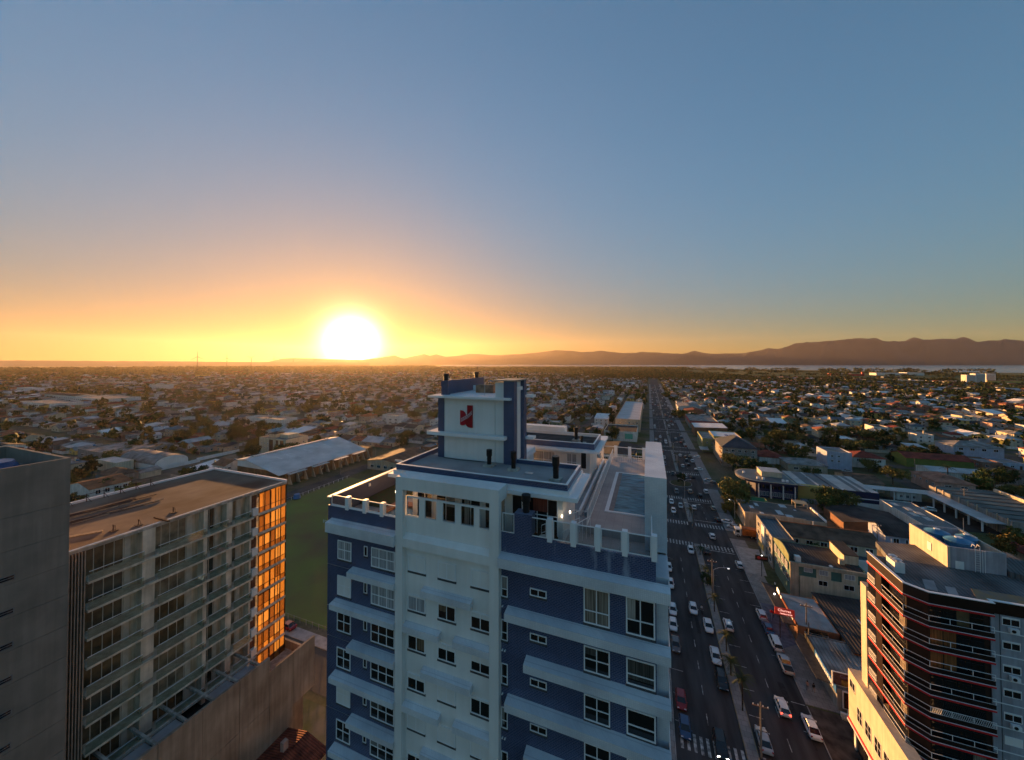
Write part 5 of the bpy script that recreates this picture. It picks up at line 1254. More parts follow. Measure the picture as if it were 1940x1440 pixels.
w = MB(); w.add([(-172.3, 129.25, 5.9), (-203, 129.25, 9.9), (-203, 129.25, 5.9), (-172.3, 129.1, 5.9), (-203, 129.1, 9.9), (-203, 129.1, 5.9)], [(0, 1, 2), (5, 4, 3), (0, 3, 4, 1), (1, 4, 5, 2)])
part('gable_wall', w, white_paint, WH)
for k in range(13):
    y = 130.4 + 4.55 * k
    part('buttress', MB().add([(-172.19, y, 0), (-169.6, y, 0), (-172.19, y, 5.6), (-172.19, y + .5, 0), (-169.6, y + .5, 0), (-172.19, y + .5, 5.6)], [(0, 1, 2), (5, 4, 3), (0, 3, 4, 1), (1, 4, 5, 2)]), WALL['beige'], WH)
    if k % 3 == 1: window(WH, 'E', -172.2, y + 1.4, y + 3.2, 2.2, 4.2, 2, 1, sill=False)
for (y, l_) in ((140, .25), (146, .35), (148.5, .4), (158, .3), (166, .35), (172, .2)):
    x1 = rx + 7; k_ = 3.9 / 32.5; x2 = x1 + 12 * l_ * 2
    part('skylight_strip', MB().add([(x1, y, 10.21 - k_ * (x1 - rx)), (x2, y, 10.21 - k_ * (x2 - rx)), (x2, y + .5, 10.21 - k_ * (x2 - rx)), (x1, y + .5, 10.21 - k_ * (x1 - rx)), (x1, y, 10.3 - k_ * (x1 - rx)), (x2, y, 10.3 - k_ * (x2 - rx)), (x2, y + .5, 10.3 - k_ * (x2 - rx)), (x1, y + .5, 10.3 - k_ * (x1 - rx))], [(3, 2, 1, 0), (4, 5, 6, 7), (0, 1, 5, 4), (1, 2, 6, 5), (2, 3, 7, 6), (3, 0, 4, 7)]), ROOFM['white'], WH)
cr = building('cream_flats', 'cream four-storey flats with brown glazed stripes behind the warehouse roof', -250, 168, -224, 184, 10.2, 'cream', 'flat', 'grey', cat='apartment block', ph=.8, wins=[('S', 3, -249, -240, 6.6, 7.8, .3), ('S', 3, -249, -240, 3.6, 4.8, .3), ('E', 3, 169, 183, 6.6, 7.8, .3)])
for (a, c) in ((-240, -236.5), (-233.5, -231.5), (-229.5, -226.5)): part('glazed_stripe', MB().box(a, 167.8, 1, c, 167.99, 10), mat('brown_glazing', (.13, .055, .03), .4, .2), cr)
part('stair_tower', MB().box(-246, 172, 10.2, -240, 178, 13), WALL['cream'], cr); part('stair_roof', hip(-246, 172, -240, 178, 13, 1.2), ROOFM['brown'], cr); part('roof_room', MB().box(-238, 174, 10.2, -230, 182, 12.6), WALL['cream'], cr)
b = building('brown_roof_clubhouse', 'low brown-roofed clubhouse with lit porch beside the lawn', -154, 166, -132, 196, 5.0, 'beige', 'gable', 'brown', rise=1.6, axis='y', wins=[('S', 4, -153, -134, 1.2, 2.8, .5)])
part('sign_board', MB().box(-136, 168, 5.2, -131, 168.2, 6.6), white_trim, b)
building('orange_roof_house', 'white two-storey house with orange tiled roof beyond the grey block', -252, 82.5, -233, 96, 5.4, 'white', 'gable', 'orange', rise=2.0, axis='y', cat='house', wins=[('E', 4, 83.5, 95.5, 2.6, 4.4, .55)])
building('dark_pyramid_house', 'house with dark brown pyramid roof behind the orange-roofed house', -270, 97.5, -254.5, 108, 4.2, 'grey', 'hip', 'brown', rise=2.6, cat='house')
building('cream_box_house', 'plain cream box-shaped house with pale flat roof', -300, 108.5, -279, 116, 5.6, 'cream', 'flat', 'pale metal', ph=.2, cat='house')
bt = thing('barrel_roof_hall', (-275, 124, 0), 'white hall with rounded barrel gable beside the dirt track', 'hall'); USED.append((-304, 117, -262, 136))
ar = [(118.6 + 8 - 8 * math.cos(math.pi * i / 12), 3.2 + 4.0 * math.sin(math.pi * i / 12)) for i in range(13)]
mbx = MB(); n_ = 15; pr = [(118.6, 0)] + ar + [(134.6, 0)]
mbx.add([(-264, y, z) for y, z in pr] + [(-301, y, z) for y, z in pr], [tuple(range(n_)), tuple(range(2 * n_ - 1, n_ - 1, -1))] + [(i, n_ + i, n_ + (i + 1) % n_, (i + 1) % n_) for i in range(n_)])
part('wall', mbx, white_paint, bt)
mbx = MB()
for (p, q) in zip(ar, ar[1:]): mbx.add([(-263.8, p[0], p[1] + .02), (-263.8, q[0], q[1] + .02), (-301.2, q[0], q[1] + .02), (-301.2, p[0], p[1] + .02), (-263.8, p[0], p[1] + .14), (-263.8, q[0], q[1] + .14), (-301.2, q[0], q[1] + .14), (-301.2, p[0], p[1] + .14)], [(0, 1, 2, 3), (7, 6, 5, 4), (0, 4, 5, 1), (2, 6, 7, 3)])
part('roof', mbx, ROOFM['grey'], bt)
b = building('long_grey_terrace', 'long pale grey terrace roof behind the cream box house', -350, 118, -312, 150, 5.0, 'grey', 'flat', 'grey', wins=[('E', 5, 120, 148, 2.4, 3.6, .5), ('S', 4, -348, -314, 1.6, 3.0, .4)])
building('small_porch_house', 'small house with grey porch roof beside the barrel hall', -262, 108, -252.8, 116.5, 3.2, 'cream', 'gable', 'grey', rise=1.2, axis='y', cat='house')
tag(part('garden_wall', MB().box(-259.4, 104, 0, -259.1, 117, 2.4).box(-262.6, 117.2, 0, -262.3, 140, 2.0).box(-266, 140, 0, -265.7, 165, 2.0), white_paint), 'long white garden wall stepping along the dirt track', 'garden wall')
b = building('red_tiled_house', 'low rusty red tiled roof at the foot of the concrete podium', -49.0, 22, -41.8, 37.2, 9.0, 'beige', 'gable', ribbed('roof_rust_tile', (.24, .060, .035), .3, 1, .95, 0, .5, .35, .8), rise=.8, axis='y', cat='house')
part('chimney', MB().box(-46.6, 34.6, 9.3, -46.0, 35.3, 10.9), WALL['pink'], b)
tag(part('garden_wall', MB().box(-60.8, 40.5, 0, -48.0, 40.7, 1.2), WALL['brick']), 'low red brick wall at the edge of the yard below the podium', 'garden wall')
# low fence round the lawn
FE = thing('lawn_fence', (-110, 63, 0), 'low fence of thin posts round the lawn', 'fence')
for k in range(46):
    x = -150 + 2.0 * k
    if x < -62: part('post', MB().box(x, 62.4, 0, x + .1, 62.5, 1.3), WALL['grey'], FE)
for k in range(30): part('post', MB().box(-151.3, 64 + 2.9 * k, 0, -151.2, 64.1 + 2.9 * k, 1.3), white_paint, FE)
part('rail', MB().tube((-150, 62.45, 1.2), (-62, 62.45, 1.2), .03, 4), WALL['grey'], FE); part('rail', MB().tube((-151.25, 64, 1.2), (-151.25, 150, 1.2), .03, 4), white_paint, FE)
PN = thing('paddock_rail', (-120, 96, 0), 'short white rail fence standing out on the lawn beside the tower', 'fence')
for k in range(6): part('post', MB().box(-118 + 2.2 * k, 104, 0, -117.9 + 2.2 * k, 104.1, 1.2), white_paint, PN)
part('rail', MB().box(-118, 104, 1.05, -107, 104.06, 1.2), white_paint, PN); part('rail', MB().box(-118, 104, .5, -107, 104.06, .62), white_paint, PN)
tag(part('blue_container', MB().cyl(-150, 118, .3, 2.2, 1.6, 10, 1.2), mat('container_blue', (.10, .18, .36), .5, .1)), 'small pale blue container on the lawn edge near the warehouse street', 'container')
tag(part('street_wall', MB().box(-290, 240, 0, -150, 240.4, 1.6), mat('sunlit_wall', (.66, .55, .40), .8, .1, .2)), 'long pale wall running beside the boulevard beyond the warehouse', 'wall')  # one pale cream colour, slightly varied by noise
# white blocks left of the avenue
b = building('peach_block', 'peach three-storey block with long pale corrugated roof left of the avenue', -29.0, 339.0, -7.5, 500, 10.2, 'beige', 'flat', ribbed('roof_pale_ribs', (.50, .51, .53), 6.0, 1, .6, .1, .7, .1, .1), ph=.9, wins=[('S', 6, -28, -8.5, 7.2, 8.4, .4), ('S', 6, -28, -8.5, 4.2, 5.4, .4)])
b2_ = building('mint_fronted_hall', 'pale flat hall with mint green door panel in front of the peach block', -34, 296, -9, 328, 7.0, 'white', 'flat', 'dark', ph=.7)
part('mint_panel', MB().box(-18, 295.8, 2.0, -12, 295.99, 6), mat('mint', (.12, .45, .34), .7, .1), b2_)
building('charcoal_roof_hall', 'charcoal-roofed hall with white side nearest the tower pool', -30, 226, -8, 262, 5.4, 'white', 'gable', 'dark', rise=1.6, axis='y')
# ------------------------------------------------------------------ foliage
def leaf_mat(name, c, c2, rand=.25):
    m = mat(name, c, .8, 0, .35, col2=c2, spec=.15, rand=rand, detail=3)
    return m
LEAF = [leaf_mat('foliage_dark', (.075, .110, .030), (.032, .052, .016)), leaf_mat('foliage_olive', (.150, .145, .040), (.075, .078, .026)), leaf_mat('foliage_golden', (.21, .15, .036), (.080, .065, .020)), leaf_mat('foliage_deep', (.045, .070, .026), (.020, .034, .013))]
bark = mat('bark', (.07, .05, .035), .95, .3, 3)
def crown_arrays(seed, rx, rz, cz, nclump, nleaf, size, spread=.34, shape='round'):
    g = np.random.default_rng(seed)
    cs = []
    while len(cs) < nclump:
        p = g.uniform(-1, 1, 3); r = np.linalg.norm(p)
        if r > 1 or r < .25: continue
        if shape == 'flat': p[2] *= .7
        if shape == 'cone': p[:2] *= (1 - .55 * (p[2] + 1) / 2) * .8
        cs.append(p)
    cs = np.array(cs)
    wob = 1 + .25 * np.sin(cs[:, 0] * 5 + seed) * np.cos(cs[:, 1] * 4)
    cs *= wob[:, None]
    idx = g.integers(0, nclump, nleaf)
    off = g.normal(0, 1, (nleaf, 3)); off /= np.linalg.norm(off, axis=1)[:, None]; off *= g.uniform(.35, 1, (nleaf, 1)) * spread
    c = (cs[idx] + off) * np.array([rx, rx, rz]) + np.array([0, 0, cz])
    n = off + g.normal(0, .45, (nleaf, 3)) + np.array([0, 0, .25]); n /= np.linalg.norm(n, axis=1)[:, None]
    t = np.cross(n, g.normal(0, 1, (nleaf, 3))); t /= np.linalg.norm(t, axis=1)[:, None]; b = np.cross(n, t)
    s = size * g.uniform(.6, 1.4, (nleaf, 1))
    q = np.stack([c - t * s, c - b * s * .7, c + t * s, c + b * s * .7], 1)
    return q.reshape(-1, 3)
def mesh_np(name, verts, nv_face, mats, mi=None):
    me = bpy.data.meshes.new(name); nf = len(verts) // nv_face
    me.vertices.add(len(verts)); me.vertices.foreach_set('co', np.asarray(verts, dtype=np.float32).ravel())
    me.loops.add(len(verts)); me.loops.foreach_set('vertex_index', np.arange(len(verts), dtype=np.int32))
    me.polygons.add(nf); me.polygons.foreach_set('loop_start', np.arange(0, len(verts), nv_face, dtype=np.int32))
    me.polygons.foreach_set('loop_total', np.full(nf, nv_face, dtype=np.int32))
    for m in mats: me.materials.append(m)
    if mi is not None: me.polygons.foreach_set('material_index', np.asarray(mi, dtype=np.int32))
    me.update(); me.validate(); return me
KINDS = [('broad dark', 4.2, 3.0, 5.2, 0, 'round', 'broad_tree'), ('spreading olive', 5.2, 2.5, 5.4, 1, 'flat', 'broad_tree'), ('golden', 3.6, 2.9, 4.8, 2, 'round', 'broad_tree'),
         ('small bushy', 2.4, 2.2, 3.0, 1, 'round', 'small_tree'), ('tall deep green', 2.6, 5.0, 7.0, 3, 'cone', 'tall_tree'), ('rounded deep green', 3.4, 3.0, 4.8, 3, 'round', 'broad_tree')]
PROTO = []
for i, (kn, rx, rz, cz, mi_, shp, nm) in enumerate(KINDS):
    var = []
    for v_ in range(3):
        q = crown_arrays(100 + i * 7 + v_, rx, rz, cz, 26, 1500, .34, .36, shp)
        cm = mesh_np('crown', q, 4, [LEAF[mi_]])
        tb = MB(); tb.tube((0, 0, 0), (.1, .05, cz * .7), .22, 7, .13)
        for k in range(5):
            a = k * 1.26 + v_; tb.tube((.08, .04, cz * (.42 + .05 * k)), (rx * .55 * math.cos(a), rx * .55 * math.sin(a), cz + rz * .25), .09, 5, .03)
        var.append((cm, tb.mesh('trunk', bark)))
    PROTO.append(var)

# ------------------------------------------------------------------ ordinary houses
ZL = [(-1e9, -330, 'far beyond the grey block'), (-330, -245, 'beyond the unfinished block'), (-245, -60, 'beyond the warehouse'), (-60, 3, 'left of the avenue'), (3, 95, 'near the avenue'), (95, 260, 'beyond the school'), (260, 500, 'beyond the courtyard sheds'), (500, 1e9, 'far towards the industrial halls')]
def zone(x, y):
    r = math.degrees(math.atan2(x, y))
    if r < -70: s = 'beyond the grey block'
    elif r < -60: s = 'beyond the unfinished block'
    elif r < -46: s = 'beyond the long warehouse'
    elif r < -33: s = 'beyond the lawn'
    elif r < -10: s = 'behind the blue tower'
    elif r < 1: s = 'left of the avenue'
    elif r < 12: s = 'beside the avenue right side'
    elif r < 22: s = 'beyond the round-ended school'
    elif r < 31: s = 'beyond the lavender block'
    else: s = 'beyond the courtyard sheds'
    return s
def ordn(i):
    w = 'first second third fourth fifth sixth seventh eighth ninth tenth eleventh twelfth thirteenth fourteenth fifteenth sixteenth seventeenth eighteenth nineteenth twentieth'.split()
    if i < 20: return w[i]
    return f'{i + 1}' + ('th' if 10 < (i + 1) % 100 < 14 else {1: 'st', 2: 'nd', 3: 'rd'}.get((i + 1) % 10, 'th'))
BIG = [(TX0, TY0, TX1, TY1, 51), (-73, 17, -52, 42, 43), (-66, 8, -52, 17, 52), (31, 62, 52, 82, 33), (-17, 23, -5, 34, 54)]
def hidden(x, y, z):
    for (x0, y0, x1, y1, h) in BIG:
        # sight line from the camera position to (x,y,z) against a box
        t0, t1 = 0.0, 1.0
        ok = True
        for (d, a, b) in ((x, x0, x1), (y, y0, y1)):
            if abs(d) < 1e-6:
                if not (a < 0 < b): ok = False
                continue
            ta, tb_ = a / d, b / d
            if ta > tb_: ta, tb_ = tb_, ta
            t0, t1 = max(t0, ta), min(t1, tb_)
        if ok and t0 < t1 and t1 < 1:
            if CAM_H + (z - CAM_H) * t1 < h - .5: return True
    return False
def inview(x, y, z=4, pad=60):
    p = px_of(x, y, z)
    return p is not None and -pad < p[0] < 1940 + pad and p[1] < 1440 + pad
def occupied(x, y, r=7):
    for (x0, y0, x1, y1) in USED:
        if x0 - r < x < x1 + r and y0 - r < y < y1 + r: return True
    if -4 - r < x < 31 + r: return True
    if -155 - r < x < -60 + r and 45 < y < 152: return True
    if -268 < x < -243 and 90 < y < 170: return True
    if 84 < x < 142 and 178 < y < 226: return True
    return False
USED.append((-165, 152, -128, 200)); USED.append((-75, -10, 30, 62))
H = random.Random(21)
houses = []   # x, y, w, d, storeys, wall, roof type, roof colour, rot
wallc = ['white'] * 7 + ['cream'] * 3 + ['beige'] * 3 + ['grey'] * 3 + ['pink', 'blue', 'brick', 'yellow', 'green', 'brown']
roofc = ['terracotta'] * 8 + ['dark red'] * 5 + ['brown'] * 6 + ['grey'] * 7 + ['dark'] * 3 + ['pale metal'] * 4 + ['blue-grey'] * 2 + ['orange'] * 2
xs_r = [26.2] + SIDE_R; ys_c = CROSS
def lots(xa, xb, ya, yb):
    wdt = xb - xa; n = max(2, int(wdt / 12.2))
    rows = max(2, int((yb - ya) / 21))
    for r_ in range(rows):
        for c in range(n):
            yield xa + wdt * (c + .5) / n, ya + (yb - ya) * (r_ + .5) / rows
blocks = []
cols = [AV1 + 4] + SIDE_R
for a, b in zip(cols, cols[1:]):
    for c, d in zip([56] + ys_c[1:], ys_c[1:] + [1380]): blocks.append((a + 5, b - 5, c + 6, d - 6))
colsl = [AV0 - 3] + SIDE_L
for a, b in zip(colsl, colsl[1:]):
    for c, d in zip([62] + ys_c[1:], ys_c[1:] + [1380, 1480]): blocks.append((b + 5, a - 5, c + 6, d - 6))
for (xa, xb, ya, yb) in blocks:
    for (x, y) in lots(xa, xb, ya, yb):
        x += H.uniform(-1.5, 1.5); y += H.uniform(-3, 3)
        dist = math.hypot(x, y)
        if occupied(x, y) or not inview(x, y): continue
        if H.random() < .09: continue
        ax = .36 * x + .94 * y
        if x > 26 and ax > 1450 - .15 * x: continue
        if x > 300 and H.random() < (ax - 500) / 2600: continue
        st = 2 if H.random() < .24 else 1
        rt = H.choices(['gable', 'hip', 'flat', 'shed'], [5, 5, 3, 1.2])[0]
        rc = H.choice(roofc)
        if rt in ('flat', 'shed'): rc = H.choice(['grey', 'pale metal', 'grey', 'dark', 'white', 'blue-grey'])
        w, d = H.uniform(8, 11), H.uniform(9, 15)
        if H.random() < .05: w *= 1.5; d *= 1.5; rt = H.choice(['gable', 'shed']); rc = H.choice(['pale metal', 'grey', 'white'])
        houses.append([x, y, w, d, st, H.choice(wallc), rt, rc, H.choice([0, 0, 0, 1]), dist])
houses.sort(key=lambda h: h[-1])
for h in houses:      # the left half of the town has greyer, browner roofs
    if h[0] < -20 and h[7] in ('terracotta', 'dark red', 'orange') and H.random() < .62: h[7] = H.choice(['grey', 'brown', 'pale metal', 'grey', 'brown', 'dark'])
vis = [h for h in houses if not hidden(h[0], h[1], 5)]
near = vis[:300]; nearset = set(id(h) for h in near)
farh = [h for h in houses if id(h) not in nearset and (h[-1] < 700 or not hidden(h[0], h[1], 5))]
# distant town beyond the surveyed blocks, thinning out
for _ in range(5200):
    a = H.uniform(-78, 4); dd = math.sqrt(H.uniform(1350 ** 2, 3900 ** 2)); x, y = dd * math.sin(R(a)), dd * math.cos(R(a))
    if not inview(x, y): continue
    lim = 3900 if a < -48 else (3900 - (a + 48) * 58 if a < -6 else 1500)
    if dd > lim or H.random() < (dd - 1350) / 4200: continue
    k_ = H.uniform(1.0, 2.4)
    farh.append([x, y, 10 * k_, 12 * k_, H.choice([1, 1, 1, 2]), H.choice(wallc), H.choice(['gable', 'flat', 'hip']), H.choice(roofc), 0, dd])
for _ in range(420):
    a = H.uniform(10, 36); dd = math.sqrt(H.uniform(1300 ** 2, 1900 ** 2)); x, y = dd * math.sin(R(a)), dd * math.cos(R(a))
    if inview(x, y): farh.append([x, y, H.uniform(10, 22), H.uniform(10, 20), 1, H.choice(wallc), H.choice(['gable', 'flat']), H.choice(roofc), 0, dd])

WN = {'white': 'white', 'cream': 'cream', 'beige': 'beige', 'grey': 'grey', 'pink': 'pink', 'blue': 'pale blue', 'brick': 'brick', 'yellow': 'yellow', 'green': 'green', 'brown': 'brown'}
def house_geo(h, wall, roof):
    """wall and roof builders filled in local metres round the house centre"""
    x, y, w, d, st, wc, rt, rc, rot, dist = h
    x0, x1, y0, y1 = -w / 2, w / 2, -d / 2, d / 2
    e = 2.9 * st + .2
    wall.box(x0, y0, 0, x1, y1, e)
    if rt == 'gable':
        mb_w.clear(); g = gable(x0, y0, x1, y1, e, min(w, d) * .20, 'y' if (d > w) != bool(rot) else 'x', .45)
        for t_ in mb_w: wall.add(list(t_), [(0, 1, 2)])
        roof.add(g.v, g.f)
    elif rt == 'hip':
        g = hip(x0, y0, x1, y1, e, min(w, d) * .22, .5); roof.add(g.v, g.f)
    elif rt == 'shed':
        roof.prism([(x0 - .3, y0 - .3), (x1 + .3, y0 - .3), (x1 + .3, y1 + .3), (x0 - .3, y1 + .3)], lambda a, b: e + .003 + .12 * (b - y0), lambda a, b: e + .15 + .12 * (b - y0))
        wall.add([(x0, y1 - .01, e), (x1, y1 - .01, e), (x1, y1 - .01, e + .12 * d), (x0, y1 - .01, e + .12 * d)], [(0, 1, 2, 3)])
    else:
        roof.box(x0 + .2, y0 + .2, e - .1, x1 - .2, y1 - .2, e + .05)
        for q_ in ((x0, y0, x1, y0 + .2), (x0, y1 - .2, x1, y1), (x0, y0 + .2, x0 + .2, y1 - .2), (x1 - .2, y0 + .2, x1, y1 - .2)): wall.box(q_[0], q_[1], e, q_[2], q_[3], e + .5)
    return e
wmb = MB(); wmb.box(-.5, -.06, 0, .5, 0, .06); wmb.box(-.5, -.06, .94, .5, 0, 1); wmb.box(-.5, -.06, .06, -.45, 0, .94); wmb.box(.45, -.06, .06, .5, 0, .94); wmb.box(-.02, -.05, .06, .02, 0, .94)
wmb.mi = 1; wmb.box(-.45, -.02, .06, .45, 0, .94)
win_me = wmb.mesh('window', [white_trim, dark_glass])
dmb = MB(); dmb.box(-.5, -.05, 0, .5, 0, 1); door_me = dmb.mesh('door', mat('door_brown', (.10, .05, .03), .7, .2))
def addwin(root, me, x, y, z, w, h, rz, name='window'):
    o = bpy.data.objects.new(name, me); COL.objects.link(o); o.parent = root; o.location = (x, y, z); o.scale = (w, 1, h); o.rotation_euler.z = rz; return o
RTN = {'gable': 'pitched', 'hip': 'hipped', 'flat': 'flat', 'shed': 'lean-to'}
cnt = {}
labs = []
for h in near:
    x, y, w, d, st, wc, rt, rc, rot, dist = h
    base = f"{WN[wc]} {'two-storey ' if st == 2 else ''}house, {rc.replace('-', ' ')} {RTN[rt]} roof, {zone(x, y)}"
    labs.append(base); cnt[base] = cnt.get(base, 0) + 1
seen = {}
for h, base in zip(near, labs):
    x, y, w, d, st, wc, rt, rc, rot, dist = h
    k = seen.get(base, 0); seen[base] = k + 1
    lab = base if cnt[base] == 1 else base + f", {ordn(k)} from the camera side"
    t = thing('house', (x, y, 0), lab, 'house', 'ordinary houses of the low town')
    ORG[t.name] = (0, 0, 0)
    wa, ro = MB(), MB(); e = house_geo(h, wa, ro)
    part('wall', wa, WALL[wc], t); part('roof', ro, ROOFM[rc], t)
    nS = 3 if w > 10 else 2
    for s_ in range(st):
        z = .95 + 2.9 * s_
        for i in range(nS):
            u = -w / 2 + w * (i + .5) / nS
            if s_ == 0 and i == nS - 1: addwin(t, door_me, u, -d / 2 - .002, 0.02, 1.0, 2.1, 0, 'door')
            else: addwin(t, win_me, u, -d / 2 - .002, z, 1.5, 1.15, 0)
        if dist < 420:
            side = -1 if x > 0 else 1
            for i in range(2): addwin(t, win_me, side * (w / 2 + .002), -d / 2 + d * (i + .5) / 2, z, 1.4, 1.1, side * math.pi / 2)
    if H.random() < .6 and dist < 520:
        mg = 2.2; yw = MB(); yw.box(-w / 2 - mg, -d / 2 - 5, 0, w / 2 + mg, -d / 2 - 4.85, 1.9)
        sx_ = -1 if H.random() < .5 else 1; yw.box(sx_ * (w / 2 + mg), -d / 2 - 4.84, 0, sx_ * (w / 2 + mg - .15), d / 2 + 3, 2.0)
        part('yard_wall', yw, H.choice([WALL['white'], WALL['grey'], WALL['cream'], WALL['brick']]), t)
    if H.random() < .3: part('chimney', MB().box(w * .2, d * .1, e - .2, w * .2 + .8, d * .1 + .7, e + min(w, d) * .22 + .7), WALL['cream'], t)
    if H.random() < .2 and rt != 'flat' and dist < 500: part('porch', MB().box(-w / 2 - 2.5, -d * .2, 2.3, -w / 2 - .01, d * .3, 2.45), ROOFM['grey'], t)
    if H.random() < .35:
        tkc = H.choice([tank_blue, white_trim]); part('water_tank', MB().cyl(w * .28, d * .2, e + (1.0 if rt != 'flat' else .1), e + (2.0 if rt != 'flat' else 1.2), .6, 9, .7), tkc, t)
# the rest of the town, too many to tell one by one
names = sorted(WALL); rnames = sorted(ROOFM); allm = [WALL[n] for n in names] + [ROOFM[n] for n in rnames] + [dark_glass]
bulk = MB()
for h in farh:
    x, y, w, d, st, wc, rt, rc, rot, dist = h
    wa, ro = MB(), MB(); e = house_geo(h, wa, ro)
    bulk.mi = names.index(wc); bulk.add([(a + x, b + y, c) for a, b, c in wa.v], wa.f)
    bulk.mi = len(names) + rnames.index(rc); bulk.add([(a + x, b + y, c) for a, b, c in ro.v], ro.f)
    if dist < 1500:
        bulk.mi = len(allm) - 1
        for s_ in range(st):
            for u in (-w * .25, w * .2): bulk.add([(x + u - .7, y - d / 2 - .03, .9 + 2.9 * s_), (x + u + .7, y - d / 2 - .03, .9 + 2.9 * s_), (x + u + .7, y - d / 2 - .03, 2.2 + 2.9 * s_), (x + u - .7, y - d / 2 - .03, 2.2 + 2.9 * s_)], [(0, 1, 2, 3)])
o = link('distant_houses', bulk.mesh('distant_houses', allm)); tag(o, 'mass of low houses spreading to the horizon behind the nearer town', 'houses', None, 'stuff')
# garden walls between the nearer lots: one wall per house front
for h in near[:120]:
    x, y, w, d = h[:4]
    if H.random() < .5:
        pass

# ------------------------------------------------------------------ trees through the town
def place_tree(k, v_, x, y, s, rz, lab, grp):
    cm, tm = PROTO[k][v_]
    t = bpy.data.objects.new('tree', None); COL.objects.link(t); t.location = (x, y, 0); t.scale = (s, s, s * H.uniform(.85, 1.15)); t.rotation_euler.z = rz
    tag(t, lab, 'tree', grp)
    for nm, me in (('crown', cm), ('trunk', tm)):
        c = bpy.data.objects.new(nm, me); COL.objects.link(c); c.parent = t
    return t
pts = []
fp = [(h[0] - h[2] / 2, h[1] - h[3] / 2, h[0] + h[2] / 2, h[1] + h[3] / 2) for h in houses]
grid = {}
for q_ in fp: grid.setdefault((int(q_[0] // 40), int(q_[1] // 40)), []).append(q_)
def inhouse(x, y, r=1.0):
    for i in (-1, 0, 1):
        for j in (-1, 0, 1):
            for (x0, y0, x1, y1) in grid.get((int(x // 40) + i, int(y // 40) + j), ()):
                if x0 - r < x < x1 + r and y0 - r < y < y1 + r: return True
    return False
def onstreet(x, y):
    if 24 < x < 42 and 200 < y < 278: return True
    return any(abs(x - s) < 5 for s in SIDE_R + SIDE_L) or any(abs(y - s) < 5.5 for s in CROSS)
for _ in range(60000):
    a = H.uniform(-80, 38); dd = math.sqrt(H.uniform(60 ** 2, 1650 ** 2)); x, y = dd * math.sin(R(a)), dd * math.cos(R(a))
    if len(pts) > 7000: break
    if not inview(x, y) or occupied(x, y, 2) or onstreet(x, y) or inhouse(x, y, 1.2): continue
    if noise.noise(Vector((x * .012, y * .012, 4))) < -.12 and H.random() < .75: continue
    pts.append((x, y, dd))
# clumps seen in the photograph
for (x, y, n, r) in ((31, 171, 3, 3), (36, 181, 3, 3), (36, 190, 1, 2), (71, 190, 6, 3), (-300, 170, 12, 22), (-340, 215, 12, 25), (-330, 150, 6, 14), (30, 445, 6, 6), (-62, 420, 26, 22), (-70, 450, 22, 22), (95, 330, 10, 16), (120, 320, 9, 12), (150, 380, 12, 20), (118, 262, 4, 4), (160, 300, 8, 12), (-46, 300, 6, 8), (150, 300, 4, 6), (-240, 92, 2, 2), (-262, 175, 5, 6), (165, 222, 2, 3), (30, 700, 8, 8)):
    for _ in range(n):
        x_, y_ = x + H.gauss(0, r * .6), y + H.gauss(0, r * .6)
        if not (4 < x_ < 26): pts.append((x_, y_, math.hypot(x_, y_)))
pts.sort(key=lambda p: p[2])
vt = [p for p in pts if not hidden(p[0], p[1], 5)]
nt_ = vt[:295]; ft_ = vt[295:] + [p for p in pts if p[2] < 500 and hidden(p[0], p[1], 5)]
info = []; cnt = {}
for (x, y, dd) in nt_:
    k = H.choices(range(6), [4, 5, 2.2, 5, .5, 5])[0]; s = H.uniform(.55, 1.35)
    base = f"{KINDS[k][0]} tree {'small, ' if s < .75 else ''}{zone(x, y)}"
    info.append((k, s, base)); cnt[base] = cnt.get(base, 0) + 1
seen = {}
for (x, y, dd), (k, s, base) in zip(nt_, info):
    i_ = seen.get(base, 0); seen[base] = i_ + 1
    place_tree(k, H.randrange(3), x, y, s, H.uniform(0, 6.28), base if cnt[base] == 1 else base + f", {ordn(i_)} from the camera side", 'garden trees of the low town')
# distant tree mass
for _ in range(15000):
    a = H.uniform(-80, 5); dd = math.sqrt(H.uniform(1500 ** 2, 5600 ** 2)); x, y = dd * math.sin(R(a)), dd * math.cos(R(a))
    if inview(x, y) and not (a > -33 and dd > 4300): ft_.append((x, y, dd))
for _ in range(2600):
    a = H.uniform(-9, 13); dd = H.uniform(1480, 2500); x, y = dd * math.sin(R(a)), dd * math.cos(R(a))
    if a > 3 and dd > 2500 - (a - 3) * 70: continue
    ft_.append((x, y, dd))
for k in range(6):     # hedgerows and shelter belts crossing the fields
    a0 = H.uniform(2, 20); d0 = (1750, 1900, 2250, 2700, 3300, 3900)[k]
    for _ in range(260):
        a = H.uniform(a0 - 4, 38); dd = d0 / math.cos(R(a - 10)) + H.uniform(-14, 14)
        if noise.noise(Vector((a * .4, k * 7.0, 0))) > -.05: ft_.append((dd * math.sin(R(a)), dd * math.cos(R(a)), dd))
for _ in range(2400):  # wood along the shore
    a = H.uniform(-33, 38); base_d = float(np.interp(a, [-33, -22, -12, -4, 3, 9, 16, 22, 30, 38], [5100, 4450, 4200, 4050, 3750, 3550, 3250, 3050, 2800, 2700]))
    dd = base_d - abs(H.gauss(0, 90)); ft_.append((dd * math.sin(R(a)), dd * math.cos(R(a)), dd + 20000))
small = [crown_arrays(500 + i, 4.3, 3.4, 3.9, 7, 46, 1.5, .55, 'round') for i in range(7)]
vs, mi = [], []
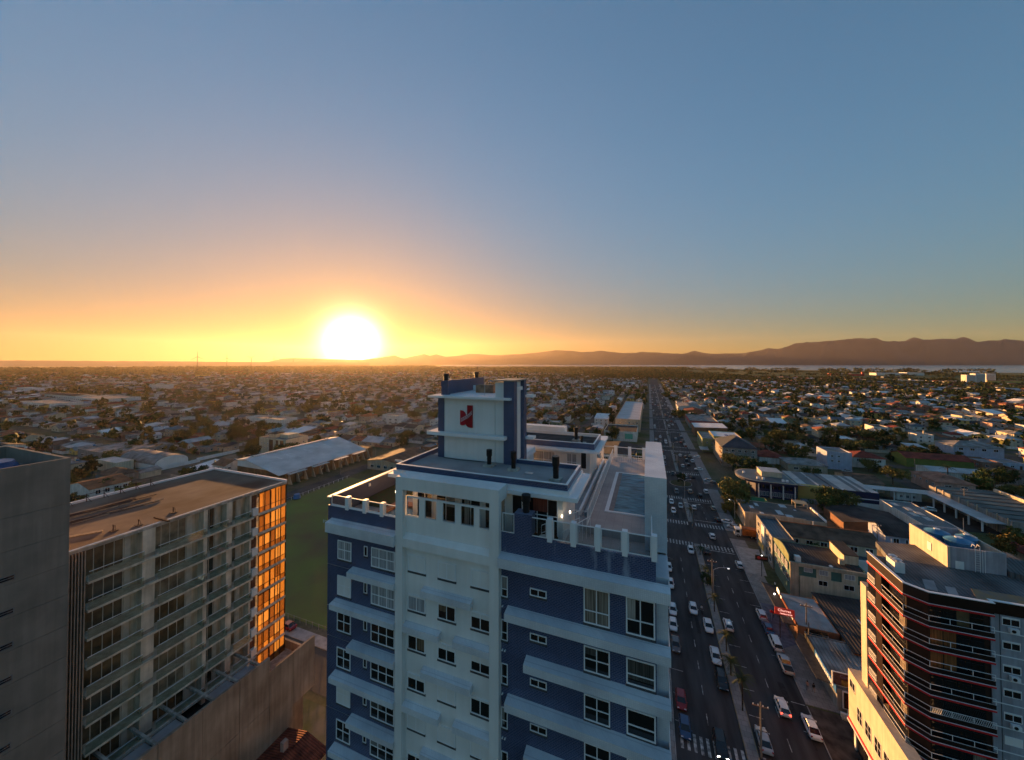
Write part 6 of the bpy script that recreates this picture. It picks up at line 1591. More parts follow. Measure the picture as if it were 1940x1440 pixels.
for (x, y, dd) in ft_:
    low = dd > 15000; dd = dd - 20000 if low else dd
    q = small[H.randrange(7)]; s = H.uniform(.6, 1.25) * (1.0 if dd < 1500 else 1.0 + min(1.3, (dd - 1500) / 2200)); c_, s_ = math.cos(dd), math.sin(dd)
    if low: s *= .5
    if dd > 2200: q = q[:4 * 26]
    rx_ = q[:, 0] * c_ - q[:, 1] * s_; ry_ = q[:, 0] * s_ + q[:, 1] * c_
    wide = s * (1.0 if dd < 2200 else 1.6)
    vs.append(np.stack([rx_ * wide + x, ry_ * wide + y, np.maximum(q[:, 2], .1) * s], 1)); mi.append(np.full(len(q) // 4, H.choices([0, 1, 2, 3], [4, 4, 1.6, 3])[0]))
o = link('distant_trees', mesh_np('distant_trees', np.concatenate(vs), 4, LEAF, np.concatenate(mi)))
tag(o, 'mass of trees among the far houses and woods towards the lake', 'trees', None, 'stuff')

# ------------------------------------------------------------------ landmarks at the edge of the town
def gp(px, py):   # ground distance under a bearing, in metres
    f = (-math.sin(R(YAW)), math.cos(R(YAW))); r = (math.cos(R(YAW)), math.sin(R(YAW)))
    z = CAM_H * 677 / (py - 687); x = (px - 970) / 677 * z
    return f[0] * z + r[0] * x, f[1] * z + r[1] * x
for k, (px, py, w, h, lab) in enumerate(((1834, 727, 20, 26, 'sunlit end tower'), (1851, 727, 20, 30, 'middle tower'), (1871, 726, 20, 29, 'far end tower'))):
    x, y = gp(px, py)
    t = thing('tower_block', (x, y, 0), f'pale distant apartment tower near the fields, {lab} of the three', 'apartment block')
    part('wall', MB().box(x - w / 2, y - 10, 0, x + w / 2, y + 10, h), WALL['white'], t)
    for i in range(8):
        part('window_band', MB().box(x - w / 2 + 2, y - 10.1, 2 + 3.1 * i, x + w / 2 - 2, y - 10.01, 3.4 + 3.1 * i), WALL['grey'], t); part('balcony', MB().box(x - w / 2 - 1, y - 6, 1.4 + 3.1 * i, x - w / 2 - .01, y + 6, 2.2 + 3.1 * i), WALL['cream'], t)
def hall(px, py, w, d, h, wm, rm, lab, nm='industrial_hall'):
    x, y = gp(px, py); t = thing(nm, (x, y, 0), lab, 'hall')
    part('wall', MB().box(x - w / 2, y - d / 2, 0, x + w / 2, y + d / 2, h), wm, t); part('roof', MB().box(x - w / 2 - .5, y - d / 2 - .5, h, x + w / 2 + .5, y + d / 2 + .5, h + .5), rm, t)
bright_red = mat('bright_red', (.45, .03, .03), .6, .1)
hall(1579, 711, 34, 40, 9, bright_red, ROOFM['dark red'], 'small red hall, farthest from the white one, in the fields')
hall(1598, 711, 50, 40, 8, WALL['white'], ROOFM['white'], 'low white hall between the two red halls')
hall(1621, 712, 46, 40, 8, bright_red, ROOFM['dark red'], 'red hall beside the red tower in the fields')
hall(1633.5, 712, 7, 8, 17, bright_red, bright_red, 'slim red tower beside the red hall in the fields', 'red_tower')
hall(1683, 711, 120, 60, 11, WALL['white'], ROOFM['white'], 'long bright white industrial hall in the fields')
hall(1726, 711, 62, 60, 13, WALL['white'], ROOFM['pale metal'], 'wide white gabled hall at the end of the industrial row')
hall(1686, 716, 50, 20, 5, WALL['navy'], ROOFM['blue-grey'], 'low blue shed in front of the long white hall')
hall(1902, 728, 60, 20, 10, WALL['yellow'], ROOFM['orange'], 'sunlit yellow and orange hall beside the three far towers')
# left side landmarks
for (px, py, w, d, h, wc, rc, rt, lab) in ((205, 762, 92, 40, 8, 'white', 'grey', 'flat', 'big white depot hall with grey roof beyond the grey block'),
        (100, 772, 86, 30, 8, 'white', 'grey', 'flat', 'low white factory beyond the grey block'), (130, 757, 120, 24, 9, 'white', 'dark', 'gable', 'long dark-roofed factory with white saw-tooth front'),
        (70, 756, 42, 20, 8, 'brick', 'pale metal', 'flat', 'red and white shop end beside the long factory'), (307, 740, 44, 22, 13, 'white', 'grey', 'flat', 'white office block standing above the left side trees'),
        (519, 808, 44, 16, 8.5, 'white', 'grey', 'flat', 'white two-storey block with dark window strip beyond the lawn'), (749, 802, 20, 14, 9, 'white', 'grey', 'flat', 'white corner house with square windows behind the lawn'),
        (62, 743, 70, 20, 9, 'white', 'pale metal', 'flat', 'white terraced block behind the long factory'), (236, 731, 80, 30, 8, 'grey', 'pale metal', 'flat', 'wide pale-roofed store near the horizon on the left'),
        (210, 696, 130, 40, 18, 'white', 'grey', 'flat', 'pale group of flats on the left horizon'), (385, 716, 60, 20, 12, 'yellow', 'grey', 'flat', 'yellowish block with white stair tower on the left')):
    x, y = gp(px, py + h * 0)
    b = building('town_building', lab, x - w / 2, y - d / 2, x + w / 2, y + d / 2, h, wc, rt, rc, ph=.6)
    n_ = int(w / 6)
    for s_ in range(int(h // 3.5)):
        for i in range(n_): addwin(b, win_me, -w / 2 + w * (i + .5) / n_, -d / 2 - .002, 1.2 + 3.2 * s_, 3.0, 1.4, 0)
# wind turbines against the sky
tm_ = mat('turbine_grey', (.03, .03, .035), .9, .05)  # near-black: the backlit silhouette is put into the colour
for k, (px, D, hub, bl, a0) in enumerate(((374, 3900, 126, 62, 92), (430, 5200, 128, 60, 90), (476, 5200, 132, 60, 38), (519, 6400, 132, 60, 90), (594, 7200, 138, 60, 80), (556, 8200, 132, 62, 20))):
    u = (px - 970) / 677; f = (-math.sin(R(YAW)), math.cos(R(YAW))); r = (math.cos(R(YAW)), math.sin(R(YAW)))
    x, y = D * f[0] + D * u * r[0], D * f[1] + D * u * r[1]
    t = thing('wind_turbine', (x, y, 0), f'wind turbine on the left horizon, {ordn(5 - k if k != 4 else 0) if 0 else ordn(k)} counting towards the sun' if k < 5 else 'faint wind turbine farthest away between the fourth and fifth', 'wind turbine', 'wind turbines on the horizon')
    part('tower', MB().cyl(x, y, 0, hub, 4.0, 10, 2.8), tm_, t); part('nacelle', MB().box(x - 2, y - 5, hub - 2, x + 2, y + 4, hub + 2.5), tm_, t)
    n2 = Vector((x, y, 0)).normalized(); sx = Vector((n2.y, -n2.x, 0))
    for j in range(3):
        a = R(a0 + 120 * j); d = sx * math.cos(a) + Vector((0, 0, math.sin(a)))
        c = Vector((x, y, hub)) - n2 * 6
        part('blade', MB().tube(tuple(c), tuple(c + d * bl), 2.8, 5, 1.2), tm_, t)
# ------------------------------------------------------------------ cars
tyre = mat('tyre', (.015, .015, .015), .9, 0); rim_m = mat('wheel_rim', (.42, .43, .45), .3, 0, metal=.8)
car_glass = mat('car_glass', (.012, .014, .018), .06, 0, spec=.7)
tail_red = mat('tail_light', (.35, .01, .01), .3, 0); head_m = mat('head_light', (.65, .67, .70), .2, 0)
PAINT = {n: mat('paint_' + n, c, .28, .04, 2, coat=.6) for n, c in dict(white=(.66, .67, .68), silver=(.36, .38, .40), black=(.014, .014, .016), grey=(.10, .105, .115), red=(.22, .015, .02), blue=(.03, .07, .16), beige=(.30, .26, .20)).items()}
# stations along the body: y (forward), half width, z of sill, z of shoulder ; roofline separately
STY = {
 'hatchback': dict(L=3.95, W=.86, belt=.92, roof=1.46, hood=.84, cab=(-1.85, -1.45, .35, 1.0), tail=.98),
 'sedan': dict(L=4.5, W=.88, belt=.92, roof=1.43, hood=.82, cab=(-1.75, -1.05, .45, 1.2), tail=1.0),
 'estate': dict(L=4.4, W=.9, belt=1.0, roof=1.62, hood=.98, cab=(-2.1, -1.75, .45, 1.15), tail=1.05),
 'pickup': dict(L=5.2, W=.93, belt=1.1, roof=1.78, hood=1.08, cab=(-.7, -.45, .75, 1.4), tail=1.08),
 'van': dict(L=4.6, W=.9, belt=1.1, roof=1.85, hood=1.0, cab=(-2.2, -2.1, 1.0, 1.6), tail=1.1)}
def body_mesh(st):
    s = STY[st]; Lh = s['L'] / 2; W_ = s['W']
    prof = [(-Lh, .45, .80), (-Lh + .12, .30, s['tail'] - .08), (-Lh + .5, .22, s['tail']), (s['cab'][0], .22, s['belt'] + .02), (s['cab'][3], .22, s['belt']), (Lh - .6, .22, s['hood'] - .04), (Lh - .15, .28, s['hood'] - .16), (Lh, .42, .60)]
    wid = [.80, .93, 1.0, 1.0, 1.0, .98, .90, .76]
    vs, fs = [], []
    for (y, zb, zt), wf in zip(prof, wid):
        w = W_ * wf
        vs += [(-w * .86, y, zb), (-w, y, zb + .15), (-w, y, zt - .14), (-w * .88, y, zt), (w * .88, y, zt), (w, y, zt - .14), (w, y, zb + .15), (w * .86, y, zb)]
    n = len(prof)
    for i in range(n - 1):
        for j in range(8):
            a = i * 8 + j; b = i * 8 + (j + 1) % 8; fs.append((a, b, b + 8, a + 8))
    fs.append(tuple(range(7, -1, -1))); fs.append(tuple(range((n - 1) * 8, n * 8)))
    mb = MB(); mb.add(vs, fs)
    c0, c1, c2, c3 = s['cab']; r = W_ * .74; z = s['roof']
    mb.add([(-r, c1, z - .07), (-r * .92, c1 + .06, z), (r * .92, c1 + .06, z), (r, c1, z - .07), (-r, c2, z - .07), (-r * .92, c2 - .06, z), (r * .92, c2 - .06, z), (r, c2, z - .07)], [(0, 1, 2, 3), (7, 6, 5, 4), (0, 4, 5, 1), (1, 5, 6, 2), (2, 6, 7, 3), (3, 7, 4, 0)])
    # pillars
    bw = W_ * .88; be = s['belt']
    for sx in (-1, 1):
        for (ya, yb) in ((c0, c1 + .02), (c3, c2 - .02)): mb.tube((sx * bw, ya, be), (sx * r, yb, z - .05), .045, 4)
        ym = (c1 + c2) / 2 - .1; mb.tube((sx * bw, ym, be), (sx * r, ym, z - .05), .04, 4)
        mb.box(sx * (W_ + .02), c3 - .35, be - .02, sx * (W_ + .18), c3 - .2, be + .12)
    if st == 'pickup':
        pass
    return mb
def glass_mb(st):
    s = STY[st]; c0, c1, c2, c3 = s['cab']; W_ = s['W']; b = W_ * .87; r = W_ * .73; be = s['belt']; z = s['roof'] - .06
    return MB().add([(-b, c0, be), (b, c0, be), (b, c3, be), (-b, c3, be), (-r, c1, z), (r, c1, z), (r, c2, z), (-r, c2, z)], [(0, 1, 5, 4), (1, 2, 6, 5), (2, 3, 7, 6), (3, 0, 4, 7), (4, 5, 6, 7)])
whl = MB().tube((-.11, 0, 0), (.11, 0, 0), .31, 14); wheel_me = whl.mesh('wheel', tyre)
rim_me = MB().tube((-.12, 0, 0), (.12, 0, 0), .19, 10).mesh('rim', rim_m)
bcache = {}
def car_parts(st, colr):
    if (st, colr) not in bcache:
        b = body_mesh(st)
        me = b.mesh('body', PAINT[colr])
        bcache[(st, colr)] = me
    if st not in bcache:
        s = STY[st]; Lh = s['L'] / 2
        hl = MB().box(-.16, -.06, -.08, .16, .05, .08).mesh('headlight', head_m); tl = MB().box(-.13, -.04, -.12, .13, .05, .12).mesh('taillight', tail_red)
        bed = None
        if st == 'pickup': bed = MB().box(-.78, -2.45, 1.04, .78, -.85, 1.11).mesh('load_cover', black_metal)
        bcache[st] = (glass_mb(st).mesh('windows', car_glass), hl, tl, bed)
    return bcache[(st, colr)], bcache[st]
lit_head = emit('lit_headlight', (1, .93, .8), 14.0); lit_tail = emit('lit_tail', (1, .04, .02), 3.0)
def car(x, y, rot, st, colr, lab, grp, cat='car', heads=False, tails=False, simple=False, name='car'):
    bm_, (gm_, hl, tl, bed) = car_parts(st, colr)
    t = bpy.data.objects.new(name, None); COL.objects.link(t); t.location = (x, y, .035); t.rotation_euler.z = rot
    tag(t, lab, cat, grp)
    def ad(nm, me, loc=(0, 0, 0), par=None):
        o = bpy.data.objects.new(nm, me); COL.objects.link(o); o.parent = par or t; o.location = loc; return o
    b_ = ad('body', bm_); md = None
    ad('windows', gm_)
    s = STY[st]; Lh = s['L'] / 2
    if simple: 
        return t
    for sx in (-1, 1):
        for yy in (-Lh + .78, Lh - .80):
            w = ad('wheel', wheel_me, (sx * (s['W'] - .08), yy, .31)); ad('rim', rim_me, (sx * .005, 0, 0), w)
        h_ = ad('headlight', hl, (sx * s['W'] * .66, Lh - .10, .64)); t_ = ad('taillight', tl, (sx * s['W'] * .74, -Lh + .06, .82))
        if heads: h_.material_slots[0].link = 'OBJECT'; h_.material_slots[0].material = lit_head
        if tails: t_.material_slots[0].link = 'OBJECT'; t_.material_slots[0].material = lit_tail
    if bed: ad('load_cover', bed)
    return t
UP, DN = 0.0, math.pi      # UP: driving away from the camera (+Y)
near_cars = [
 (5.2, 98.4, DN, 'hatchback', 'white', 'white hatchback parked by the tower side kerb, farther of the white pair'),
 (4.95, 92.8, DN, 'hatchback', 'white', 'white hatchback parked by the tower side kerb, in front of a dark long car'),
 (5.1, 86.6, DN, 'sedan', 'grey', 'dark sedan with pale bonnet parked by the tower kerb behind two white cars'),
 (10.0, 100.5, DN, 'hatchback', 'white', 'white hatchback driving alone in the middle of the near carriageway'),
 (12.6, 95.4, DN, 'sedan', 'white', 'white sedan beside the median, middle one of the queue of three'),
 (17.0, 97.4, UP, 'hatchback', 'white', 'white hatchback parked right of the median beside the bushy palm'),
 (12.7, 86.2, DN, 'sedan', 'white', 'white sedan by the median just ahead of the black estate'),
 (12.8, 80.0, DN, 'estate', 'black', 'black estate car waiting beside the median strip'),
 (5.1, 72.8, DN, 'hatchback', 'red', 'dark red hatchback parked by the tower side kerb'),
 (5.3, 67.6, DN, 'hatchback', 'blue', 'steel blue hatchback parked before the zebra crossing, by the red car'),
 (10.4, 66.6, DN, 'estate', 'black', 'black car with lit headlights crossing the near zebra'),
 (21.9, 77.9, UP, 'hatchback', 'white', 'white hatchback with red tail lights lit, driving up the avenue'),
 (25.2, 75.3, UP, 'sedan', 'white', 'white sedan with dark windows parked by the forecourt corner'),
 (17.1, 70.0, UP, 'sedan', 'silver', 'silver sedan parked under the wires beside the nearest median pole'),
 (25.3, 104.2, UP, 'hatchback', 'white', 'white hatchback parked beside the blue-grey paving near the people'),
 (25.4, 99.4, UP, 'sedan', 'blue', 'dark blue sedan parked between the white hatchback and the white van'),
 (25.5, 94.6, UP, 'van', 'white', 'white delivery van parked beside the red sign'),
 (25.6, 88.9, UP, 'pickup', 'silver', 'silver pickup with black load cover parked by the pale pavement'),
 (25.3, 127.2, UP, 'hatchback', 'white', 'white hatchback beside the pale paved lot'),
 (5.2, 118.0, DN, 'hatchback', 'white', 'white hatchback half hidden behind the tower ledge, farther one'),
 (5.2, 109.8, DN, 'sedan', 'white', 'white sedan half hidden behind the tower ledge, nearer one'),
 (12.5, 131.4, DN, 'hatchback', 'white', 'white hatchback leaving the second zebra by the median'),
 (17.3, 132.8, UP, 'sedan', 'black', 'black sedan waiting on the median side of the second zebra')]
def around(): return None
for k, (x, y, rz, st, c, lab) in enumerate(near_cars):
    car(x, y, rz, st, c, lab, 'cars on the avenue', cat='van' if st == 'van' else ('pickup' if st == 'pickup' else 'car'), heads=('lit headlights' in lab), tails=('tail lights' in lab), name={'van': 'van', 'pickup': 'pickup_truck'}.get(st, 'car'))
# cars further up, measured from the photograph
more = [(20.6, 144.6, UP, 'white'), (9.2, 163.5, DN, 'white'), (9.0, 173.5, DN, 'white'), (12.4, 170, DN, 'silver'), (17.6, 170.5, UP, 'white'), (27.6, 159.5, 1.3, 'white'), (29, 155.5, 1.3, 'silver'),
        (9.0, 252, DN, 'silver'), (8.6, 236, DN, 'blue'), (18.5, 236, UP, 'white'), (19.0, 262, UP, 'white'), (26.5, 232, 1.5, 'white'), (28.5, 212, 1.5, 'silver'), (30, 208.5, 1.5, 'grey'), (12, 300, DN, 'white'), (22.5, 305, UP, 'red'), (20, 318, UP, 'silver'),
        (24.8, 262, UP, 'beige'), (25, 292, UP, 'red'), (24.8, 298, UP, 'white'), (24.8, 310, UP, 'grey'), (24.8, 330, UP, 'silver'), (24.8, 336, UP, 'black'), (29, 262, 1.5, 'white')]
CR = random.Random(5)
for k in range(190):
    y = CR.uniform(160, 1000); lane = CR.choice([5.1, 5.1, 8.5, 12.0, 18.0, 21.8, 25.0, 25.0])
    if any(abs(y - c) < 7 for c in CROSS) or any(abs(y - m[1]) < 6 and abs(lane - m[0]) < 2 for m in more): continue
    more.append((lane, y, DN if lane < 14 else UP, CR.choice(['white', 'white', 'silver', 'grey', 'black', 'white', 'red', 'beige'])))
lanes = {5.1: 'parked at the tower side kerb'}
info = []; cnt = {}
for (x, y, rz, c) in more:
    w_ = 'parked on the tower side' if x < 6.5 else ('in the oncoming lanes' if x < 14 else ('driving away up the avenue' if x < 24 else 'parked on the shop side'))
    sec = 'before the roundabout' if y < 203 else ('past the roundabout' if y < 356 else ('by the white-roofed hall' if y < 505 else 'far up the avenue'))
    st = CR.choice(['hatchback', 'sedan', 'estate', 'hatchback'])
    base = f"{c} {st} {w_} {sec}"; info.append((y, x, rz, c, st, base))
info.sort(); 
for i in info: cnt[i[5]] = cnt.get(i[5], 0) + 1
seen = {}
for (y, x, rz, c, st, base) in info:
    i_ = seen.get(base, 0); seen[base] = i_ + 1
    car(x, y, rz, st, c, base if cnt[base] == 1 else base + f", {ordn(i_)} one counted outwards", 'cars on the avenue', simple=y > 240, heads=(y < 240 and rz == DN and False))
# a few cars away from the avenue
for (x, y, rz, st, c, lab) in ((-79.2, 60.2, 1.57, 'sedan', 'red', 'dark red car parked on the street below the lawn'), (-80.5, 57.4, 1.57, 'van', 'beige', 'ochre van half hidden by the glazed corner, below the lawn'),
        (109.0, 203.0, 1.35, 'estate', 'white', 'white estate car parked in the dark yard by the carport'), (104.5, 258, 1.5, 'sedan', 'silver', 'silver car parked beside the lavender block'),
        (-163, 205, .4, 'sedan', 'white', 'white car near the far end of the warehouse'), (-160, 198, .4, 'hatchback', 'silver', 'silver car near the far end of the warehouse'), (-150, 215, 1.2, 'sedan', 'white', 'white car on the boulevard beyond the clubhouse'),
        (-246, 160, .3, 'hatchback', 'grey', 'grey car beside the dirt track bushes'), (-262, 215, 1.4, 'sedan', 'white', 'white car in the yard left of the cream flats')):
    car(x, y, rz, st, c, lab, None, cat='van' if st == 'van' else 'car', name='van' if st == 'van' else 'car')
# lorry with orange load by the corner block
lt = thing('lorry', (32.0, 149.5, 0), 'white-cabbed lorry with orange box body turning beside the corner block', 'lorry')
part('cab', MB().prism([(28.4, 148.4), (30.2, 148.4), (30.2, 150.6), (28.4, 150.6)], .5, 2.9), PAINT['white'], lt)
part('windscreen', MB().box(28.33, 148.6, 1.6, 28.39, 150.4, 2.6), car_glass, lt); part('side_window', MB().box(28.7, 148.33, 1.6, 29.8, 148.39, 2.5), car_glass, lt)
part('box_body', MB().box(30.5, 148.3, .9, 35.6, 150.7, 3.2), mat('lorry_orange', (.34, .10, .02), .6, .2), lt); part('bulkhead', MB().box(30.3, 148.2, .9, 30.48, 150.8, 3.9), WALL['grey'], lt)
for x in (29.3, 33.4, 34.6):
    for y in (148.5, 150.5):
        w = part('wheel', MB().tube((x, y - .15, .5), (x, y + .15, .5), .48, 14), tyre, lt); part('rim', MB().tube((x, y - .17, .5), (x, y + .17, .5), .24, 10), rim_m, w)

# ------------------------------------------------------------------ palms on the median
frond_m = leaf_mat('frond', (.070, .085, .025), (.030, .040, .015), .15)
def palm_meshes(seed, h, n, L_, droop, bushy):
    g = random.Random(seed); tb = MB(); tb.path([(0, 0, 0), (.05, .02, h * .5), (.12, .05, h)], .16, 7)
    vs = []
    for i in range(n):
        a = 6.283 * i / n + g.uniform(-.2, .2); el = g.uniform(.15, 1.15); l = L_ * g.uniform(.75, 1.1)
        px_, pz = .12, h; segs = 7; pr = None
        for s in range(segs + 1):
            u = s / segs; r_ = l * u * math.cos(el * (1 - .3 * u)); z = h + l * u * math.sin(el) - droop * (u ** 2) * l * .8
            c = Vector((.12 + r_ * math.cos(a), .05 + r_ * math.sin(a), z))
            if pr is not None:
                side = Vector((-math.sin(a), math.cos(a), 0))
                wd = (.45 if bushy else .55) * (1 - .55 * u)
                for sg in (-1, 1):
                    for q_ in range(2):
                        b0 = pr.lerp(c, q_ * .5); b1 = pr.lerp(c, q_ * .5 + .28)
                        tip = b1 + side * sg * wd + (c - pr) * .5 - Vector((0, 0, .25 * wd + .1))
                        vs += [tuple(b0), tuple(b1), tuple(tip + (c - pr) * .08), tuple(tip)]
            pr = c
    return mesh_np('fronds', np.array(vs), 4, [frond_m]), tb.mesh('trunk', bark)
pm1 = palm_meshes(1, 4.2, 22, 2.6, .95, True); pm2 = palm_meshes(2, 6.2, 16, 2.9, .8, False); pm3 = palm_meshes(3, 3.0, 26, 2.4, .9, True)
def palm(x, y, ms, lab, s=1.0, grp='palms on the median strip', z=0):
    t = bpy.data.objects.new('palm', None); COL.objects.link(t); t.location = (x, y, z); t.scale = (s * .88, s * .88, s * .88); t.rotation_euler.z = x * 3 + y; tag(t, lab, 'palm', grp)
    for nm, me in zip(('fronds', 'trunk'), ms): o = bpy.data.objects.new(nm, me); COL.objects.link(o); o.parent = t
palm(14.9, 102.0, pm1, 'drooping bushy palm on the median beside the lamp with curved arm'); palm(15.2, 75.0, pm2, 'tall slim palm on the median nearest the forecourt')
palm(15.2, 89.0, pm1, 'bushy palm leaning over the median, opposite the silver pickup', .95); palm(14.8, 82.5, pm3, 'low dark palm on the median beside the black estate', 1.1)
palm(14.8, 117.5, pm3, 'dark upright palm on the median near the pale paved lot', 1.0); palm(15, 130, pm3, 'small palm on the median at the second zebra', .9)
palm(15, 160, pm1, 'palm on the median just past the side street', .9); palm(15, 232, pm1, 'palm on the median just past the roundabout', 1.0)
palm(15, 245, pm2, 'tall palm on the median past the roundabout', .9); palm(143, 252, pm2, 'big palm by the vaulted store', 1.5, None); palm(-283, 118, pm1, 'dark palm beside the cream box house', 1.1, None)
palm(-232, 168, pm2, 'golden palm by the end of the dirt track', 1.1, None); palm(60, 240, pm2, 'palm between the solar house and the school', 1.0, None)
for k in range(6): palm(15, 265 + 45 * k + (8 if 265 + 45 * k in (310, 355, 400) else 0), pm1 if k % 2 else pm2, f'palm on the far median, {ordn(k)} after the roundabout pair', .9)
# clipped dark bush at the median, shrub bed of the roundabout
for k, (x, y, s, lab) in enumerate(((14.9, 203, .6, 'round shrub planted in the roundabout bed'), (14.8, 113.0, .45, 'dark upright bush on the median before the palm'))):
    place_tree(5, k, x, y, s, 0, lab, None)

# ------------------------------------------------------------------ street lamps, poles, wires
pole_c = mat('pole_concrete', (.22, .19, .16), .9, .15); lampw = emit('lit_street_lamp', (1, .97, .9), 2.5)
def street_lamp(x, y, h, arm, lab, lit=True, two=False):
    t = thing('street_lamp', (x, y, 0), lab, 'street lamp', 'street lamps along the avenue')
    part('pole', MB().cyl(x, y, .1, h, .11, 8, .07), steel, t)
    for sg in ((1, -1) if two else (1,)):
        p = [(x, y, h), (x + sg * arm * .35, y, h + .7), (x + sg * arm * .75, y, h + 1.0), (x + sg * arm, y, h + 1.05)]
        part('arm', MB().path(p, .05, 6), steel, t); hd = part('lamp_head', MB().box(x + sg * arm - .3, y - .13, h + .98, x + sg * arm + .35, y + .13, h + 1.12), steel, t)
        part('lamp', MB().box(x + sg * arm - .22, y - .1, h + .93, x + sg * arm + .25, y + .1, h + .975), lampw if lit else head_m, hd)
street_lamp(15.6, 107.8, 7.5, 3.4, 'tall street lamp with long curved arm over the shop side lanes')
for k, y in enumerate((150.5, 181, 228, 262, 300, 340, 395, 450, 520)): street_lamp(14.9, y, 8.0, 2.4, f'two-armed street lamp on the median, {ordn(k)} beyond the pale paved lot', False, True)
street_lamp(31.5, 165, 6.5, -1.8, 'short street lamp beside the flat-roofed store'); street_lamp(56, 92, 7, -1.5, 'street lamp with white arm behind the tank room', False)
def pole(x, y, h, lab, cross=True, grp='utility poles'):
    t = thing('utility_pole', (x, y, 0), lab, 'utility pole', grp)
    part('pole', MB().cyl(x, y, 0, h, .17, 8, .1), pole_c, t)
    if cross:
        part('cross_arm', MB().box(x - 1.1, y - .06, h - .8, x + 1.1, y + .06, h - .66), WALL['brown'], t)
        for k in range(4): part('insulator', MB().cyl(x - 1.0 + .66 * k, y, h - .65, h - .45, .06, 6), white_trim, t)
pole(16.1, 67.4, 8.6, 'leaning wooden-armed utility pole on the median over the silver sedan'); pole(15.5, 109.3, 9.5, 'utility pole with insulators beside the curved lamp')
pole(32.2, 98.0, 8.8, 'utility pole in front of the restaurant door'); pole(31.6, 95.0, 6.4, 'white-banded pole at the restaurant forecourt', False); pole(138, 267, 9, 'tall concrete pole beside the salmon-roofed house', False)
PR = random.Random(3)
k = 0
for y in (150, 206, 285, 359, 433):
    for x in (70, 124, 222, 320):
        if inview(x, y + 4): pole(x, y + 4, 9, f'concrete utility pole along the {["first", "second", "third", "fourth", "fifth"][(150, 206, 285, 359, 433).index(y)]} cross street, {ordn((70, 124, 222, 320).index(x))} from the avenue'); k += 1
for i, (x, y) in enumerate(((-166, 210), (-200, 215), (-262, 190), (-240, 240), (-160, 152), (-157, 176), (-300, 215), (-340, 250))):
    pole(x, y, 9, f'concrete utility pole beyond the warehouse, {ordn(i)} of its line', i % 2 == 0)
wires = MB()
for (a, b) in (((16.1, 67.4, 8.0), (15.5, 109.3, 9.0)), ((15.5, 109.3, 9.0), (14.9, 150.5, 8.2)), ((32.2, 98, 8.2), (15.5, 109.3, 9.0)), ((32.2, 98, 8.2), (34, 60, 8.5))):
    for o_ in (-.5, 0, .5):
        p = [(a[0] + (b[0] - a[0]) * i / 8 + o_, a[1] + (b[1] - a[1]) * i / 8, a[2] + (b[2] - a[2]) * i / 8 - 1.0 * 4 * (i / 8) * (1 - i / 8)) for i in range(9)]
        wires.path(p, .012, 3)
w = part('power_lines', wires, black_metal); tag(w, 'thin black power lines sagging between the poles of the avenue', 'power lines')

# ------------------------------------------------------------------ signs
def text(body, loc, rot, size, m, parent, ext=.02, name='lettering'):
    cu = bpy.data.curves.new(name, 'FONT'); cu.body = body; cu.size = size; cu.extrude = ext; cu.align_x = 'CENTER'; cu.align_y = 'CENTER'
    o = bpy.data.objects.new(name, cu); COL.objects.link(o); o.parent = parent; org = ORG.get(parent.name, (0, 0, 0))
    o.location = tuple(a - b for a, b in zip(loc, org)); o.rotation_euler = rot; cu.materials.append(m)
    me = bpy.data.meshes.new_from_object(o.evaluated_get(bpy.context.evaluated_depsgraph_get()))
    p = bpy.data.objects.new(name, me); COL.objects.link(p); p.parent = parent; p.location = o.location; p.rotation_euler = rot
    bpy.data.objects.remove(o); bpy.data.curves.remove(cu); return p
sr = thing('red_sign', (27.2, 97.6, 0), 'red billboard with white script lettering on a black pole by the parked van', 'sign')
part('pole', MB().cyl(27.2, 97.6, 0, 5.4, .09, 8), black_metal, sr)
part('board', MB().box(26.2, 97.4, 5.4, 29.9, 97.6, 6.9), emit('sign_red', (.50, .03, .02), .06), sr)
text('Churras', (28.0, 97.38, 6.42), (R(90), 0, 0), .75, emit('lit_pink', (1, .55, .45), .35), sr); text('restaurante', (28.3, 97.38, 5.78), (R(90), 0, 0), .5, emit('lit_pink', (1, .5, .4), .8), sr)
sk = thing('black_sign', (31.2, 124.7, 0), 'black lit sign with red emblem over the pale paved lot', 'sign')
part('pole', MB().cyl(30.2, 123.6, 0, 4.6, .09, 8), black_metal, sk); part('board', MB().box(28.6, 123.5, 4.6, 31.8, 123.7, 6.0), mat('board_black', (0, 0, 0)), sk)
part('emblem', MB().tube((29.5, 123.49, 5.35), (29.5, 123.42, 5.35), .42, 16), mat('emblem_red2', (.5, .04, .04), .5, 0), sk); text('STEAK', (30.7, 123.48, 5.3), (R(90), 0, 0), .6, mat('emblem_red2', (0, 0, 0)), sk)
part('lamp', MB().box(30.1, 123.3, 6.1, 30.3, 123.5, 6.2), lampw, sk)
sb = thing('billboard', (32.7, 82.2, 0), 'framed billboard with purple lettering over a yellow picture beside the forecourt', 'billboard')
part('pole', MB().cyl(33.0, 82.4, 0, 4.0, .13, 8), black_metal, sb)
part('frame', MB().box(30.6, 81.9, 4.0, 35.0, 82.1, 6.3), white_trim, sb); part('panel', MB().box(30.75, 81.85, 4.1, 34.85, 81.895, 6.2), mat('panel_brown', (.20, .13, .13), .6, .4, 1.2, col2=(.06, .03, .05)), sb)
part('panel', MB().box(31.9, 81.82, 4.15, 33.6, 81.845, 5.1), mat('panel_yellow', (.42, .30, .10), .6, .3, 2), sb); text('Cantinho', (33.0, 81.8, 5.75), (R(90), 0, 0), .72, mat('letter_purple', (.22, .20, .42), .6, 0), sb)
ss = thing('totem_sign', (32.3, 80.7, 0), 'upright white-framed menu totem with dark poster near the billboard', 'sign')
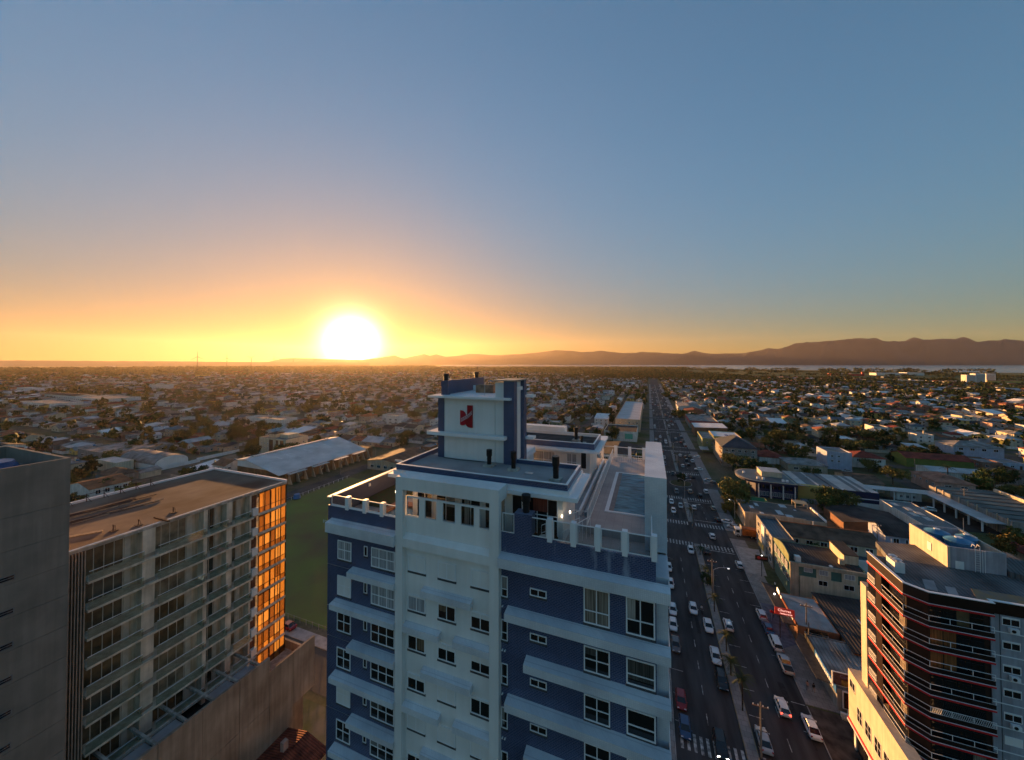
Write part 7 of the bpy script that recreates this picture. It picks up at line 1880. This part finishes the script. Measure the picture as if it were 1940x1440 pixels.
part('frame', MB().box(31.6, 80.7, 1.0, 33.0, 80.9, 4.0), white_trim, ss); part('panel', MB().box(31.75, 80.65, 1.15, 32.85, 80.695, 3.85), mat('board_black', (0, 0, 0)), ss)
part('panel', MB().box(31.95, 80.62, 1.5, 32.6, 80.645, 2.5), mat('poster_dark_red', (.10, .03, .03), .6, .4, 4), ss); part('panel', MB().box(31.95, 80.62, 2.7, 32.5, 80.645, 3.5), mat('poster_dark_red', (0, 0, 0)), ss); part('pole', MB().cyl(32.3, 80.8, 0, 1.0, .08, 6), white_trim, ss)
st_ = thing('low_wall_bench', (33.2, 79.6, 0), 'long low white wall closing the pavement at the forecourt edge', 'low wall')
part('wall', MB().prism([(31.0, 80.0), (35.3, 79.2), (35.4, 79.6), (31.1, 80.4)], 0, .7), white_paint, st_); part('step', MB().prism([(31.0, 79.4), (35.3, 78.6), (35.3, 78.9), (31.0, 79.7)], 0, .35), WALL['cream'], st_)
sc_ = thing('school_sign', (32.0, 179, 0), 'white panel sign on a column at the green court corner', 'sign')
part('column', MB().box(33.0, 178.6, 0, 33.8, 179.2, 5.0), white_paint, sc_); part('board', MB().box(31.2, 178.4, 5.0, 35.4, 178.8, 7.0), white_trim, sc_)
text('ESCOLA', (33.3, 178.38, 6.0), (R(90), 0, 0), 1.0, mat('letter_teal', (.10, .35, .35), .6, 0), sc_)
tag(part('garden_wall', MB().box(33.0, 176.3, 0, 39.5, 176.5, 1.8).box(33.0, 172.6, 0, 33.2, 176.29, 1.8), white_paint), 'short white boundary wall between the sign and the flat-roofed store', 'wall')
rs = thing('stop_sign', (27.1, 103.2, 0), 'small round red traffic sign on the blue-grey paving', 'sign'); part('pole', MB().cyl(27.1, 103.2, 0, 2.3, .04, 6), steel, rs); part('disc', MB().tube((27.1, 103.14, 2.4), (27.1, 103.2, 2.4), .34, 12), red, rs)
struct('pavement', MB().poly([(26.5, 94, .152), (30, 96.6, .152), (29.8, 110, .152), (26.5, 110, .152)]), mat('blue_slabs', (.15, .16, .21), .9, .2, 1))
# things on the paving in front of the shops
for k, (x, y, lab) in enumerate(((44.5, 108.5, 'white roof dish on the dark long roof'),)):
    pass

# ------------------------------------------------------------------ people on the pavement
skin = mat('skin', (.36, .22, .15), .7, .05); hair_m = mat('hair', (.02, .014, .01), .8, 0)
def person(x, y, rot, top, bottom, stride, lab, bag=False, z=.15):
    V = [(0, 0, .95), (0, .01, 1.18), (0, 0, 1.42), (0, .01, 1.53), (0, .02, 1.66), (0, .03, 1.74),
         (.18, 0, 1.40), (.23, -.03 - stride * .3, 1.13), (.22, .06 - stride * .5, .88), (-.18, 0, 1.40), (-.23, -.03 + stride * .3, 1.13), (-.22, .06 + stride * .5, .88),
         (.09, 0, .90), (.10, stride * .45, .50), (.10, stride * .6, .07), (.10, stride * .6 + .15, .04), (-.09, 0, .90), (-.10, -stride * .3, .50), (-.10, -stride * .8, .09), (-.10, -stride * .8 + .15, .04)]
    E_ = [(0, 1), (1, 2), (2, 3), (3, 4), (4, 5), (2, 6), (6, 7), (7, 8), (2, 9), (9, 10), (10, 11), (0, 12), (12, 13), (13, 14), (14, 15), (0, 16), (16, 17), (17, 18), (18, 19)]
    Rr = [.15, .14, .15, .06, .10, .08, .065, .05, .04, .065, .05, .04, .09, .065, .045, .04, .09, .065, .045, .04]
    me = bpy.data.meshes.new('tmp'); me.from_pydata(V, E_, []); o = bpy.data.objects.new('tmp', me); COL.objects.link(o)
    md = o.modifiers.new('skin', 'SKIN'); 
    for i, s in enumerate(me.skin_vertices[0].data): s.radius = (Rr[i], Rr[i] * .8); s.use_root = (i == 0)
    o.modifiers.new('sub', 'SUBSURF').levels = 1
    dg = bpy.context.evaluated_depsgraph_get(); m2 = bpy.data.meshes.new_from_object(o.evaluated_get(dg)); bpy.data.objects.remove(o); bpy.data.meshes.remove(me)
    for m in (skin, top, bottom, black_metal): m2.materials.append(m)
    for p in m2.polygons:
        c = p.center; p.material_index = 3 if c.z < .09 else (2 if c.z < .93 and abs(c.x) < .19 else (1 if c.z < 1.47 and c.z > .98 else 0)); p.use_smooth = True
    t = bpy.data.objects.new('person', None); COL.objects.link(t); t.location = (x, y, z); t.rotation_euler.z = rot; tag(t, lab, 'person')
    b = bpy.data.objects.new('body', m2); COL.objects.link(b); b.parent = t
    h = MB().cyl(0, .0, 1.68, 1.80, .105, 10, .06).cyl(0, -.03, 1.58, 1.70, .09, 10, .105); ho = bpy.data.objects.new('hair', h.mesh('hair', hair_m)); COL.objects.link(ho); ho.parent = t
    if bag:
        g = MB().box(-.16, -.26, 1.02, .16, -.12, 1.4); go = bpy.data.objects.new('backpack', g.mesh('backpack', black_metal)); COL.objects.link(go); go.parent = t
jeans = mat('jeans', (.03, .035, .06), .9, .1)
person(27.6, 84.0, -.2, mat('shirt_peach', (.42, .24, .18), .8, .05), jeans, .25, 'walking person in peach top and dark trousers on the pale pavement')
person(28.5, 83.8, .1, mat('shirt_black', (.02, .02, .02), .8, 0), mat('bare_legs', (.30, .19, .13), .8, .05), -.22, 'walking person in black top and shorts beside the one in peach')
person(27.9, 104.6, .4, mat('shirt_crimson', (.22, .02, .04), .8, .05), jeans, .15, 'person in crimson top standing on the blue-grey paving')
person(29.1, 105.4, 2.6, mat('shirt_navy', (.015, .02, .04), .8, .05), jeans, .12, 'person in dark navy clothes facing the one in crimson')
person(32.0, 118.5, 2.0, white_paint, jeans, .1, 'person in white top at the foot of the green shop block')
# motorbike beside the median queue
mt = thing('motorcycle', (11.9, 100.5, 0), 'motorcycle with rider weaving beside the median queue', 'motorcycle')
for y in (99.9, 101.2): part('wheel', MB().tube((11.85, y, .32), (11.95, y, .32), .3, 14), tyre, mt)
part('frame', MB().path([(11.9, 99.9, .35), (11.9, 100.3, .75), (11.9, 100.9, .8), (11.9, 101.2, .35)], .07), black_metal, mt); part('seat', MB().box(11.78, 100.5, .8, 12.02, 101.2, .9), black_metal, mt); part('handlebar', MB().tube((11.6, 100.1, 1.0), (12.2, 100.1, 1.0), .025), steel, mt)
person(11.9, 100.7, math.pi, mat('shirt_white', (.6, .6, .6), .8, .05), jeans, .1, 'motorcycle rider in white shirt beside the median queue', z=.1)
